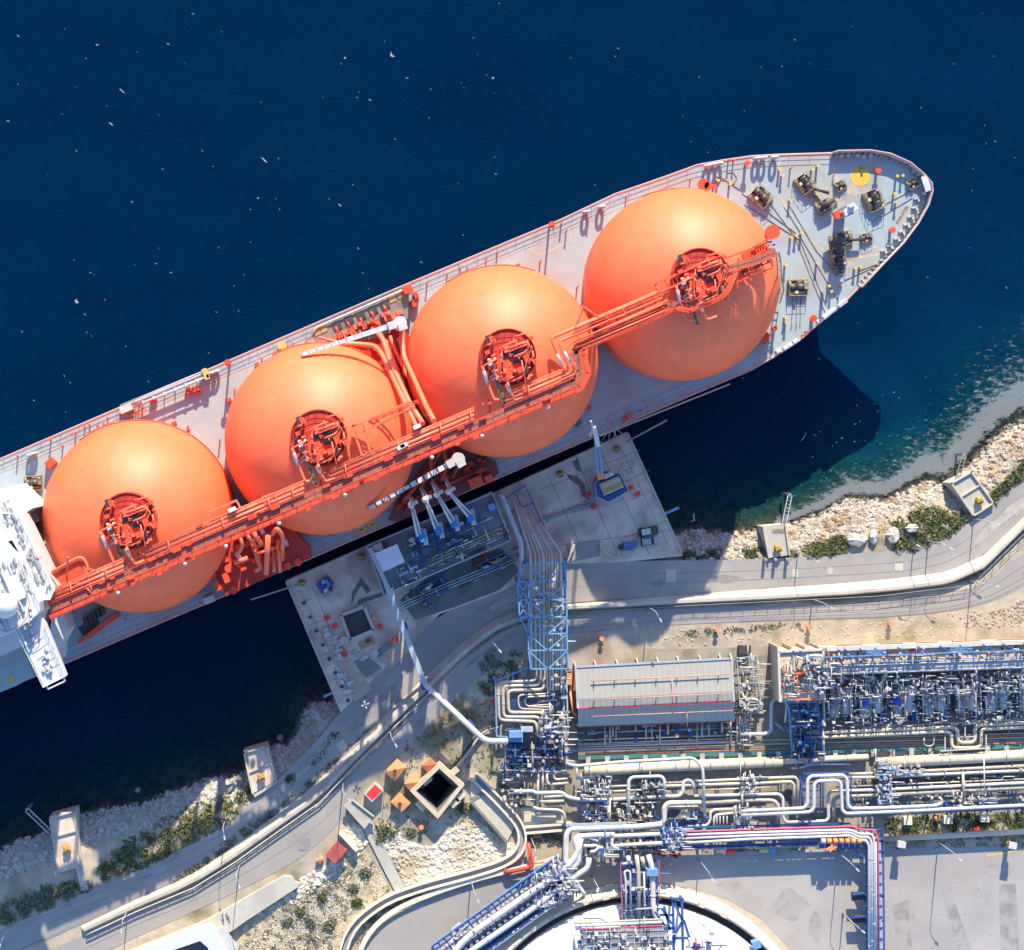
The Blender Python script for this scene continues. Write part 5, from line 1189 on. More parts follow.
# blue framed pits beside the platform
for q, lb in (([(418, 588), (441, 578), (448, 589), (424, 600)], 'blue framed valve pit beside the cabin end of the platform'), ([(479, 564), (505, 553), (510, 558), (484, 570)], 'blue framed pit at the truss bridge end of the platform')):
    r = ROOT('valve_pit', Q(*q[0]), lb, 'equipment frame'); m = MB()
    for z in (.3, 2.2):
        for a, b in zip(q, q[1:] + q[:1]): m.beam(Q(*a, z), Q(*b, z), .25)
    for a in q: m.beam(Q(*a), Q(*a, 2.3), .25)
    SPLIT('frame_bar', m, M_blue, r)
    flat('floor', q, .03, M_dark, parent=r)
    for k in range(7): m = MB(); f, g_ = rnd.random(), rnd.random(); bx(m, lerp(q[0][0] + 3, q[1][0] - 2, f), lerp(q[0][1], q[1][1], f) + 2 + g_ * 5, QT, rnd.uniform(.5, 1.8), rnd.uniform(.4, .9), rnd.uniform(.5, 1.6), 23); OBJ('pump', m, rnd.choice((M_whited, M_steel, M_brown, M_yel2)), r)
# overhead pipe from the cabin to the plant
r = ROOT('overhead_pipe', Q(425, 685), 'long overhead pipe running from the jetty cabin over the road to the plant', 'pipe')
m = MB(); m.beam(W(370, 548, 12), W(386, 584, 12.5), .9); m.beam(W(386, 584, 12.5), W(425, 684, 13), 1.1, .9); OBJ('gallery', m, M_steel, r)
m = MB(); m.tube(T((425, 684, 13.3), (485, 741, 13.3), (508, 741, 13.3)), .62, 12, bend=1.5); OBJ('pipe', m, M_pipew, r)
m = MB(); bx(m, 425, 686, 7, 1.6, 1.6, 5.4, 20); OBJ('support_head', m, M_blue, r)
m = MB(); m.beam(W(421, 684, 5), W(424, 684, 12.5), .4); m.beam(W(430, 690, 5), W(427, 687, 12.5), .4); bx(m, 471, 726, 7, 1.2, 1.8, 5.8, 40); m.beam(W(402, 627, 5), W(403, 628, 12), .5); bx(m, 404, 627, 10.5, 1.6, 1.4, 1.4, 20); SPLIT('support', m, M_blue, r)
m = MB(); m.beam(W(391, 585, 12.6), W(395, 601, 12.6), .5); m.beam(W(388, 587, 12.6), W(393, 586, 12.6), .5); SPLIT('lamp_bracket', m, M_cream, r)
# square pit on the left of the quay
r = ROOT('square_pit', Q(357, 623), 'square dark open pit with a concrete rim on the left of the quay', 'pit')
pq = [(341, 615), (364, 606.5), (374, 630), (350, 640)]; flat('pit_floor', pq, .03, M_dark, parent=r)
for a, b in zip(pq, pq[1:] + pq[:1]): m = MB(); m.beam(Q(*a, .5), Q(*b, .5), .7, 1.0); OBJ('rim', m, M_concl, r)
flat('orange_hatch', [(357, 643), (372, 635), (376, 643), (361, 650)], .06, MAT('tan_hatch', (.42, .24, .13), .8, .15, .6), parent=r)
m = MB(); bx(m, 368, 641, QT, 1.0, .6, .5, 23); OBJ('hatch_handle', m, M_dark, r)
# clutter of pale slabs, boxes and barrels around the pit
for i in range(46):
    f = rnd.random(); u, v = (lerp(327, 352, f) + rnd.uniform(-5, 6), lerp(625, 700, f) + rnd.uniform(-4, 4)) if i < 32 else (rnd.uniform(345, 385), rnd.uniform(652, 664))
    m = MB(); bx(m, u, v, QT, rnd.uniform(.5, 1.8), rnd.uniform(.5, 1.3), rnd.uniform(.15, .7), 23 + rnd.gauss(0, 12)); OBJ('stacked_slab', m, rnd.choice((M_concl, M_whited, M_conc)), label='pale slab lying in the clutter around the square pit', cat='slab', group='pale slabs beside the square pit')
for u, v, mt, lb in ((327, 618, M_redb, 'on the left'), (335, 626, M_redb, 'nearest the pit'), (373, 619, M_orange, 'right of the pit'), (380, 627, M_redb, 'farthest right'), (345, 655, M_redb, 'below the pit'), (395, 640, M_redb, 'by the road')):
    m = MB(); bx(m, u, v, QT, 1.2, 1.0, .8, 30); OBJ('crate', m, mt, label='small red crate in the quay clutter, ' + lb, cat='crate', group='red crates around the pit')
m = MB(); m.cyl(Q(344, 640), 1.0, 1.8, 14); OBJ('water_tank', m, M_pipe, label='round grey tank at the lower left corner of the square pit', cat='tank')
# blue and white machine left of the pit
r = ROOT('mobile_pump', Q(325, 586), 'blue and white mobile pump unit on the quay left of the cabin', 'machine')
m = MB(); bx(m, 325, 584, QT + .5, 3.2, 2.4, 1.2, 40); OBJ('body', m, M_blue, r)
for k in range(8): m = MB(); bx(m, 325 + rnd.uniform(-5, 4), 585 + rnd.uniform(-6, 6), QT + 1.2, rnd.uniform(.5, 1.2), rnd.uniform(.4, .9), rnd.uniform(.4, 1.2), rnd.uniform(0, 90)); OBJ('engine_part', m, rnd.choice((M_bluel, M_pipew, M_redd, M_dark)), r)
for u, v in ((320, 583), (329, 581), (322, 591), (331, 589)): m = MB(); c = Q(u, v, .5); m.tube([c - Vector((.2, 0, 0)), c + Vector((.2, 0, 0))], .5, 12); OBJ('wheel', m, M_black, r)
# blue gangway crane on the right of the quay
r = ROOT('gangway_crane', Q(606, 483), 'blue slewing gangway crane on the quay with its grey boom stretched over the ship rail', 'crane')
m = MB(); m.cyl(Q(606, 483), 2.6, 3, 20); OBJ('pedestal', m, M_blue, r)
CB = [(594, 485), (600, 474), (619, 473), (628, 491), (608, 502), (596, 497)]
m = MB(); m.prism(T(*[(u, v, QT + 6) for u, v in CB]), QT + 3, QT + 6); OBJ('turntable', m, M_blue, r)
m = MB(); m.prism(T((600, 484, 13), (619, 476, 13), (624, 486, 13), (605, 496, 13)), QT + 6, QT + 7.2); OBJ('machinery_deck', m, MAT('machine_yellow_grey', (.42, .36, .2), .6, .3, 1), r)
for k in range(5): m = MB(); m.beam(W(603 + k * .9, 486 + k * 2, 13.2), W(620 + k * .9, 478.5 + k * 2, 13.2), .28); OBJ('deck_bar', m, rnd.choice((M_yel2, M_steel, M_whited)), r)
m = MB(); m.prism(T((606, 497, 11.4), (625, 488, 11.4), (628, 492, 11.4), (609, 502, 11.4)), QT + 6, QT + 6.4); OBJ('rear_platform', m, M_blue, r)
m = MB(); m.rail(T((594, 485, 11), (600, 474, 11), (619, 473, 11), (628, 491, 11), (608, 502, 11), (596, 497, 11), (594, 485, 11)), 1.1, .07, 1.6); OBJ('handrail', m, M_steel, r)
m = MB(); bx(m, 601, 476, 11, 1.5, 1.5, 2.2, 20); OBJ('cab', m, M_orange, r)
m = MB(); bx(m, 609, 475, 11, 2.2, 1, 1.4, 25); OBJ('counter_box', m, M_whited, r)
m = MB()
for s_ in (-2, 2): m.beam(W(600 + s_, 474, 15), W(596 + s_, 434, 19), .3)
for k in range(12): f = k / 11; m.beam(W(598 - 4 * f, 474 - 40 * f, 15 + 4 * f), W(602 - 4 * f, 471 - 40 * f, 15 + 4 * f), .2)
SPLIT('boom_bar', m, M_bluel, r)
m = MB(); m.beam(W(598, 446, 18), W(594, 427, 20), .9, .8); m.beam(W(594, 427, 20), W(590, 436, 19), .5); m.beam(W(591, 421, 21), W(593, 428, 20), .4); SPLIT('boom_tip', m, M_whited, r)
for u, v, w1 in ((588, 495, 'touching the left side of the gangway crane'), (594, 507, 'at the end of the grey cable chain'), (631, 488, 'right of the gangway crane, nearer to it'), (638, 494, 'farther right of the gangway crane, on open concrete')):
    m = MB(); bx(m, u, v, QT, 1.2, .8, .9, 30); OBJ('supply_box', m, M_redb, label='small red box ' + w1, cat='box', group='red boxes round the gangway crane')
m = MB()
for k in range(24):
    f = k / 23; p = Q(lerp(546, 592, f), lerp(518, 504, f), .22 + .013 * (k % 5)); m.box(p, (.5, rnd.uniform(.8, 1.5), .45), R(rnd.uniform(40, 110)))
o = OBJ('cable_chain', m, MAT('cable_grey', (.25, .25, .27), .7, .5, 2), label='grey segmented cable chain leading across the quay to the gangway crane', cat='cable')
for q in ([(572, 462), (578, 458), (582, 472), (576, 470)], [(566, 474), (577, 476), (585, 484), (586, 492), (590, 500), (582, 496), (579, 486), (570, 480)]): flat('oil_stain', q, .015, MAT('oil_stain', (.15, .135, .12), .8, .3, 1), kind='structure')
m = MB()
for a, b in (((621, 464), (631, 460)), ((631, 460), (634, 466)), ((634, 466), (625, 471)), ((625, 471), (621, 464)), ((626, 474), (633, 471))): m.beam(Q(*a, .03), Q(*b, .03), .12, .04)
o = OBJ('pit_cover', m, M_concd, kind='structure')
# vehicles and container on the quay
def car(u, v, deg, body, label, white=False):
    p = Q(u, v); r = ROOT('parked_car', p, label, 'car'); ca = Matrix.Rotation(R(deg), 3, 'Z')
    def L(x, y, z): return p + ca @ Vector((x, y, z))
    prof = [(-2.2, .45), (-2.25, .9), (-1.9, 1.0), (1.0, 1.0), (2.1, .85), (2.2, .45)]; m = MB(); n = len(prof); vs_ = [L(x, -.88, z) for x, z in prof] + [L(x, .88, z) for x, z in prof]
    m.add(vs_, [tuple(range(n)), tuple(range(2 * n - 1, n - 1, -1))] + [(i, n + i, n + (i + 1) % n, (i + 1) % n) for i in range(n)]); OBJ('body', m, body, r)
    m = MB(); q = [(-1.9, .8, 1.0), (1.0, .8, 1.0), (.35, .66, 1.58), (-1.6, .66, 1.58)]
    vs_ = [L(x, y, z) for x, y, z in q] + [L(x, -y, z) for x, y, z in q]; m.add(vs_, [(0, 1, 2, 3), (7, 6, 5, 4), (1, 5, 6, 2), (0, 3, 7, 4)]); OBJ('windows', m, M_glass, r)
    m = MB(); m.add([L(.35, .66, 1.59), L(.35, -.66, 1.59), L(-1.6, -.66, 1.59), L(-1.6, .66, 1.59)], [(3, 2, 1, 0)]); OBJ('roof', m, M_whited if white else body, r)
    for x in (-1.4, 1.4):
        for y in (-.85, .85): m = MB(); m.tube([L(x, y - .12, .34), L(x, y + .12, .34)], .34, 14); OBJ('wheel', m, M_black, r)
    for y in (-.6, .6): m = MB(); m.box(L(2.15, y, .72), (.12, .35, .16), R(deg)); OBJ('headlight', m, M_pipew, r)
car(648, 531, 10, M_dark, 'dark car with a white roof parked on the quay above the blue container', True)
car(648.5, 541, 6, M_grey, 'grey car parked beside the dark car on the quay')
r = ROOT('blue_container', Q(630, 545), 'small blue ribbed container lying on the quay beside the parked cars', 'container')
m = MB(); bx(m, 630, 545, QT, 2.9, 1.3, 1.3, 2); OBJ('box', m, M_blue, r)
for k in range(8): m = MB(); bx(m, 624.6 + k * 1.55, 545, QT + 1.3, .12, 1.25, .06, 2); OBJ('rib', m, M_bluel, r)
m = MB(); m.cyl(Q(620.5, 547), .6, 1.0, 14); OBJ('barrel', m, M_dark, label='black barrel beside the blue container on the quay', cat='barrel')
m = MB(); bx(m, 628, 553, QT, 2.4, 1.2, .3, 5); OBJ('pallet', m, M_concl, label='pale pallet on the ground below the blue container', cat='pallet')
m = MB()
for a, b in (((600, 543), (603, 551)), ((603, 551), (612, 557)), ((612, 557), (618, 558)), ((574, 544), (570, 556)), ((570, 556), (566, 562))): m.beam(Q(*a, .5), Q(*b, .5), .5, 1.0)
for i, o in enumerate(SPLIT('road_barrier', m, M_concl, None, cat='barrier', group='concrete barriers at the quay entrance')): o['label'] = ('short barrier right of the quay entrance, nearest the ship', 'middle barrier right of the quay entrance', 'last barrier right of the quay entrance by the coast road', 'barrier left of the quay entrance, nearest the ship', 'barrier left of the quay entrance, by the coast road')[i]

# pipework and boxes packed on and round the jetty platform
def jclut(root, poly, n, z, hmax, seed, mats):
    rs = random.Random(seed); f = inpoly(poly)
    for _ in range(n):
        u, v = f(rs); p = W(u, v, z); h = rs.uniform(.4, hmax); m = MB(); k = rs.random()
        if k < .45: d = (SD, ST)[rs.random() < .4]; m.tube([p + Vector((0, 0, h)), p + d * rs.uniform(1.2, 4) + Vector((0, 0, h))], rs.uniform(.08, .22), 6); nm = 'pipe'
        elif k < .75: m.box(p + Vector((0, 0, h / 2)), (rs.uniform(.3, 1.3), rs.uniform(.3, 1), h), SANG); nm = 'valve_box'
        else: m.tube([p, p + Vector((0, 0, h)), p + SD * rs.uniform(.4, 1.6) + Vector((0, 0, h))], .12, 6, bend=.3); nm = 'riser_pipe'
        OBJ(nm, m, rs.choice(mats), root)
jclut(jr, [(405, 545), (480, 512), (490, 530), (412, 572)], 60, PZ, 2.2, 301, (M_blue, M_dark, M_steel, M_steel, M_blue))
jclut(jr, [(395, 575), (505, 528), (508, 538), (398, 588)], 34, PZ, 1.4, 302, (M_steel, M_dark, M_pipe))
r = ROOT('quay_pipework', Q(455, 590), 'low dark pipework and fittings between the jetty platform and the coast road', 'pipework')
jclut(r, [(392, 600), (520, 545), (522, 565), (470, 590), (420, 612)], 46, QT, 1.6, 303, (M_dark, M_blue, M_steel, M_concd, M_brown))
for dv in (0, 3, 6): m = MB(); m.tube(T((395, 606 + dv, 5.6), (450, 582 + dv, 5.6), (515, 556 + dv, 5.6)), .16, 6); OBJ('long_pipe', m, M_steel, r)
# ---------------------------------------------------------------- slope, huts and roadside things at the lower left
M_lime = MAT('limestone', (.60, .53, .42), .95, .35, .8, col2=(.46, .36, .24), scale2=.15, bump=.6)
M_cw = MAT('cream_wall', (.62, .54, .42), .85, .1, .5)
M_tanw = MAT('tan_wall', (.52, .42, .31), .85, .12, .4)
M_gpath = MAT('grey_path', (.25, .25, .255), .85, .12, .4)
def GZ_(u, v): return max(4.9, gz(u, v))
LIME = [(385, 850), (400, 838), (430, 848), (450, 830), (475, 818), (495, 835), (520, 848), (500, 858), (440, 876), (405, 886), (396, 868)]
SHEET('limestone_ground', LIME, .12, M_lime)
rocks('limestone_outcrop', 1100, inpoly(LIME), lambda rs: rs.choice((.25, .35, .5, .7, 1.0)), M_lime, .08, 21)
SHEET('sandy_slope', [(232, 956), (246, 922), (300, 889), (330, 866), (366, 850), (390, 888), (350, 924), (338, 958)], .12, MAT('sandy_earth', (.47, .375, .25), .95, .3, .5, col2=(.34, .28, .19), scale2=.35, bump=.5))
rocks('limestone_outcrop', 260, inpoly([(300, 880), (330, 862), (356, 846), (366, 850), (340, 870), (310, 892), (255, 925), (240, 925)]), lambda rs: rs.choice((.3, .5, .8, 1.3)), M_lime, -.1, 22)
rocks('limestone_outcrop', 140, inpoly([(345, 822), (362, 828), (366, 846), (352, 846)]), lambda rs: rs.choice((.5, .8, 1.4)), M_lime, -.1, 23)
rocks('limestone_outcrop', 120, inpoly([(376, 824), (396, 830), (400, 838), (386, 850)]), lambda rs: rs.choice((.5, .8, 1.4)), M_lime, -.1, 24)
rocks('stony_ground', 700, inpoly([(240, 930), (300, 890), (366, 848), (392, 890), (345, 930), (340, 960), (230, 960)]), lambda rs: rs.choice((.2, .25, .3, .4)), M_lime, .1, 25)
rocks('stony_ground', 500, inpoly([(640, 628), (880, 622), (1000, 606), (1030, 596), (1030, 634), (780, 642), (640, 648)]), lambda rs: rs.choice((.2, .3, .4, .6)), M_sandf, -.05, 26)
rocks('stony_ground', 260, inpoly([(960, 618), (1010, 606), (1024, 600), (1024, 625), (965, 628)]), lambda rs: rs.choice((.3, .4, .7)), M_rock, -.05, 27)
tufts('dry_scrub', 900, inpoly([(240, 930), (300, 892), (366, 850), (390, 888), (346, 928), (342, 955), (235, 955)]), lambda rs: rs.uniform(.2, .6), M_bush, 31, leaf=.22, per=6)
tufts('dry_scrub', 620, inpoly([(405, 745), (470, 700), (498, 690), (500, 770), (470, 790), (455, 800), (470, 830), (440, 826), (400, 842), (378, 826), (384, 808)]), lambda rs: rs.uniform(.2, .7), M_bush, 32, leaf=.22, per=6)
tufts('dry_scrub', 240, inpoly([(524, 832), (565, 830), (562, 846), (528, 846)]), lambda rs: rs.uniform(.3, .6), M_bush, 33, leaf=.25, per=7)
tufts('dry_scrub', 200, inpoly([(480, 660), (500, 648), (525, 655), (520, 668), (496, 690), (480, 690)]), lambda rs: rs.uniform(.4, .9), M_bush, 34, leaf=.3, per=8)
tufts('grass', 700, inpoly([(883, 819), (1030, 811), (1030, 828), (883, 834)]), lambda rs: rs.uniform(.4, .8), M_grass, 35, leaf=.3)
tufts('dry_scrub', 420, inpoly([(700, 846), (1030, 836), (1030, 846), (700, 853)]), lambda rs: rs.uniform(.2, .5), M_bush, 36, leaf=.2, per=6)
tufts('dry_scrub', 200, inpoly([(680, 631), (770, 624), (800, 622), (800, 627), (690, 636)]), lambda rs: rs.uniform(.2, .5), M_bush, 37, leaf=.2, per=6)
tufts('dry_scrub', 260, inpoly([(350, 930), (372, 905), (440, 882), (436, 888), (384, 912), (362, 945)]), lambda rs: rs.uniform(.3, .6), M_bush, 38, leaf=.25, per=6)
for i, (u, v, r_, lb) in enumerate(((386, 830, 2.3, 'largest round green shrub, just above the limestone outcrop'), (380, 838, 1.3, 'rounded shrub at the left foot of the largest green shrub'), (354, 888, 1.0, 'dark shrub alone at the top of the dry slope'), (357, 903, 1.1, 'dark shrub in the middle of the dry slope, nearest the grey path'), (330, 926, 1.1, 'dark shrub low on the dry slope beside the grey path bend'),
                                     (310, 922, .9, 'small shrub at the foot of the dry slope'), (322, 897, 1.0, 'greyish shrub in the centre of the dry slope'), (365, 873, 1.2, 'silvery shrub right of the red shed'), (288, 921, .9, 'small shrub at the lower left of the dry slope'), (300, 912, .8, 'second small shrub at the lower left of the dry slope'),
                                     (512, 674, 1.6, 'dark shrub in shade beside the truss bridge foot'), (490, 690, 1.4, 'dark shrub in shade left of the pipe loops'), (463, 808, 1.4, 'shrub at the lower right of the square shaft'), (412, 832, .8, 'small shrub below the square shaft'))):
    tufts('shrub', 26, lambda rs: (u + rs.gauss(0, r_ * 2.0), v + rs.gauss(0, r_ * 1.6)), lambda rs: r_ * .6, M_bush if i % 3 else M_grass, 50 + i, leaf=.3, per=14, hgt=1.1, kind='thing', label=lb, cat='shrub')
# paths
def path(name, line, w_px, mat, z, kerb=None, label=None):
    a = smooth(line, 2); L_, R_ = [], []
    for i, p in enumerate(a):
        q, r0 = a[min(i + 1, len(a) - 1)], a[max(i - 1, 0)]; dx, dy = q[0] - r0[0], q[1] - r0[1]; d = math.hypot(dx, dy) or 1; n_ = (-dy / d * w_px / 2, dx / d * w_px / 2)
        L_.append((p[0] + n_[0], p[1] + n_[1])); R_.append((p[0] - n_[0], p[1] - n_[1]))
    m = MB(); zz_ = lambda p: z
    for i in range(len(a) - 1):
        q = [W(*L_[i], z), W(*L_[i + 1], z), W(*R_[i + 1], z), W(*R_[i], z)]; m.poly(q if (q[1] - q[0]).cross(q[3] - q[0]).z > 0 else q[::-1])
    o = OBJ(name, m, mat, kind='structure')
    if kerb:
        for S_ in (L_, R_):
            m = MB()
            for p, q in zip(S_[:-1], S_[1:]): m.beam(W(*p, z + .15), W(*q, z + .15), kerb, 1.3)
            OBJ(name + '_kerb', m, M_cw, kind='structure')
path('trench_path', [(341, 975), (346, 932), (380, 902), (420, 887), (470, 874), (508, 862), (522, 848), (522, 828), (508, 810), (474, 776)], 7, M_gpath, 7.5, .45)
path('trench_path', [(525, 830), (572, 826)], 6, M_gpath, 7.42, .45)
path('cream_wall_walk', [(356, 962), (366, 936), (388, 913), (425, 896), (475, 879), (525, 867), (556, 858)], 5, M_cw, 7.9)
path('footpath', [(366, 822), (376, 842), (388, 866), (400, 889)], 11, M_concl, 7.3)
def block(name, pts, z0, z1, mat, label=None, cat=None, parent=None, kind=None, group=None):
    m = MB(); m.prism(T(*[(u, v, z1) for u, v in pts]), z0, z1); return OBJ(name, m, mat, parent, label, cat, group, kind)
# raised pavement and white tank building at the bottom left
block('raised_pavement', [(120, 956), (200, 924), (222, 912), (284, 876), (292, 877), (298, 887), (246, 921), (232, 931), (180, 960)], 5, 8, M_concl, kind='structure')
r = ROOT('white_basin', W(190, 950, 6), 'white walled basin building at the bottom edge beside the inland road', 'basin')
block('outer_wall', [(120, 975), (128, 955), (208, 925), (213, 926), (232, 965), (215, 985)], 6, 10, M_white, parent=r)
block('basin_floor', [(165, 975), (168, 952), (200, 941), (208, 948), (212, 970)], 10.0, 10.05, M_glass, parent=r)
block('annex', [(216, 930), (224, 926), (238, 950), (230, 958)], 6, 8.5, M_whited, parent=r)
m = MB()
for u, v in ((222, 915), (226, 914), (222, 919), (228, 917)): m.beam(W(u, v, 8), W(u + 2, v - 2, 9), .2)
SPLIT('gate_bar', m, M_steel, r)
# huts
def hut(name, q, z0, z1, roof, label, hole=True, ridge=.6):
    c = (sum(p[0] for p in q) / 4, sum(p[1] for p in q) / 4); r = ROOT(name, W(*c, z0), label, 'hut')
    block('wall', [(lerp(c[0], u, .9), lerp(c[1], v, .9)) for u, v in q], z0, z1, M_tanw, parent=r)
    m = MB(); a = [W(u, v, z1) for u, v in q]; t_ = W(*c, z1 + ridge); m.add(a + [t_] + [p - Vector((0, 0, .2)) for p in a], [(0, 1, 4), (1, 2, 4), (2, 3, 4), (3, 0, 4), (0, 5, 6, 1), (1, 6, 7, 2), (2, 7, 8, 3), (3, 8, 5, 0)]); OBJ('roof', m, roof, r)
    if hole: m = MB(); p = W(c[0] - 1, c[1] + 1, z1 + ridge * .6); m.cyl(p, .38, .8, 10); OBJ('vent_pipe', m, M_dark, r)
    return r
hut('tiled_hut', [(397, 758.5), (407, 767), (395, 781), (384.5, 772)], 7, 9, M_orange, 'small orange-roofed hut left of the square shaft, nearest the road', ridge=.9)
hut('tiled_hut', [(400, 793), (411, 803), (401.5, 812), (390.6, 802)], 7, 8.8, M_orange, 'small orange-roofed hut right of the red-topped box', ridge=.25)
hut('tiled_hut', [(415, 773), (422, 782), (411, 792), (404, 784)], 7, 9, M_orange, 'orange-roofed hut built against the left corner of the square shaft', False, .9)
hut('tiled_hut', [(430, 758), (437, 764), (428, 773), (421, 766)], 7, 8.8, MAT('rust_roof', (.45, .13, .07), .8, .25, .6), 'rust-red roofed hut behind the upper corner of the square shaft', False, .4)
r = ROOT('red_topped_box', W(374, 792, 7), 'bright red flat-topped box with a white rim beside the inland road', 'box')
q = [(375, 783), (383.5, 790.5), (372, 802), (364.5, 794.5)]; block('wall', q, 7, 9.4, M_whited, parent=r); c = (374, 792.5)
block('red_top', [(lerp(c[0], u, .84), lerp(c[1], v, .84)) for u, v in q], 9.4, 9.45, M_redb, parent=r)
# square shaft
r = ROOT('square_shaft', W(437, 790, 7), 'square concrete shaft with a pale rim and pitch-dark inside', 'shaft')
SQ = [(440, 762.5), (464.5, 785), (437.8, 819), (410, 791)]; cI = (437.5, 790); IN = [(lerp(cI[0], u, .78), lerp(cI[1], v, .78)) for u, v in SQ]; ZR = 10.0
m = MB()
for i in range(4):
    j = (i + 1) % 4; o0, o1, i0, i1 = W(*SQ[i], ZR), W(*SQ[j], ZR), W(*IN[i], ZR), W(*IN[j], ZR); dn = lambda p, z: Vector((p.x, p.y, z))
    m.quad(o0, o1, i1, i0) if (o1 - o0).cross(i0 - o0).z > 0 else m.quad(o0, i0, i1, o1)
    m.quad(o0, o1, dn(o1, 6), dn(o0, 6))
OBJ('rim', m, MAT('tan_rim', (.52, .41, .29), .85, .2, .5), r)
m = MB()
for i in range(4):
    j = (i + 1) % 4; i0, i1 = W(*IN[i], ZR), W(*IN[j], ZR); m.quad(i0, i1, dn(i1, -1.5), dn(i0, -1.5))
OBJ('inner_wall', m, MAT('shade_dark_wall', (.17, .165, .16), .9, .3, .5), r)  # inner walls and black floor are coloured dark for the shade down the shaft
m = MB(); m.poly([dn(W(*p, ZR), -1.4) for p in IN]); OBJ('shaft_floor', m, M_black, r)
for u, v, d in ((455, 803, 40), (421, 806, -45), (454, 772, 40), (427, 781, 40), (460, 797, 40)): m = MB(); bx(m, u, v, 7, 2.2, 1.2, 2.2, d); OBJ('bracket', m, M_tanw, r)
for dx in (0, 3): m = MB(); m.tube(T((451 + dx, 770 + dx * .6, 8), (470 + dx, 745, 8), (481 + dx, 730, 8), (500, 724 + dx, 8)), .28, 8, bend=2); OBJ('hose_pipe', m, (M_dark, M_pipe)[dx > 0], label=('black' if dx == 0 else 'pale') + ' pipe curving from the square shaft up to the pipe loops', cat='pipe')
# concrete slab bridge, shed, ramp
r = ROOT('slab_bridge', W(359, 814, 7), 'grey concrete slab bridge at the head of the footpath by the road', 'bridge')
block('deck', [(352, 799.5), (374, 816.5), (364.5, 829), (344, 806)], 8.4, 9, M_conc, parent=r)
m = MB(); m.beam(W(352, 799.5, 9.2), W(374, 816.5, 9.2), .3, .5); OBJ('parapet', m, M_concl, r)
block('abutment', [(350, 803), (368, 817), (363, 825), (346, 809)], 6, 8.4, M_concd, parent=r)
r = ROOT('red_shed', W(336, 853, 7), 'small shed with a faded red sheet roof above the dry slope', 'shed')
block('wall', [(336.5, 844), (345, 851), (335, 862), (327, 855)], 7, 9.2, M_redd, parent=r)
q = [(337, 841.5), (347.5, 850), (335, 864), (325, 855)]; block('roof', q, 9.2, 9.4, MAT('faded_red_roof', (.48, .13, .12), .7, .2, .7), parent=r)
for k in range(7): f = (k + .5) / 7; m = MB(); m.beam(W(lerp(337, 347.5, f), lerp(841.5, 850, f), 9.43), W(lerp(325, 335, f), lerp(855, 864, f), 9.43), .1); OBJ('roof_rib', m, M_redd, r)
m = MB(); m.beam(W(340, 832, 8), W(357, 850, 8), .7, 2.2); OBJ('retaining_wall', m, M_cw, label='short cream retaining wall behind the red shed', cat='wall')
hut('orange_kennel', [(320, 856), (324, 859), (320, 864), (315.5, 861)], 7, 8, M_orange, 'tiny orange-roofed shelter left of the red shed', False, .3)
r = ROOT('concrete_ramp', W(490, 805, 7), 'broad cream concrete ramp between the square shaft and the pipe plant', 'ramp')
block('ramp_slab', [(470, 777), (480, 776), (516, 824), (507, 842), (471, 801)], 6, 7.35, M_concl, parent=r)
m = MB(); m.beam(W(471, 801, 8), W(507, 842, 8), .5, 1.8); OBJ('side_wall', m, M_concd, r)
block('cross_slab', [(471, 798), (484, 791), (486, 794), (472, 802)], 7.35, 7.5, M_concd, parent=r)
for u, v, lb in ((442, 717, 'beside the overhead pipe foot'), (421, 826, 'below the square shaft'), (601, 638, 'by the building roof'), (716, 629, 'on the earth bank'), (889, 623, 'on the earth bank above the blue frames'), (808, 627, 'between the two earth bank hydrants')):
    r = ROOT('fire_hydrant', G(u, v), 'small orange fire hydrant post ' + lb, 'hydrant', 'orange hydrant posts'); p = G(u, v)
    m = MB(); m.cyl(p, .3, 1.3, 12); OBJ('barrel', m, M_redb, r); m = MB(); m.cyl(p + Vector((0, 0, 1.3)), .52, .3, 14); OBJ('cap', m, M_orange, r); m = MB(); m.tube([p + Vector((-.6, 0, .8)), p + Vector((.6, 0, .8))], .16, 8); OBJ('outlet', m, M_redb, r)
m = MB(); bx(m, 494, 702, 7, 1, .8, .8, 20); OBJ('red_valve_box', m, M_redb, label='small red box in shade left of the pipe loops', cat='box')
# guard rail above the kerbed wall
r = ROOT('guard_rail', W(270, 840, 6.5), 'long white double guard rail following the curved wall beside the inland road', 'guard rail')
gl2 = [(u + 4.5, v + 6) for u, v in WLn[3:]]
for h, rr2 in ((.55, .12), (1.05, .14)): m = MB(); m.tube([W(u, v, float(upper(u)) + h) for u, v in dens(gl2, 10)], rr2, 6); OBJ('rail', m, M_whited, r)
for u, v in resample(gl2, 34): z = float(upper(u)); m = MB(); m.beam(W(u, v, z - .3), W(u, v, z + 1.1), .16); OBJ('post', m, M_steel, r)
m = MB(); m.tube([W(u + 2, v + 3, float(upper(u)) + .25) for u, v in dens(WLn[3:], 10)], .22, 6); OBJ('wall_pipe', m, MAT('rusty_pipe', (.42, .22, .09), .7, .3, .8), label='rusty pipe laid along the top of the curved wall', cat='pipe')
# wire fence along the inland road, right part
r = ROOT('wire_fence', W(760, 601, 7), 'thin wire fence with slim posts beside the retaining wall on the right', 'fence')
fl = [(572, 613), (680, 606), (760, 602), (880, 596), (972, 585), (1030, 528)]
for h in (.5, 1.0, 1.6): m = MB(); m.tube([W(u, v, 6.9 + h) for u, v in fl], .035, 4); OBJ('wire', m, M_steel, r)
for u, v in resample(fl, 40): m = MB(); m.beam(W(u, v, 6.8), W(u, v, 8.6), .1); OBJ('post', m, M_steel, r)
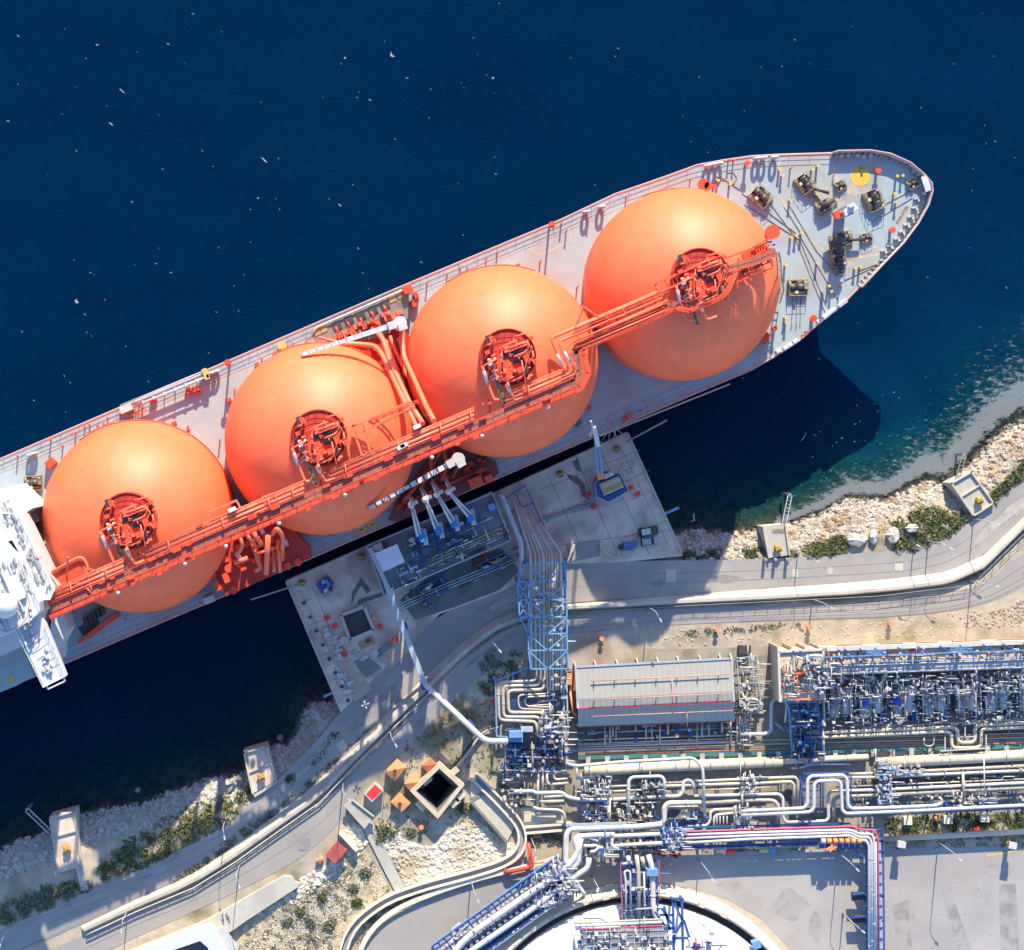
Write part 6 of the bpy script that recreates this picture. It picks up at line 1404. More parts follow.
# inspection covers
for u, v, w1, w2 in ((671, 576, 2.2, 2.8), (795, 573, 1.3, 1.7), (899, 567, 1.8, 1.6), (830, 571, 1.2, 1.6), (342, 746, 2, 2), (386, 704, 1.8, 1.6)):
    m = MB(); bx(m, u, v, 4.99, w1, w2, .05, -2 if u > 500 else 35); OBJ('inspection_cover', m, M_concl, kind='structure')
# street lamps
LP = [(648, 607, -60, 'on the inland road right of the truss bridge'), (797, 553, -30, 'on the coast road right of the middle dolphin'), (913, 548, 150, 'on the coast road beside the bushes'), (928, 541, -30, 'behind the small pale boulder'), (973, 519, -20, 'at the foot of the rightmost dolphin'), (812, 599, -30, 'at the right wall halfway along'), (971, 581, -10, 'at the bend of the right wall'),
      (490, 638, -50, 'on the inland road left of the truss bridge'), (390, 729, -60, 'on the inland road above the huts'), (343, 783, -50, 'by the guard rail near the red-topped box'), (239, 866, -70, 'in the middle of the guard rail'), (128, 909, -95, 'at the left end of the guard rail'), (226, 818, -80, 'on the coast road below the shaded grass bank'), (12, 924, -110, 'at the far left end of the coast road'),
      (938, 842, -45, 'on the car park edge right of the pink pipe bridge'), (843, 913, -40, 'on the car park beside the vertical pipe rack'), (838, 852, -45, 'under the orange machine of the pink pipe bridge'), (699, 860, -60, 'on the car park edge above the round tank'), (471, 880, -65, 'on the tank road'), (592, 876, -60, 'in shade between the two pipe racks'), (531, 838, -90, 'by the dry scrub pad')]
lp0 = None
for i, (u, v, a, lb) in enumerate(LP):
    z = 7.0 if i in (0, 5, 6, 7, 8, 9) or i > 13 else gz(u, v); p = W(u, v, z)
    if lp0 is None:
        lp0 = ROOT('street_lamp', (0, 0, 0), 'x', 'street lamp')
        m = MB(); m.tube([(0, 0, 0), (0, 0, 9.6)], [.14, .07], 8); OBJ('pole', m, M_steel, lp0)
        m = MB(); m.tube([(0, 0, 9.5), (.5, 0, 10), (1.8, 0, 10.2)], .06, 6); OBJ('arm', m, M_steel, lp0)
        m = MB(); m.box((2.2, 0, 10.2), (.9, .32, .16)); OBJ('lamp_head', m, M_pipew, lp0)
        m = MB(); m.cyl((0, 0, 0), .25, .5, 8); OBJ('foot', m, M_grey, lp0)
        lp0.location = p; lp0.rotation_euler = (0, 0, R(a)); o = lp0; o['group'] = 'street lamps'
    else: o = DUP(lp0, p, R(a), group='street lamps')
    o['label'] = 'slim grey street lamp ' + lb
# flood-light mast with four heads, shaded road
p = W(365, 697, 4.9); r = ROOT('floodlight_mast', p, 'mast with four floodlights where the quay meets the coast road', 'mast')
m = MB(); m.tube([p, p + Vector((0, 0, 12))], [.2, .1], 8); OBJ('pole', m, M_steel, r)
for a in (20, 110, 200, 290): m = MB(); m.box(p + Vector((.6 * math.cos(R(a)), .6 * math.sin(R(a)), 12)), (.5, .25, .2), R(a)); OBJ('floodlight', m, M_pipew, r)
# car park fittings and stains
for u, v, mt, lb in ((898, 842, M_pipew, 'white'), (1008, 843, M_yel2, 'pale yellow')):
    r = ROOT('equipment_post', W(u, v, 7.1), lb + ' monitor box on a thick post at the car park edge', 'monitor'); b = W(u - 1.5, v - 1, 7.05)
    m = MB(); m.cyl(b, .5, 2.4, 12); OBJ('post', m, mt, r); m = MB(); m.box(b + Vector((.1, 0, 3)), (1.5, 1.2, 1.3), R(-10)); OBJ('box', m, mt, r); m = MB(); m.box(b + Vector((.1, 0, 3.7)), (1.7, 1.4, .15), R(-10)); OBJ('lid', m, M_pipew, r)
for i, q in enumerate(([(942, 892), (950, 888), (972, 952), (958, 952)], [(999, 884), (1016, 884), (1019, 952), (1001, 952)], [(893, 905), (908, 900), (912, 950), (897, 952)])): flat('asphalt_repair', q, -.024 + .003 * i, MAT('asphalt_repair', (.27, .247, .232), .9, .25, .3, col2=(.325, .297, .277), scale2=.3, amt2=.8), z=7.0, kind='structure')
flat('painted_arc', [(985, 855), (1005, 852), (1030, 847), (1030, 849), (1006, 854), (987, 857)], -.012, MAT('faded_yellow_paint', (.48, .36, .15), .8, .25, 1), z=7, kind='structure')
m = MB(); rs = random.Random(77)
for _ in range(36): u, v = rs.uniform(930, 1020), rs.uniform(880, 950); m.box(W(u, v, 7.0), (rs.uniform(.1, .22), rs.uniform(.1, .22), .12))
OBJ('loose_stones', m, M_whited, kind='stuff')

# seams, repairs and worn strips on the roads
M_rep = MAT('road_repair', (.24, .222, .21), .9, .2, .6); M_rep2 = MAT('pale_road_repair', (.37, .335, .30), .9, .2, .6)
m = MB()
a_ = resample(smooth(CN, 1), 90); b_ = resample(smooth(CS, 1), 90)
def along_road(A_, B_, f, i0, i1, zf, wpx):
    for i in range(i0, i1):
        q = []
        for k in (i, i + 1):
            for s_ in (-wpx / 2, wpx / 2): u = lerp(A_[k][0], B_[k][0], f); v = lerp(A_[k][1], B_[k][1], f) + s_; q.append(W(u, v, zf(u, v)))
        m.add([q[0], q[1], q[3], q[2]], [(0, 1, 2, 3)]); 
for f, i0, i1, wp in ((.35, 6, 40, .7), (.62, 4, 52, .8), (.9, 8, 30, 2.2), (.5, 46, 82, .7), (.2, 50, 80, .7), (.93, 44, 84, 2.6)): along_road(a_, b_, f, i0, i1, lambda u, v: 5.0, wp)
a2_ = resample(smooth(LRN, 1), 90); b2_ = resample(smooth(LRS, 1), 90)
for f, i0, i1, wp in ((.4, 6, 44, .7), (.75, 10, 40, .8), (.5, 48, 84, .7), (.92, 8, 30, 1.6)): along_road(a2_, b2_, f, i0, i1, lambda u, v: float(upper(u)) + .085, wp)
o = OBJ('road_seams', m, M_rep); o['kind'] = 'stuff'
rs = random.Random(91)
for k in range(26):
    lower_ = k % 2; A_, B_ = (a2_, b2_) if lower_ else (a_, b_); i = rs.randint(6, 82); f = rs.uniform(.15, .8); u = lerp(A_[i][0], B_[i][0], f); v = lerp(A_[i][1], B_[i][1], f); d = math.atan2(-(A_[i + 1][1] - A_[i][1]), A_[i + 1][0] - A_[i][0])
    z = (float(upper(u)) + .095 if lower_ else 4.9835) + .0006 * k; c = W(u, v, z); m = MB(); L, w1 = rs.uniform(.8, 5), rs.uniform(.4, 1.5); n_ = 9
    m.poly([c + Vector((math.cos(d) * L * x - math.sin(d) * w1 * y, math.sin(d) * L * x + math.cos(d) * w1 * y, 0)) for x, y in [(math.cos(2 * math.pi * j / n_) * rs.uniform(.7, 1.1), math.sin(2 * math.pi * j / n_) * rs.uniform(.7, 1.1)) for j in range(n_)]]); OBJ('asphalt_repair', m, rs.choice((M_rep, M_rep2, M_rep)), kind='structure')
for k, (u, v, L, w1, mt) in enumerate(((790, 905, 5, 3.5, M_rep), (700, 905, 1.2, 1, M_rep), (815, 925, 2, 4, M_rep), (730, 885, 3, 2, M_rep2), (905, 925, 3, 5, M_rep2), (1000, 870, 4, 2, M_rep2))):
    c = W(u, v, 6.968 + .003 * k); m = MB(); m.poly([c + Vector((L * x, w1 * y, 0)) for x, y in [(math.cos(2 * math.pi * j / 12) * rs.uniform(.55, 1.1), math.sin(2 * math.pi * j / 12) * rs.uniform(.55, 1.1)) for j in range(12)]]); OBJ('worn_patch', m, MAT('worn_asphalt', (.285, .26, .245), .9, .25, .5, col2=(.33, .30, .28), scale2=.4, amt2=.8), kind='structure')
# ---------------------------------------------------------------- the process plant
PG = 7.05
def pp(root, pts, r, mat=None, bend=1.0, n=8, name='pipe'):
    m = MB(); q = T(*pts); m.tube(q, r, n, bend=bend)
    if r >= .24:                                  # flanges and cladding bands
        m.m = 1
        for a, b in zip(q[:-1], q[1:]):
            L = (b - a).length; k = int(L / rnd.uniform(4.5, 8)); d = (b - a).normalized() if L else None
            for i in range(k): p = a.lerp(b, (i + rnd.uniform(.3, .7)) / k); m.tube([p - d * .1, p + d * .1], r * 1.16 + .02, n)
    return OBJ(name, m, [mat or M_pipe, rnd.choice((M_steel, M_grey, M_pipe))], root)
def line_z(pts, z): return [(u, v, z) for u, v in pts]
def bars(root, segs, w_, mat, name='beam', h=None):
    for a, b in segs: m = MB(); m.beam(W(*a), W(*b), w_, h); OBJ(name, m, mat, root)
def clutter(root, poly, n, z0, z1, seed, mats=None, kinds='vvhhbbk', big=1.0, cap=260):
    """small machinery: risers, short pipes, valve bodies, boxes"""
    rs = random.Random(seed); f = inpoly(poly); mats = mats or (M_steel, M_pipe, M_pipew, M_pipew, M_grey, M_blue)
    rest = {}
    for i in range(n):
        u, v = f(rs); k = rs.choice(kinds); m = MB(); zt_ = z0 + (z1 - z0) * rs.random() ** .8; mt = rs.choice(mats); p = W(u, v, zt_); g = Vector((p.x, p.y, z0)); nm = 'pipe'
        if k == 'v':
            r_ = rs.uniform(.09, .24) * big; d = rs.choice(((1, 0), (-1, 0), (0, 1), (0, -1))); L = rs.uniform(.6, 2.4) * big
            m.tube([g, p, p + Vector((d[0] * L, d[1] * L, 0))], r_, 6, bend=.4); nm = 'riser_pipe'
        elif k == 'h':
            r_ = rs.uniform(.08, .22) * big; d = rs.choice(((1, 0), (1, 0), (0, 1))); L = rs.uniform(1.2, 4.5) * big
            m.tube([p, p + Vector((d[0] * L, d[1] * L, 0))], r_, 6); nm = 'pipe'
        elif k == 'b': m.box(p - Vector((0, 0, .4)), (rs.uniform(.3, 1.2) * big, rs.uniform(.3, 1.0) * big, rs.uniform(.5, 1.4))); nm = 'valve_box'
        elif k == 'k': m.tube([p, p + Vector((0, 0, .5))], .1, 5); m.cyl(p + Vector((0, 0, .5)), .38 * big, .12, 10); m.ball(p, .32 * big, 6); nm = 'valve'
        elif k == 'w': m.beam(g, p, .16); nm = 'post'
        elif k == 's': m.tube([g, p], .5 * big, 10); nm = 'vessel'
        if i < cap: OBJ(nm, m, mt, root)
        else:
            q = rest.setdefault(mt.name, (MB(), mt))[0]; o = len(q.v); q.v += m.v; q.f += [tuple(j + o for j in ff) for ff in m.f]; q.sm += m.sm; q.mi += m.mi
    for q, mt in rest.values(): OBJ('small_pipework', q, mt, root, kind='stuff')
# ---- truss bridge carrying the pipes over the roads
r = ROOT('truss_bridge', W(545, 620, 5), 'tall blue lattice truss bridge carrying pipes from the jetty over both roads', 'pipe bridge')
ZT, ZB = 15.0, 11.0
rows = [(525, 564, 566), (517.6, 582, 566), (519, 600, 566.6), (519.5, 617.5, 567), (528.5, 634, 567), (528.5, 650.5, 567.5), (531, 669, 568)]
seg = []
for a, v, b in rows: seg += [((a, v, ZT), (b, v - .5, ZT)), ((a, v - 3, ZB), (b - 2, v - 3.5, ZB)), ((a, v, ZT), (a - 1, v - 3, ZB)), ((b, v, ZT), (b - 1.5, v - 3, ZB))]
for (a, v, b), (a2, v2, b2) in zip(rows[:-1], rows[1:]):
    lx = max(a, 528); seg += [((a, v, ZT), (a2, v2, ZT)), ((b, v, ZT), (b2, v2, ZT)), ((a - 1, v - 3, ZB), (a2 - 1, v2 - 3, ZB)), ((b - 2, v - 3, ZB), (b2 - 2, v2 - 3, ZB))]
    mid = (lx + b) / 2; seg += [((lx, v, ZT), (mid, v2, ZT)), ((b, v, ZT), (mid, v2, ZT))]
    seg += [((b, v, ZT), (b2 - 1.5, v2 - 3, ZB)), ((a, v, ZT), (a2 - 1, v2 - 3, ZB))]
for v in (582, 600, 617.5): seg += [((528.5, v, ZT), (528.5, v + 17, ZT))]
seg += [((518, 582, ZT), (528, 600, ZT)), ((528, 582, ZT), (519, 600, ZT)), ((519, 600, ZT), (528, 617, ZT)), ((528, 600, ZT), (519, 617, ZT))]
bars(r, seg, .26, M_bluel, 'truss_bar')
bars(r, [((524, 560, 5), (525, 564, ZT)), ((565, 560, 5), (566, 564, ZT)), ((529, 664, 7), (531, 669, ZT)), ((565, 664, 7), (568, 669, ZT)), ((516, 578, 5), (517.6, 582, ZT)), ((519, 614, 6), (519.5, 617.5, ZT))], .5, M_blue, 'column')
TPX = [(531.5, .34), (535.8, .36), (540, .36), (544, .34), (547.5, .22), (550.2, .2), (553, .26), (556, .2), (558.5, .16), (561.5, .3)]
for i, (x, rr2) in enumerate(TPX):
    up = [(513 + i * 2.9, 500 + i * 2.4, 8.5), (x - 1.5, 552, 9.5), (x - .8, 560, 12)]
    pp(r, up + [(x, 690 if i > 3 else 670, 12)], rr2, M_pipe if i % 3 else M_pipew)
clutter(r, [(530, 586), (560, 586), (562, 630), (533, 632)], 40, 11.6, 14.5, 101, (M_pipew, M_steel, M_pipe), 'hhbk')
clutter(r, [(548, 640), (566, 640), (566, 700), (550, 700)], 30, 10.5, 13, 102, (M_pipe, M_steel, M_cream), 'hbk')
bars(r, [((503, 500, 8), (525, 485.5, 8)), ((525, 485.5, 8), (541, 521, 8)), ((541, 521, 8), (517, 533, 8)), ((503, 500, 8), (517, 533, 8)), ((511, 512, 8), (534, 502, 8)), ((541, 521, 8), (556, 549, 8)), ((516, 494, 8), (530, 526, 8)), ((548, 549, 8), (556, 549, 8)), ((553, 553, 8), (560, 548, 8))], .28, M_blue, 'frame_bar')
bars(r, [((503, 500, 5), (503, 500, 8)), ((525, 485.5, 5), (525, 485.5, 8)), ((541, 521, 5), (541, 521, 8)), ((556, 549, 5), (556, 549, 8))], .3, M_blue, 'post')
pp(r, [(497, 494, 8.8), (502, 496, 9.2), (521, 543, 10), (521.5, 560, 11), (521, 575, 12)], .55, M_steel)
bars(r, [((544 + i * 4, 523 + i * 8, 8), (549 + i * 3.4, 521 + i * 8, 8)) for i in range(4)], .14, M_blue, 'ladder_bar')
# ---- nested pipe loops
r = ROOT('pipe_loop_rack', W(530, 705, PG), 'blue rack of nested pale pipe loops at the foot of the truss bridge', 'pipe rack')
ZL = 11.0
for pts, rr2 in (([(536, 668), (536, 681), (498, 682), (499, 720), (536, 721.5), (538, 736)], .36), ([(540, 668), (540, 685), (503, 686), (503.5, 717), (539.5, 717), (541, 736)], .36), ([(544, 668), (544, 689.5), (508, 690.5), (508.5, 712.5), (544.5, 712.5), (545, 722)], .38),
                 ([(550, 680), (550, 693.6), (518, 695), (518.8, 708.6), (549, 710)], .2), ([(552, 690), (551, 696), (525, 697), (525.6, 706.5), (552, 704), (553, 712)], .2), ([(554, 690), (554, 700), (538, 702), (537, 706)], .2), ([(528, 706.8), (551, 707), (551, 713)], .2), ([(543, 723), (561, 722)], .28), ([(548, 727), (562, 727), (562, 712)], .22), ([(549, 732), (561, 731.5)], .2)):
    pp(r, line_z(pts, ZL), rr2, M_pipe, 1.0)
bars(r, [((495.5, 681, ZL + .3), (530, 667, ZL + .3)), ((495.5, 681, ZL + .3), (496.6, 736, ZL + .3)), ((496.6, 736, ZL + .3), (508, 737, ZL + .3)), ((493, 676, ZL), (496, 682, ZL)), ((508, 674, ZL), (508, 684, ZL)), ((513, 672, ZL), (513, 686, ZL)), ((520, 670, ZL), (524, 676, ZL))], .3, M_bluel, 'rack_beam')
bars(r, [((508, y, ZL - .6), (560, y - 1, ZL - .6)) for y in (698, 702.5, 706)] + [((x, 694, ZL - .6), (x, 712, ZL - .6)) for x in (513, 515.5, 520, 527, 534)] + [((528, 668, ZL - .6), (528, 736, ZL - .6)), ((560, 672, ZL - .6), (561, 740, ZL - .6))], .2, M_blue, 'rack_beam')
bars(r, [((x, y, PG), (x + 1.5, y + 1, ZL)) for x, y in ((494, 680), (495, 734), (528, 680), (528, 732), (560, 690), (561, 736))], .3, M_blue, 'column')
bars(r, [((566.5, 672, ZL), (568, 735, ZL)), ((563.5, 672, ZL), (564.5, 740, ZL)), ((557, 712, ZL), (570, 712, ZL))], .3, M_steel, 'rack_beam')
m = MB(); m.prism(T((509.4, 732, 13), (522.8, 731.5, 13), (522.8, 737.5, 13), (509.4, 738, 13)), PG, 13); m.prism(T((509.6, 738, 11.5), (522.7, 737.6, 11.5), (522.7, 742, 11.5), (509.6, 742.4, 11.5)), PG, 11.5); OBJ('blue_cabinet', m, M_bluel, r)
m = MB(); m.prism(T((521, 727, 12), (533, 727, 12), (533, 732, 12), (521, 732, 12)), PG, 12); OBJ('grey_cabinet', m, M_steel, r)
clutter(r, [(540, 712), (563, 712), (563, 745), (538, 745)], 90, 9.5, 12, 103, None, 'hhhbkv', .9)
clutter(r, [(506, 744), (532, 744), (532, 770), (506, 770)], 70, PG, 10.5, 104, (M_blue, M_blue, M_dark, M_pipew, M_steel), 'vbhw', .9)
clutter(r, [(532, 744), (566, 744), (566, 775), (532, 775)], 90, PG, 11, 105, (M_blue, M_blue, M_pipe, M_pipew, M_dark), 'vhwbk', .9)
clutter(r, [(497, 768), (523, 768), (528, 800), (510, 812), (500, 796)], 70, PG, 9.5, 106, (M_steel, M_pipew, M_pipe, M_dark), 'vhbk', .9)
bars(r, [((505, 742, 9.5), (506, 770, 9.5)), ((506, 770, 9.5), (566, 772, 9.5)), ((532, 742, 9.5), (533, 771, 9.5)), ((566, 742, 9.5), (566, 772, 9.5)), ((507, 756, 9.5), (566, 758, 9.5)), ((536, 748, 9.5), (560, 749, 9.5))], .25, M_steel, 'rack_beam')
for pts, rr2 in (([(538, 772), (538, 805)], .3), ([(542.7, 770), (542.7, 792)], .3), ([(547, 771), (547, 782), (550, 784.5), (568.4, 783)], .3), ([(553.5, 770), (553.5, 777), (556, 779.5), (568, 778.6)], .26), ([(513.7, 791.6), (533, 791), (536, 793), (562, 792.3), (567, 797), (580.7, 799.8), (608, 799.8), (640, 797.5), (679, 796), (683, 792), (683.3, 782), (687, 779.6), (692.5, 781), (694, 790)], .42),
                 ([(543.8, 797), (564, 795.7)], .36), ([(539.7, 801.8), (564, 801)], .34), ([(533.5, 807), (537, 809), (559, 810), (564.5, 813), (565, 826)], .34), ([(608.8, 800), (608.8, 826)], .5), ([(560, 742), (562, 760), (575, 762)], .3)):
    pp(r, line_z(pts, 9.2), rr2, M_pipew if rr2 > .4 else M_pipe, 1.0)
block('sand_pad', [(520, 808), (562, 806), (564, 824), (524, 826)], 7.0, 7.3, M_concl, parent=None, kind='structure')
m = MB(); m.beam(W(524, 818, 7.6), W(556, 816, 7.6), 1.6, .6); OBJ('pad_block', m, M_cream, label='long tan concrete block on the sand pad beside the path', cat='block')
flat('terracotta_pad', [(533, 833), (542, 832.5), (542, 838), (533, 838.5)], .3, MAT('terracotta', (.42, .18, .10), .8, .15, .6), z=7.0, kind='structure')
# ---- compressor building with the grey sheet roof
r = ROOT('compressor_building', W(655, 695, PG), 'long plant building with a folded grey sheet roof and red pipes across it', 'building')
M_sheet = MAT('grey_roof_sheet', (.33, .315, .285), .5, .06, .25, metal=.1)
prof = [((575.5, 667), (731.6, 658.5), 12.0), ((576.5, 684), (732.5, 676), 12.6), ((577.3, 699), (733.2, 691), 13.1), ((578, 708.5), (734, 701.5), 12.9), ((578.3, 727), (734.5, 721), 10.6)]
m = MB()
for (a, b, z), (a2, b2, z2) in zip(prof[:-1], prof[1:]): m.quad(W(*a, z), W(*a2, z2), W(*b2, z2), W(*b, z))
L_ = [W(*a, z) for a, b, z in prof]; R_ = [W(*b, z) for a, b, z in prof]; dn0 = lambda p, z=None: Vector((p.x, p.y, p.z - .25))
for e in (L_, R_):
    for p, q in zip(e[:-1], e[1:]): m.quad(p, q, dn0(q), dn0(p))
OBJ('roof', m, M_sheet, r)
for k in range(1, 27):
    f = k / 27; m = MB()
    for (a, b, z), (a2, b2, z2) in zip(prof[:-1], prof[1:]): m.beam(W(lerp(a[0], b[0], f), lerp(a[1], b[1], f), z + .02), W(lerp(a2[0], b2[0], f), lerp(a2[1], b2[1], f), z2 + .02), .07, .1)
    OBJ('roof_rib', m, M_sheet, r)
bars(r, [((575.5, 667, 12.05), (731.6, 658.5, 12.05)), ((575.5, 667, 12.1), (578, 708.5, 13)), ((731.6, 658.5, 12.1), (734, 701.5, 13))], .4, M_steel, 'roof_edge')
bars(r, [((578, 708.8, 13), (734, 701.8, 13)), ((578.3, 727.3, 10.6), (734.5, 721.3, 10.6))], .18, M_redd, 'gutter')
M_pinkp = MAT('salmon_pipe', (.50, .25, .19), .6, .15, .8)
for pts in ([(591, 681, 13.2), (730, 674, 13.2)], [(590, 700, 13.9), (733, 693, 13.9)], [(592, 716.5, 12.5), (733, 710.5, 12.5)], [(672, 678, 13.4), (673, 714, 12.8)], [(687, 714, 12.6), (687.5, 727, 11)]): pp(r, pts, .11, M_pinkp, 0, 6)
for v, z, ln in ((681, 13.2, 8), (700, 13.9, 8), (716.5, 12.5, 0)):
    for k in range(7):
        f = k / 6.5; u = 594 + f * 135; vv_ = v - f * 6.6; m = MB(); m.tube([W(u, vv_, z - .9), W(u, vv_, z + .35)], .09, 5); OBJ('support', m, M_steel, r)
        if ln: m = MB(); m.tube([W(u, vv_, z), W(u - .3, vv_ + ln, z)], .05, 5); OBJ('branch_pipe', m, M_dark, r)
for f in (0, .13, .27, .4, .53, .66, .8, .93, 1):
    u = lerp(577, 733, f); m = MB(); m.beam(W(u, 723 - 6 * f, PG), W(u + .5, 725 - 6 * f, 10.6), .35); OBJ('column', m, M_steel, r); m = MB(); m.beam(W(u - 3, 662 - 8 * f, PG), W(u - 1, 668 - 8 * f, 12), .35); OBJ('column', m, M_steel, r)
for u, l_ in ((605, 22), (610, 18), (613, 12), (616, 16), (646, 16), (652, 18), (660, 22), (668, 12), (697, 24), (702, 16), (709, 14), (722, 12), (731, 24)): pp(r, [(u, 722 - (u - 578) * .038, 8.6), (u, 726 + l_ - (u - 578) * .038, 8.6)], rnd.choice((.14, .2, .26)), M_pipe)
for v, rr2, mt in ((738, .22, M_pipe), (741.5, .14, M_pipe), (745, .16, M_steel), (731, .16, M_steel), (748, .12, M_pinkp)): pp(r, [(578, v + 2, 8), (735, v - 3, 8)], rr2, mt)
clutter(r, [(579, 722), (734, 716), (735, 738), (579, 744)], 60, PG, 9, 110, (M_steel, M_dark, M_blue, M_pipe), 'bhk')
block('machine_floor', [(577, 690), (735, 682), (737, 752), (578, 760)], 7.06, 7.12, M_concd, parent=r)
block('end_wall', [(569, 672), (575, 670), (577, 720), (571, 722)], PG, 9, MAT('brown_wall', (.25, .12, .08), .8, .25, .6), parent=r)
m = MB(); m.box(W(568, 679, 10), (1.4, 2.2, 2)); m.tube(T((570, 690, 10), (573, 712, 10), (577, 716, 10)), .25, 6); OBJ('orange_machine', m, M_orange, r)
# ---- long service lines south of the building
M_teal = MAT('teal_channel', (.05, .16, .15), .7, .25, .5)
M_rust = MAT('rusty_line', (.40, .17, .07), .8, .3, .4)
r = ROOT('service_trench', W(770, 750, PG), 'long low bundle of rust-brown and teal service lines on concrete sleepers', 'pipe bundle')
yb = lambda u, d: 757.5 - (u - 576) * .026 + d
for d, w1, mt in ((0, .9, M_teal), (-3.4, .35, M_rust), (-5.8, .5, M_concd), (-8.4, .3, M_pipe), (-10.6, .3, M_rust), (-12.6, .25, M_pipe)):
    m = MB(); m.beam(W(578, yb(578, d), 7.9), W(1060, yb(1060, d), 7.9), w1, .35); OBJ('line', m, mt, r)
for k in range(24): u = 588 + k * 19; m = MB(); m.box(W(u, yb(u, 2.6), 7.6), (1.0, 1.6, 1.0)); OBJ('sleeper', m, M_conc, r)
# ---- cream main and white line above it
r = ROOT('cream_main', W(670, 766, PG), 'thick cream insulated main pipe below the building, left section', 'pipe')
pp(r, [(584, 771, 8.4), (625, 769, 8.4), (700, 765, 8.4), (782, 761.5, 8.4)], 1.15, M_cream, 0, 16)
for k in range(12): u = 590 + k * 16.5; m = MB(); m.tube([W(u, 770.9 - (u - 584) * .048, 8.4), W(u + .8, 770.87 - (u - 584) * .048, 8.4)], 1.2, 16); OBJ('joint_band', m, M_concl, r)
pp(r, [(782, 761.5, 8.2), (824, 759, 8.2), (868, 757, 8.2)], .7, M_cream, 0, 12)
r = ROOT('cream_main', W(950, 756, PG), 'thick cream insulated main pipe below the vaporiser row, right section', 'pipe')
pp(r, [(877, 763, 8.6), (980, 757.5, 8.6), (1060, 753, 8.6)], 1.2, M_cream, 0, 16)
for k in range(10): u = 890 + k * 16.5; m = MB(); m.tube([W(u, 762.35 - (u - 877) * .0546, 8.6), W(u + .8, 762.3 - (u - 877) * .0546, 8.6)], 1.25, 16); OBJ('joint_band', m, M_concl, r)
flat('pale_apron', [(700, 757), (900, 747), (1060, 742), (1060, 752), (880, 757), (784, 764), (700, 768)], .12, M_concl, z=7, kind='structure')
r = ROOT('white_riser_line', W(690, 780, PG), 'slim white pipe running over the cream main and turning down beside it', 'pipe')
pp(r, [(566, 763, 10), (575, 766, 11.5), (620, 762, 11.5), (694, 757.8, 11.5), (702.7, 768, 11.5), (704.8, 814, 11.5)], .34, M_pipew)
bars(r, [((x, y, PG), (x + .5, y + 1, 11.4)) for x, y in ((590, 762), (640, 760), (690, 758), (703, 790), (704, 810))], .2, M_blue, 'post')
# ---- valve skid beside the building
r = ROOT('valve_skid', W(750, 690, PG), 'white pipe skid in the gap between the grey-roofed building and the tan block', 'pipe skid')
bars(r, [(a, b) for z in (9, 12) for a, b in (((737, 658, z), (757, 656, z)), ((757, 656, z), (761, 704, z)), ((761, 704, z), (740, 706, z)), ((737, 658, z), (740, 706, z)), ((738, 684, z), (763, 682, z)), ((752, 656, z), (754, 684, z)))], .16, M_steel, 'frame_bar')
bars(r, [((x, y, PG), (x + 1.5, y + 1, 12)) for x, y in ((736, 657), (756, 655), (739, 683), (761, 681), (739, 704), (760, 702))], .16, M_steel, 'post')
clutter(r, [(738, 658), (758, 657), (763, 712), (740, 714)], 110, 8.5, 12, 120, (M_pipew, M_steel, M_pipe, M_whited), 'hhvbk', .8)
pp(r, [(737, 691, 11), (742, 692, 11), (744, 699, 11), (757, 699, 11), (763, 706, 11)], .3, M_pipew)
clutter(r, [(737, 712), (752, 712), (752, 745), (737, 746)], 26, 8, 9.5, 121, (M_pipe, M_steel), 'v')
for k in range(5): pp(r, [(737 + k * 3, 714, 9), (737.5 + k * 3, 744, 9)], .2, M_pipe)
m = MB(); bx(m, 745, 650, 7, 2.6, 1.8, 1.6, 0); OBJ('generator_box', m, M_dark, label='dark equipment box on the bank behind the white pipe skid', cat='box')
r = ROOT('white_bend', W(765, 715, PG), 'white pipe bending round the dark gap left of the tan block', 'pipe')
pp(r, [(740, 734, 9), (765, 734, 9), (771, 731, 9), (771.5, 705, 9), (773, 700, 9), (781, 698, 9)], .42, M_pipew, 1.3, 10); pp(r, [(770, 685, 9), (782, 692, 9)], .4, M_pipe); pp(r, [(774, 722, 8), (784, 730, 8)], .3, M_steel)
# ---- tan block with rooftop gear, blue tower in front
r = ROOT('tan_block', W(800, 675, PG), 'tall tan concrete block crowded with rooftop pipework, left end of the vaporiser row', 'building')
ZBK = 15.0
block('block_body', [(778.5, 651.5), (823, 649.5), (826, 700), (780, 702)], 6.9, ZBK, M_tanw, parent=r)
for a, b in (((778.5, 651.5), (823, 649.5)), ((778.5, 651.5), (780, 702)), ((823, 649.5), (825, 690))): m = MB(); m.beam(W(*a, ZBK + .25), W(*b, ZBK + .25), .5, .5); OBJ('parapet', m, M_pipew, r)
for u in (770, 784, 798, 812): m = MB(); m.prism(T((u + 6, 646, 14), (u + 7.5, 646, 14), (u + 9, 651, 14), (u + 7, 651, 14)), 6.9, 14.5); OBJ('buttress', m, M_concl, r)
clutter(r, [(782, 664), (800, 662), (802, 698), (782, 700)], 70, ZBK, ZBK + 1.6, 130, (M_steel, M_pipe, M_redp, M_whited, M_brown), 'hhbkv', .7)
clutter(r, [(803, 664), (816, 658), (830, 664), (832, 684), (820, 694), (806, 688)], 150, ZBK, ZBK + 2.6, 131, (M_pipew, M_pipew, M_silver, M_steel, M_dark, M_blue), 'hvbkkv', .75)
pp(r, [(796, 657, ZBK + 2), (804, 659, ZBK + 2), (808, 656, ZBK + 2), (822, 655, ZBK + 2), (823, 662, ZBK + 2)], .28, M_pipew); pp(r, [(828, 664, ZBK + 1), (841, 663.5, ZBK + 1), (841, 682, ZBK)], .28, M_pipew)
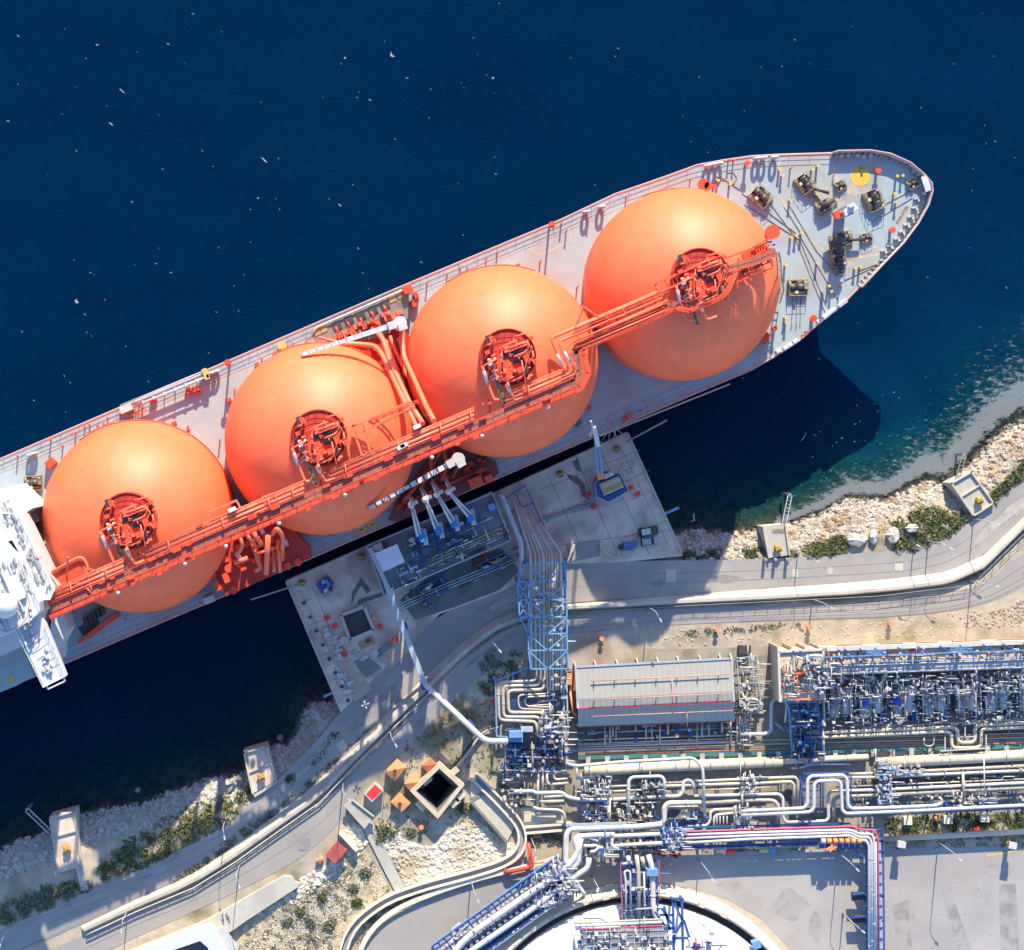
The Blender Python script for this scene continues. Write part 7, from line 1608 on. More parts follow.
for x in (784, 787.5, 791): pp(r, [(x, 662, ZBK + .6), (x + .5, 699, ZBK + .6)], .14, rnd.choice((M_pipe, M_steel)))
pp(r, [(792, 700, ZBK + 1), (818, 699, ZBK + 1)], .2, M_redp)
r = ROOT('blue_tower', W(804, 730, PG), 'dark blue steel tower full of pipes in front of the tan block', 'pipe tower')
lv = [(787, 703, 14), (789, 712, 13), (790, 726, 12), (791, 742, 10.5), (792, 758, 8.5)]
for (u, v, z) in lv: bars(r, [((u, v, z), (u + 30, v - 1, z)), ((u, v, z), (u + 1, v - 5, z)), ((u + 15, v, z), (u + 15, v - 6, z))], .24, M_bluel if z > 11 else M_blue, 'tower_beam')
for x in (0, 10, 20, 30): bars(r, [((a[0] + x, a[1], a[2]), (b[0] + x, b[1], b[2])) for a, b in zip(lv[:-1], lv[1:])], .26, M_bluel if x == 0 else M_blue, 'tower_column')
bars(r, [((b[0], b[1], b[2]), (b[0], b[1] - 1, PG)) for b in lv] + [((b[0] + 30, b[1], b[2]), (b[0] + 30, b[1] - 1, PG)) for b in lv], .24, M_blue, 'column')
clutter(r, [(788, 702), (822, 700), (824, 726), (790, 728)], 110, 9, 13.5, 132, (M_blue, M_blue, M_pipew, M_steel, M_dark), 'vhhbk', .8)
clutter(r, [(791, 728), (822, 726), (822, 764), (793, 766)], 120, PG, 11, 133, (M_blue, M_blue, M_bluel, M_pipe, M_dark, M_pipew), 'vvhwb', .8)
pp(r, [(823, 728, 10), (824, 762, 8.5)], .26, M_pipew); pp(r, [(823.5, 690, 12), (824, 722, 11)], .3, M_pipew)
pp(r, [(785, 722, 12), (787, 703, 13), (781, 700, 13)], .22, M_pipe); pp(r, [(791, 768, 8), (800, 768, 8), (812, 764, 8), (850, 764, 8)], .3, M_steel)
# ---- vaporiser row: raised deck, blue frames, then the repeated units in its shade
r = ROOT('vaporiser_deck', W(930, 655, PG), 'long raised concrete deck with blue roof frames running to the right edge', 'platform')
ZV = 14.0
yd = lambda u, d: 651 - (u - 830) * .035 + d
block('deck', [(826, yd(826, -2)), (1075, yd(1075, -2)), (1075, yd(1075, 14)), (826, yd(826, 14))], 6.9, ZV, M_tanw, parent=r)
m = MB(); m.beam(W(826, yd(826, -2.2), ZV + .5), W(1075, yd(1075, -2.2), ZV + .5), .9, 1.0); OBJ('parapet', m, M_pipew, r)
for u0, u1 in ((836, 862), (880, 903), (915, 938), (952, 980), (996, 1030)): m = MB(); m.beam(W(u0, yd(u0, -4.6), 12), W(u1, yd(u1, -4.6), 12), .4, .4); OBJ('wall_pipe', m, MAT('wall_brown', (.20, .09, .07), .8, .2, .6), r)
block('walkway', [(826, yd(826, 15)), (1075, yd(1075, 15)), (1075, yd(1075, 22)), (826, yd(826, 22))], ZV - .8, ZV - .5, M_steel, parent=r)
for d in (14.6, 22.4): m = MB(); m.rail([W(u, yd(u, d), ZV - .4) for u in range(826, 1076, 12)], 1.1, .06, 2); OBJ('handrail', m, M_pipew, r)
m = MB(); m.beam(W(826, yd(826, 23), ZV - .6), W(1075, yd(1075, 23), ZV - .6), .45, .6); OBJ('walkway_edge', m, M_pipew, r)
fu = [793, 800, 838, 845, 860, 875, 898, 918, 940, 960, 983, 1003, 1024, 1046]
for u in fu:
    a = (u, yd(u, -1), ZV + 3); b = (u + 13, yd(u, 6), ZV + 3.2); c = (u + 14, yd(u, 20), ZV - .3); z_ = 651
    bars(r, [(a, b), ((u + 5, yd(u, 2.2), ZV + 3), (u + 12.5, yd(u, 9), ZV + 2.2))], .22, M_blue, 'rafter'); bars(r, [(b, c)], .2, M_bluel, 'frame_post'); bars(r, [(a, (u, yd(u, -1.6), ZV))], .2, M_blue, 'frame_post')
for d, z in ((6, ZV + 3.2), (12.5, ZV + 1.2)): bars(r, [((806 + (860 - 806) * (d < 12) * 0, yd(806, d), z), (1060, yd(1060, d), z))], .18, M_bluel, 'purlin')
for u0, u1 in ((866, 886), (950, 972)): bars(r, [((u0, yd(u0, d), ZV + 3.1), (u1, yd(u1, d), ZV + 3.1)) for d in (.5, 2.5, 4.5)], .2, M_bluel, 'purlin')
clutter(r, [(828, 654), (1050, 646), (1050, 655), (828, 664)], 110, ZV, ZV + 1.5, 140, (M_steel, M_pipe, M_brown, M_whited, M_dark, M_redd), 'hbbkv', .7)
units = []
UM = (M_pipew, M_pipew, M_silver, M_steel, M_pipew, M_grey, M_grey, M_pipe)
for i in range(7):
    u = 842 + i * 31.5
    lb = ('vaporiser unit beside the blue tower, first of the shaded row', 'second unit of the shaded vaporiser row', 'third unit of the shaded vaporiser row, above the long straight pipes', 'fourth unit of the shaded vaporiser row, left of the pipe loop', 'fifth unit of the shaded vaporiser row, right behind the pipe loop', 'sixth unit of the shaded vaporiser row', 'last vaporiser unit at the right edge')[i]
    r = ROOT('vaporiser_unit', W(u, 705 - i * .9, PG), lb, 'process unit', 'vaporiser units in a row'); y0 = 677 - i * 1.0; y1 = 732 - i * 1.1; x0 = u - 15; x1 = u + 15
    v_ = MB(); v_.tube([W(u + 3, y0 + 10, 11.2), W(u + 3.6, y0 + 36, 10.2)], [.95, .95], 14); v_.cyl(W(u + 3.4, y0 + 30, PG), .8, 3, 12); OBJ('vessel', v_, M_grey, r)
    v_ = MB(); v_.prism(T((u - 11, y0 + 14, 10.5), (u - 3, y0 + 14, 10.5), (u - 3, y0 + 40, 10.5), (u - 11, y0 + 40, 10.5)), PG, 10.5); OBJ('heat_exchanger', v_, M_grey, r)
    v_ = MB(); v_.prism(T((u + 7, y0 + 30, 9), (u + 13, y0 + 30, 9), (u + 13, y0 + 46, 9), (u + 7, y0 + 46, 9)), PG, 9); OBJ('pump_casing', v_, M_blue, r)
    clutter(r, [(x0, y0), (x1, y0 - 1), (x1, y0 + 22), (x0, y0 + 23)], 88, 10, 15, 150 + i, UM, 'hhvbhk', .56)
    clutter(r, [(x0, y0 + 22), (x1, y0 + 21), (x1, y1 - 4), (x0, y1 - 3)], 95, 8, 12, 170 + i, UM, 'vvhbhk', .56)
    for k in range(12): x_ = x0 + rnd.uniform(1, 29); ya = y0 + rnd.uniform(0, 26); ln = rnd.uniform(10, 26); pp(r, [(x_, ya, rnd.uniform(11, 13.5)), (x_ + .8, min(y1 - 2, ya + ln), rnd.uniform(9, 11))], rnd.choice((.12, .16, .2)), rnd.choice(UM), 0, 6)
    pp(r, [(u + 9, y0 + 2, 12), (u + 9, y0 + 20, 11), (u + 6, y0 + 30, 10)], .26, M_pipew); pp(r, [(u - 13, y0 + 8, 12), (u - 4, y0 + 9, 12), (u - 2, y0 + 34, 10)], .22, M_pipew)
    if i in (1, 2): v_ = MB(); v_.ball(W(u - 8, y0 + 26, 11.2), .8, 10); OBJ('blue_actuator', v_, MAT('vivid_blue', (.01, .06, .55), .4, .1, 1), r)
# ---- tan lines with the square expansion loop, in front of the units
r = ROOT('expansion_loop_lines', W(940, 735, PG), 'pair of tan pipes with a square expansion loop in front of the vaporiser row', 'pipe')
pp(r, line_z([(806, 733), (860, 731), (953, 727), (957.5, 730), (957.5, 742.5), (975, 742.5), (975, 728), (979, 725), (1060, 721)], 9.3), .42, M_cream, 1.2, 10)
pp(r, line_z([(806, 738), (860, 735.5), (948, 731.5), (951.5, 734), (951.5, 748), (981, 747.5), (981, 731), (984, 729), (1060, 725.5)], 9.3), .38, M_cream, 1.2, 10)
pp(r, line_z([(860, 728), (950, 723), (1060, 718)], 8.9), .2, M_pipe)
bars(r, [((u, 736 - (u - 860) * .045, 9), (u, 726 - (u - 860) * .045, 9)) for u in range(820, 1040, 22)], .2, M_steel, 'support')
bars(r, [((945, 737, 9.8), (945, 750, 9.8)), ((986, 735, 9.8), (986, 748, 9.8)), ((940, 751, 9.8), (990, 748, 9.8)), ((958, 737, 9.6), (974, 736.5, 9.6)), ((965, 727, 9.6), (965, 738, 9.6))], .22, M_pipew, 'loop_frame')
pp(r, line_z([(924, 737), (924, 746), (934, 746), (934, 736)], 9), .14, M_steel)
# ---- the wide pipe way
r = ROOT('pipe_way', W(800, 795, PG), 'broad pipe way of parallel pale pipes crossing the plant from loops to right edge', 'pipe rack')
Lz = lambda pts, z=9.0: line_z(pts, z)
for pts, rr2, z, mt in (([(640, 784), (748, 779), (795, 777), (798, 781), (798, 808)], .34, 9, M_pipe), ([(640, 788), (665, 786), (760, 783), (791, 781.7), (794, 785), (794, 806)], .38, 9, M_pipe), ([(694, 796), (750, 794.7), (779, 794), (783, 798), (783, 818), (786, 822.4), (826, 821), (828.6, 818), (828, 795), (831, 791), (849, 790.6), (875, 790), (1060, 781)], .36, 9.4, M_pipew),
                        ([(705, 803), (750, 800), (773, 800), (778, 805), (778, 827)], .5, 9, M_pipe), ([(833.4, 825), (833.4, 800), (838, 796.5), (876, 794.7), (1060, 785.5)], .48, 9, M_pipe), ([(849, 774), (874, 773.5), (1060, 764)], .34, 9, M_pipe), ([(849, 777.6), (874, 777), (1060, 769)], .36, 9, M_pipew), ([(849, 786.5), (1060, 777.5)], .16, 9, M_pipe),
                        ([(628.6, 826), (628.6, 781), (632, 777), (661, 776), (664.4, 780), (664.4, 793)], .4, 10, M_pipew), ([(668, 807.7), (698, 807)], .4, 9, M_pipe), ([(620, 827.5), (658, 826), (664.4, 821), (664.4, 807), (668, 803), (705, 802.4)], .55, 10.5, M_pipew), ([(685.6, 826), (707, 825.5), (710, 821), (710.5, 812), (714, 809.7), (733, 809)], .32, 9, M_pipew),
                        ([(714, 830), (714, 815), (733.5, 813)], .3, 9, M_pipew), ([(705, 790), (770, 787)], .16, 9, M_pipe), ([(600, 787), (640, 785)], .3, 9, M_pipe), ([(600, 792), (640, 790)], .26, 9, M_pipe), ([(640, 803), (660, 802)], .2, 9, M_steel), ([(963, 772), (963.5, 799)], .3, 10, M_pipe), ([(932, 796), (932, 803)], .28, 9, M_pipew), ([(939, 797), (942, 800), (941.5, 806)], .3, 9.6, M_pipew),
                        ([(742, 792), (742.5, 806)], .2, 10, M_pipew), ([(984, 758), (984.5, 798)], .14, 11, M_pipew)):
    pp(r, Lz(pts, z), rr2, mt, 1.0, 10)
for x in (717, 720, 723.5, 727): pp(r, [(x, 816, 10), (x, 830, 9)], .12, M_pipew)
bars(r, [((u, 770 - (u - 850) * .045, 8.4), (u, 806 - (u - 850) * .045, 8.4)) for u in range(655, 1040, 21)], .28, M_blue, 'cross_beam')
clutter(r, [(575, 775), (612, 775), (612, 796), (580, 797)], 90, 8.5, 10.5, 200, (M_steel, M_pipew, M_silver, M_pipe), 'hhbkv', .8)
clutter(r, [(584, 803), (606, 803), (606, 824), (578, 824)], 70, 8, 10.5, 201, (M_steel, M_blue, M_pipew, M_dark), 'hvbkv', .8)
clutter(r, [(612, 802), (655, 800), (655, 822), (612, 824)], 80, 8, 10.5, 202, (M_steel, M_pipew, M_pipe, M_dark), 'hvbkv', .8)
clutter(r, [(640, 781), (662, 780), (662, 797), (634, 797)], 60, 8, 10.5, 203, (M_steel, M_dark, M_pipew), 'bkvh', .8)
clutter(r, [(681, 810), (698, 810), (698, 819), (681, 820)], 34, 8.5, 10, 204, (M_pipew, M_steel), 'bkh', .7)
clutter(r, [(733, 807), (751, 806), (752, 828), (734, 829)], 80, 8.5, 11, 205, (M_silver, M_pipew, M_steel), 'bkhv', .75)
clutter(r, [(874, 760), (888, 758), (892, 806), (876, 808)], 110, 8.5, 11.5, 206, (M_silver, M_steel, M_pipew, M_bluel), 'hhbkv', .8)
clutter(r, [(880, 766), (922, 764), (922, 774), (882, 778)], 60, 9, 11, 207, (M_pipew, M_steel, M_silver), 'hhbk', .7)
clutter(r, [(952, 798), (992, 796), (992, 803), (952, 806)], 60, 9, 11.5, 208, (M_pipew, M_steel, M_dark), 'hhbk', .7)
clutter(r, [(846, 784), (1030, 774), (1030, 780), (846, 790)], 40, 8, 8.8, 209, (M_blue, M_dark, M_steel), 'bbh', .7)
clutter(r, [(737, 776), (760, 775), (760, 792), (738, 793)], 40, 8.5, 10.5, 210, (M_steel, M_pipew), 'hbk', .7)
block('pit', [(668, 809), (705, 807), (706, 822), (668, 825)], 7.06, 7.1, M_concd, parent=r); block('pit', [(620, 800), (640, 799), (640, 822), (620, 823)], 7.06, 7.1, M_concd, parent=r); block('pit', [(640, 778), (662, 777), (662, 796), (634, 797)], 7.06, 7.1, M_concd, parent=r)
clutter(r, [(846, 772), (1040, 763), (1040, 803), (846, 811)], 90, 8.2, 9.6, 211, (M_steel, M_pipe, M_cream, M_dark), 'hbbk', .6)
block('pit', [(842, 783), (1060, 774), (1060, 804), (842, 812)], 7.06, 7.1, M_concd, parent=r); block('pit', [(785, 783), (826, 781), (826, 822), (785, 822)], 7.11, 7.15, M_concd, parent=r)
bars(r, [((667, 822, 9), (706, 820, 9)), ((690, 824, 9), (705, 823, 9)), ((650, 820, 9), (668, 822, 9)), ((697, 808, 9), (708, 820, 9)), ((655, 815, 9), (675, 829, 9))], .25, M_blue, 'frame_bar')
# two white lines on tall blue trestles, with their humped loop
r = ROOT('humped_white_lines', W(840, 795, PG), 'two white pipes on blue trestles making a tall square hump across the pipe way', 'pipe')
pp(r, line_z([(741, 811.4), (804, 808), (807.4, 804), (807.4, 780), (811, 776), (843, 775), (847, 779), (847.8, 805), (851, 808.6), (890, 807.7), (936, 805.5), (941, 803)], 12), .38, M_pipew, 1.0, 10)
pp(r, line_z([(741, 815.2), (810, 812), (814, 808), (814, 784.5), (817.5, 781), (838, 780.4), (841, 784), (842, 810), (846, 813.6), (890, 811.8), (1060, 803.5)], 12), .38, M_pipew, 1.0, 10)
bars(r, [((803, y, 11.4), (820, y - .5, 11.4)) for y in (778, 784, 791, 798, 805)] + [((836, y, 11.4), (852, y - .5, 11.4)) for y in (779, 787, 796, 805)] + [((u, 773, 11.6), (u + 4, 779, 11.6)) for u in (806, 815, 824, 833, 843)] + [((800, 776, 11.4), (804, 806, 11.4)), ((851, 774, 11.2), (851, 812, 11.2)), ((803, 773.5, 11.5), (850, 772, 11.5))], .26, M_blue, 'trestle_bar')
bars(r, [((u, 806 - (u - 880) * .03, PG), (u + .8, 810 - (u - 880) * .03, 11.8)) for u in (870, 890, 910, 930, 950, 970, 990, 1010, 1030)] + [((u, 812, PG), (u + .8, 814, 11.8)) for u in (760, 780, 800)], .26, M_blue, 'post')
bars(r, [((u - 3, 803 - (u - 880) * .03, 11.5), (u + 3, 815 - (u - 880) * .03, 11.5)) for u in (892, 910, 948, 984, 1020)], .35, M_blue, 'cross_beam')
m = MB(); m.beam(W(845, 813, 11), W(1060, 804.5, 11), .8, .8); OBJ('girder', m, M_blue, r)
for u, v, lb in ((908, 821, 'left of the three'), (948, 820, 'middle one of the three'), (985, 818, 'right of the three')):
    m = MB(); m.prism(T((u - 4, v - 4, 8.2), (u + 4, v - 4, 8.2), (u + 4.5, v + 4, 8.2), (u - 4, v + 4, 8.2)), 6.8, 8.2); OBJ('footing_block', m, M_cw, label='cream concrete footing block standing in the grass strip, ' + lb, cat='block', group='footing blocks in the grass strip')
m = MB(); m.ball(W(937, 818.5, 7.6), .7, 10); OBJ('orange_drum', m, M_orange, label='round orange drum in the grass strip beside a footing block', cat='drum')
m = MB(); bx(m, 977, 829, 7, 1.2, .8, .6, 10); OBJ('red_drum', m, M_redb, label='small red case at the edge of the grass strip', cat='case')
m = MB(); m.tube(T((884, 839, 7.7), (960, 835, 7.7), (1060, 829.5, 7.7)), .62, 12); OBJ('ground_pipe', m, M_cream, label='cream pipe on the ground between the grass strip and the car park', cat='pipe')
# ---- pink and white pipe bridge along the car park, turning down on its right
M_mag = MAT('magenta_paint', (.60, .09, .15), .5, .15, .8)
M_lil = MAT('lilac_white_pipe', (.52, .46, .50), .4, .08, .8)
r = ROOT('pink_pipe_bridge', W(770, 836, PG), 'blue pipe bridge with a magenta line, running along the car park then turning down', 'pipe bridge')
ZM = 11.2
for pts, rr2, mt in (([(640, 833), (685, 831.5), (750, 829.5), (852, 826.2), (861, 829.5), (875, 830), (878, 838), (879, 985)], .2, M_mag), ([(685, 835), (750, 832.6), (850, 829.8), (859, 834), (872, 834), (874, 840), (874.5, 985)], .30, M_lil), ([(685, 838.5), (750, 835.6), (851, 832.5), (858, 837), (869, 837), (871.5, 843), (872, 985)], .30, M_lil),
                     ([(685, 843), (750, 839), (851, 835.5), (858, 840), (866, 840), (869, 846), (869.5, 985)], .32, M_pipew), ([(660, 836), (685, 834)], .3, M_pipew), ([(620, 834), (661, 831.6)], .3, M_pipew), ([(876, 842), (877, 985)], .14, M_steel)): pp(r, line_z(pts, ZM), rr2, mt, .8, 8)
bars(r, [((640, 836, ZM - 1), (856, 828, ZM - 1)), ((640, 848, ZM - 1), (858, 841, ZM - 1)), ((866, 842, ZM - 1), (867, 985, ZM - 1)), ((883, 830, ZM - 1), (884.5, 985, ZM - 1)), ((856, 828, ZM - .8), (883, 828, ZM - .8)), ((866, 842, ZM - 2.6), (867, 985, ZM - 2.6)), ((640, 849, ZM - 2.8), (862, 842, ZM - 2.8)), ((640, 828.5, ZM - .6), (850, 823.5, ZM - .6))], .34, M_blue, 'girder')
bars(r, [((u, 830 - (u - 700) * .03, ZM - .6), (u + 1, 844 - (u - 700) * .03, ZM - .6)) for u in range(648, 860, 15)] + [((865, v, ZM - .6), (884, v - .5, ZM - .6)) for v in range(840, 960, 11)], .26, M_blue, 'cross_beam')
m = MB(); m.prism([W(u, v, ZM - .7) for u, v in ((686, 836), (856, 830.5), (858, 837), (686, 843))], ZM - .9, ZM - .7); OBJ('cable_tray', m, MAT('tray_orange_blue', (.10, .13, .30), .6, .4, .3, col2=(.55, .2, .1), scale2=.25, amt2=.3), r)
m = MB(); m.prism([W(u, v, ZM - .7) for u, v in ((867, 842), (881, 842), (883, 985), (868, 985))], ZM - .9, ZM - .7); OBJ('cable_tray', m, MAT('tray_grey', (.30, .31, .40), .6, .3, .6), r)
bars(r, [((u, 833 - (u - 700) * .03, PG), (u + 2, 838 - (u - 700) * .03, ZM - 1)) for u in (662, 700, 735, 768, 800, 835)] + [((u, 824 - (u - 700) * .03, PG), (u + 2, 829 - (u - 700) * .03, ZM - 1)) for u in (662, 700, 735, 768, 800, 835)] + [((862, v, PG), (866.5, v + 4, ZM - 1)) for v in (842, 894, 918)] + [((880, v, PG), (884, v + 4, ZM - 1)) for v in (842, 894, 918)], .34, M_blue, 'column')
bars(r, [((700 + k * 33, 842 - k, ZM - 2.8), (716 + k * 33, 842 - k, ZM - 1)) for k in range(5)] + [((732 + k * 33, 842 - k, ZM - 2.8), (716 + k * 33, 842 - k, ZM - 1)) for k in range(4)], .2, M_blue, 'brace')
bars(r, [((855, 850, 10), (866, 858, ZM - 1)), ((853, 894, PG), (866, 898, ZM - 2)), ((853, 917, PG), (866, 922, ZM - 2)), ((853, 894, 10), (866, 893, 10)), ((853, 917, 10), (866, 916, 10))], .35, M_blue, 'brace')
for v in (896, 919): m = MB(); m.prism(T((851, v - 4, 9.5), (866, v - 4, 9.5), (866, v + 5, 9.5), (852, v + 5, 9.5)), 9.1, 9.5); OBJ('landing', m, M_dark, r)
m = MB(); m.prism(T((818, 840, 11), (862, 838.5, 11), (862, 847, 11), (819, 848.5, 11)), 10.6, 11); OBJ('machine_deck', m, M_blue, r)
for k in range(7): m = MB(); m.tube(T((821 + k * 6, 841, 11.7), (825.5 + k * 6, 841, 11.7)), .55, 10); OBJ('orange_cylinder', m, M_orange if k else M_whited, r)
bars(r, [((826, 850, 11.5), (836, 843, 11.5)), ((829, 851, 11.5), (836, 846, 11.5))], .5, M_orange, 'orange_arm')
clutter(r, [(818, 844), (860, 843), (860, 851), (820, 852)], 30, 9.5, 11, 220, (M_blue, M_dark, M_steel), 'hbw', .8)
for u, v, mt, nm, w1 in ((764, 849, MAT('pale_green_tank', (.42, .46, .22), .5, .12, .6), 'green_drum', 'pale green'), (772.5, 850, M_bluel, 'blue_drum', 'pale blue'), (731, 850, M_redb, 'red_drum', 'bright red'), (720, 849, M_cream, 'cream_drum', 'cream')):
    p = W(u, v, 8); m = MB(); m.tube([p - Vector((1, 0, 0)), p + Vector((1, 0, 0))] if mt != M_bluel else [p - Vector((0, 0, 1)), p + Vector((0, 0, .8))], .8, 14); OBJ(nm, m, mt, label=w1 + ' drum standing under the pink pipe bridge', cat='drum')
clutter(r, [(660, 828), (682, 827), (683, 850), (662, 851)], 110, 11, ZM + 1, 221, (M_silver, M_blue, M_bluel, M_pipew, M_steel), 'hhbkv', .75)
clutter(r, [(655, 848), (685, 847), (685, 856), (655, 858)], 26, 8.5, 10, 222, (M_redb, M_dark, M_steel, M_redb), 'hbk', .7)
bars(r, [((640, 852, 9), (690, 849, 9)), ((690, 849, 9), (815, 846, 9))], .22, M_steel, 'rail')
# ---- knot of white mains between the pipe way, the diagonal rack and the tank rack
r = ROOT('white_mains', W(600, 840, PG), 'cluster of thick white mains turning corners above the round tank', 'pipe')
ZW = 12.5
for pts, rr2 in (([(566, 866), (565.7, 858), (566.2, 835), (570, 829), (600, 828), (640, 826.5), (662, 824)], .62), ([(562, 880), (578, 862), (578.5, 856), (575, 841), (577, 836.5), (596, 835), (614, 834.5)], .66), ([(619, 849), (611.5, 846), (611.5, 839.5), (614, 836), (640, 835), (660, 834)], .45), ([(613, 846), (640, 844), (662, 843)], .4), ([(601, 846), (602, 853), (605, 856), (619, 856)], .42), ([(585, 836), (598, 841)], .4), ([(590, 852), (596, 851), (599, 846)], .35), ([(584, 846), (597, 845.5)], .36)):
    pp(r, line_z(pts, ZW), rr2, M_pipew, 1.6, 12)
bars(r, [((598, 828, ZW - .4), (600, 858, ZW - .4)), ((606, 826, ZW - .4), (608, 858, ZW - .4)), ((598, 836, ZW - .2), (608, 836, ZW - .2)), ((566, 825, ZW), (625, 823, ZW)), ((620, 828, ZW - .5), (622, 850, ZW - .5)), ((585, 830, ZW - .8), (586, 856, ZW - .8))], .5, M_steel, 'support_beam')
bars(r, [((x, y, PG), (x + 3, y + 3, ZW - .4)) for x, y in ((565, 826), (596, 826), (605, 855), (620, 846), (580, 854))], .35, M_blue, 'column')
clutter(r, [(600, 830), (612, 830), (612, 852), (600, 852)], 40, 10, 13.5, 230, (M_blue, M_bluel, M_steel, M_pipew), 'hvbk', .8)
clutter(r, [(614, 838), (660, 836), (660, 852), (614, 853)], 60, 9.5, 12, 231, (M_blue, M_steel, M_pipew, M_dark), 'hvbk', .8)
clutter(r, [(583, 842), (600, 842), (600, 858), (583, 858)], 26, 8, 11, 232, (M_steel, M_whited, M_dark), 'vbk', .8)
# red fire main
r = ROOT('red_fire_main', W(525, 868, PG), 'bright red pipe bend on the wall beside the diagonal rack', 'pipe')
pp(r, [(528, 843, 9), (532.5, 865, 9), (530, 867.5, 9), (507, 872, 8.5), (505, 870, 8)], .42, M_redb, .8, 10); pp(r, [(533, 863.5, 9), (545, 862.5, 9)], .12, M_redb)
# ---- diagonal rack over the tank road
r = ROOT('diagonal_rack', W(510, 910, PG), 'blue diagonal pipe rack with two thick white pipes crossing the tank road', 'pipe rack')
ZD = 12.0
d0, d1 = (566, 868), (440, 958)
def dg(f, o): n_ = (d1[1] - d0[1], -(d1[0] - d0[0])); L = math.hypot(*n_); return (lerp(d0[0], d1[0], f) + n_[0] / L * o, lerp(d0[1], d1[1], f) + n_[1] / L * o)
pp(r, line_z([(580.6, 838), (576.5, 857), (564.5, 869), (475, 931), (462, 942.5), (448, 960)], ZD + .6), .72, M_pipew, 2, 12); pp(r, line_z([(589, 858), (588, 868), (570, 879.5), (534, 908), (476.6, 947), (455, 962)], ZD + .6), .6, M_pipew, 1.6, 12); pp(r, line_z([(574, 878), (580, 888), (585, 895)], ZD + .4), .45, M_pipew)
for o in (-14, -9.5, -4, 4, 10, 16, 20): bars(r, [((*dg(0, o), ZD), (*dg(1, o), ZD))], .28, M_blue, 'stringer')
for k in range(22): f = k / 21; bars(r, [((*dg(f, -14), ZD - .3), (*dg(f, 21), ZD - .3))], .3, M_blue, 'cross_beam')
for k in range(21): f = k / 21; bars(r, [((*dg(f, -14), ZD + .02), (*dg(f + 1 / 21, -9.5), ZD + .02))], .18, M_bluel, 'brace')
for o in (7.4, 13.2, 18): m = MB(); A_, B_ = W(*dg(.06, o), ZD - .2), W(*dg(1, o), ZD - .2); m.beam(A_, B_, 1.0, .06); OBJ('grating', m, M_dark, r)
for k in range(20):
    f = .1 + k * .045
    for o in (7.4, 13.2): m = MB(); A_, B_ = W(*dg(f, o), ZD + .05), W(*dg(f + .022, o), ZD + .05); m.beam(A_, B_, .5, .15); OBJ('walkway_plate', m, M_steel, r)
for k in range(24): f = .1 + k * .037; m = MB(); p = W(*dg(f, -6.5), ZD + .3); m.box(p, (.5, .3, .6), R(36)); OBJ('pipe_clamp', m, M_pipew, r)
bars(r, [((*dg(f, o), PG), (*dg(f, o + 1.5), ZD - .3)) for f in (.05, .3, .55, .8, 1) for o in (-13, 19)], .35, M_blue, 'column')
for o in (-16.5, 22.5): m = MB(); m.rail([W(*dg(k / 14, o), ZD) for k in range(15)], 1.1, .06, 2.2); OBJ('handrail', m, M_bluel, r)
clutter(r, [(548, 872), (560, 862), (576, 884), (562, 898)], 110, ZD, ZD + 2.4, 240, (M_steel, M_silver, M_pipew, M_whited), 'hhbkv', .8)
clutter(r, [(524, 884), (548, 868), (556, 876), (536, 892)], 46, ZD - .5, ZD + 1.4, 241, (M_steel, M_bluel, M_pipew), 'hbkw', .8)
clutter(r, [(534, 902), (552, 888), (562, 900), (545, 914)], 60, ZD - .5, ZD + 1.4, 242, (M_pipew, M_steel, M_blue), 'hbkv', .8)
bars(r, [((551, 864, ZD + 2), (572, 894, ZD + 2)), ((558, 860, ZD + 2), (578, 888, ZD + 2))], .35, M_steel, 'valve_bridge')
bars(r, [((452, 929, ZD), (460, 922.5, ZD)), ((452, 929, ZD), (456, 937, ZD)), ((449, 942, ZD), (468, 924, ZD)), ((449, 942, ZD), (454, 948, ZD)), ((468, 924, ZD), (472, 930, ZD))], .35, M_pipew, 'end_frame')
# ---- rack down to the tank
r = ROOT('tank_rack', W(642, 888, PG), 'short blue pipe rack dropping from the white mains to the round tank', 'pipe rack')
ZK = 13.5
for pts, rr2, mt in (([(626, 925), (625.7, 880), (624, 871), (630, 870.5), (631.5, 922)], .24, M_pipew), ([(636.5, 855), (638.5, 872), (639, 924)], .46, M_pipe), ([(628, 856), (629, 863)], .5, M_pipew), ([(642, 857), (644, 866)], .45, M_pipe), ([(648.5, 855), (652.5, 870), (653, 908), (656, 918), (663, 921)], .6, M_pipew), ([(644, 872), (645, 922)], .24, M_steel), ([(622, 864), (632, 862.5)], .3, M_pipew)):
    pp(r, line_z(pts, ZK), rr2, mt, 1.2, 10)
bars(r, [((x, 860, ZK - .6), (x + 1, 926, ZK - .6)) for x in (621.5, 628, 635, 642, 648, 657)] + [((621, y, ZK - .7), (658, y - 1, ZK - .7)) for y in range(864, 928, 6)], .26, M_blue, 'rack_beam')
bars(r, [((x, y, PG), (x + 2, y + 3, ZK - .7)) for x, y in ((619, 862), (655, 861), (619, 888), (655, 887))], .35, M_blue, 'column')
bars(r, [((632, 888, ZK + .8), (644, 887, ZK + .8)), ((636, 909, ZK + .8), (652, 908, ZK + .8))], .25, M_pipew, 'pipe_bridge_bar')
m = MB(); m.box(W(652, 872, ZK + .4), (2.4, 1.4, 1.6)); OBJ('valve_body', m, M_bluel, r)
bars(r, [((620.5, 862, ZK), (622.5, 926, ZK)), ((659, 860, ZK), (660, 900, ZK))], .16, M_mag, 'side_rail')
clutter(r, [(621, 862), (658, 860), (660, 922), (622, 925)], 80, ZK - 2, ZK + .3, 250, (M_blue, M_blue, M_bluel, M_steel, M_dark), 'hbkw', .8)
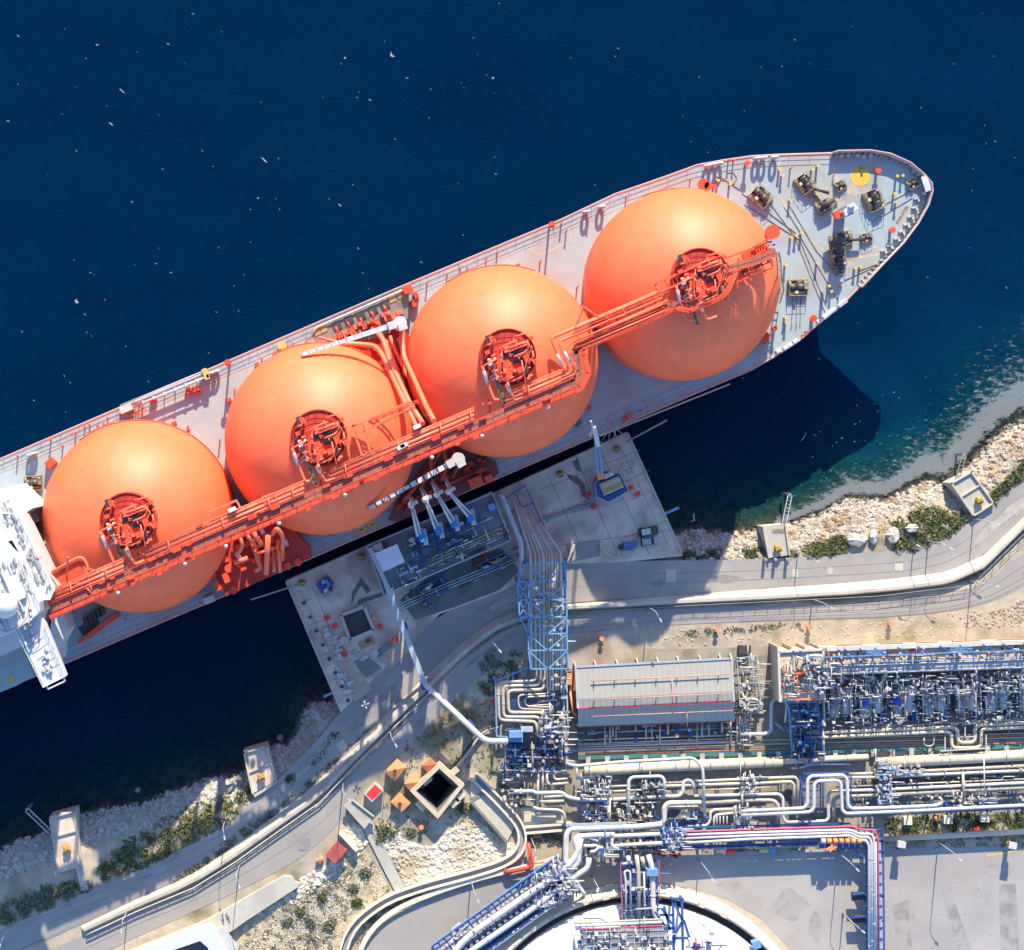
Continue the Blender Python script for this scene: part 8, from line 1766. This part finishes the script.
# ---- the round storage tank, cut by the bottom edge
TKZ = 10.5; tc_ = W(640, 1073, TKZ); TR = 181 * (HC - TKZ) / FPX
r = ROOT('storage_tank', Vector((tc_.x, tc_.y, PG)), 'huge round white-roofed storage tank at the bottom edge, with a cream rim', 'tank')
m = MB(); m.lathe((tc_.x, tc_.y, 6.8), [(TR + 1.2, 0), (TR + 1.2, .5), (TR + .2, .5), (TR, TKZ - 6.8), (TR - 1.0, TKZ - 6.8), (TR - 1.0, TKZ - 8.9)], 160); OBJ('outer_wall', m, M_cw, r)
m = MB(); prof = [(TR - 1.0, 8.0), (TR - 2.6, 8.0), (TR - 2.6, 9.6)] + [((TR - 2.6) * math.cos(R(a)) , 9.6 + 7 * math.sin(R(a))) for a in range(6, 90, 6)] + [(.1, 16.6)]
m.lathe((tc_.x, tc_.y, 0), prof[:2], 160); OBJ('gutter', m, M_dark, r)
m = MB(); m.lathe((tc_.x, tc_.y, 0), prof[1:], 160); OBJ('dome_roof', m, MAT('dome_white', (.52, .515, .50), .6, .08, .3), r)
for a in range(40, 150, 5): m = MB(); m.tube([(tc_.x + rr2 * math.cos(R(a)), tc_.y + rr2 * math.sin(R(a)), 9.66 + 7 * math.sqrt(max(0, 1 - (rr2 / (TR - 2.6)) ** 2))) for rr2 in np.linspace(TR - 2.7, 12, 10)], .05, 4); OBJ('roof_seam', m, M_whited, r)
for a in (62, 70, 78, 101, 108, 115, 120, 126): m = MB(); m.box((tc_.x + (TR - .5) * math.cos(R(a)), tc_.y + (TR - .5) * math.sin(R(a)), TKZ + .1), (1.4, .9, .25), R(a + 90)); OBJ('rim_plate', m, M_cream, r)
r = ROOT('tank_platform', W(620, 940, 16), 'grey grated pump platform on the tank roof with blue steel frames', 'platform')
ZF = 19.0
m = MB(); m.prism(T((583, 929, ZF), (668, 926, ZF), (672, 990, ZF), (585, 990, ZF)), ZF - .3, ZF); OBJ('grating_deck', m, MAT('grating_grey', (.20, .205, .215), .6, .3, 1.2), r)
bars(r, [((583, y, ZF + .08), (670, y - 2, ZF + .08)) for y in (932, 938, 944, 950)] + [((x, 928, ZF + .1), (x + 1, 955, ZF + .1)) for x in range(586, 670, 8)], .14, M_steel, 'deck_bar')
for y, mt, rr2 in ((924, M_pipew, .35), (927.5, M_mag, .18), (921, M_pipe, .2)): pp(r, [(574, y + 2, ZF), (600, y + 1, ZF), (662, y - 2, ZF)], rr2, mt)
pp(r, [(574, 950, ZF), (574, 926, ZF)], .3, M_pipew); pp(r, [(583, 918, 17), (600, 917, 17), (607, 922, 17)], .35, M_pipew)
clutter(r, [(575, 927), (590, 927), (590, 960), (576, 960)], 36, 16, ZF, 260, (M_blue, M_bluel, M_pipew, M_dark), 'vhbk', .8)
clutter(r, [(585, 930), (666, 928), (668, 956), (586, 956)], 70, ZF, ZF + 1.2, 261, (M_steel, M_pipew, M_dark, M_whited), 'hbbk', .7)
for k in range(5): m = MB(); m.tube(T((630 + k * 9, 948, ZF + 1), (634 + k * 9, 955, ZF + 1)), .4, 8); OBJ('pump_head', m, M_pipew, r)
bars(r, [((673, 899, ZF), (674, 960, ZF)), ((682, 899, ZF), (683, 960, ZF)), ((673, 899, ZF), (682, 899, ZF)), ((673, 900, ZF), (682, 920, ZF)), ((682, 922, ZF), (673, 938, ZF)), ((661, 908, ZF), (672, 924, ZF)), ((664, 906, ZF), (670, 930, ZF)), ((672, 938, ZF + .3), (688, 938, ZF + .3)), ((684, 920, ZF), (689, 937, ZF)), ((655, 912, ZF - 1), (668, 930, ZF - 1)), ((660, 915, ZF), (673, 915, ZF)), ((664, 928, ZF), (674, 928, ZF))], .5, M_blue, 'blue_frame')
bars(r, [((x, y, 10), (x + 3, y + 4, ZF)) for x, y in ((671, 897), (680, 896), (582, 926), (664, 924))], .5, M_blue, 'leg')
m = MB(); q = [W(688 + 4 * math.cos(R(a)), 930 + 7 * math.sin(R(a)), 15) for a in range(-90, 100, 20)]; m.tube(q, .12, 6); OBJ('cage_ring', m, M_pipew, r)
clutter(r, [(690, 938), (722, 940), (724, 962), (690, 962)], 30, 13.5, 15.5, 262, (M_redb, M_bluel, M_steel, M_blue), 'hbk', .8)
m = MB(); p = W(709, 930, 14); m.tube([p, p + Vector((0, 0, 3.5))], .15, 6); m.box(p + Vector((0, 0, 3)), (.9, .6, .6)); OBJ('gauge_post', m, M_grey, r)
m = MB(); bx(m, 757, 945, 11, 1.6, 1.6, 2, 20); OBJ('ring_machine', m, M_bluel, label='blue and white machine sitting on the tank rim at the right', cat='machine')
flat('tank_margin', [(650, 886), (690, 888), (730, 901), (762, 920), (790, 950), (770, 950), (740, 925), (700, 902), (655, 892)], .14, MAT('sand_margin', (.46, .38, .29), .9, .15, .4), z=7, kind='structure')
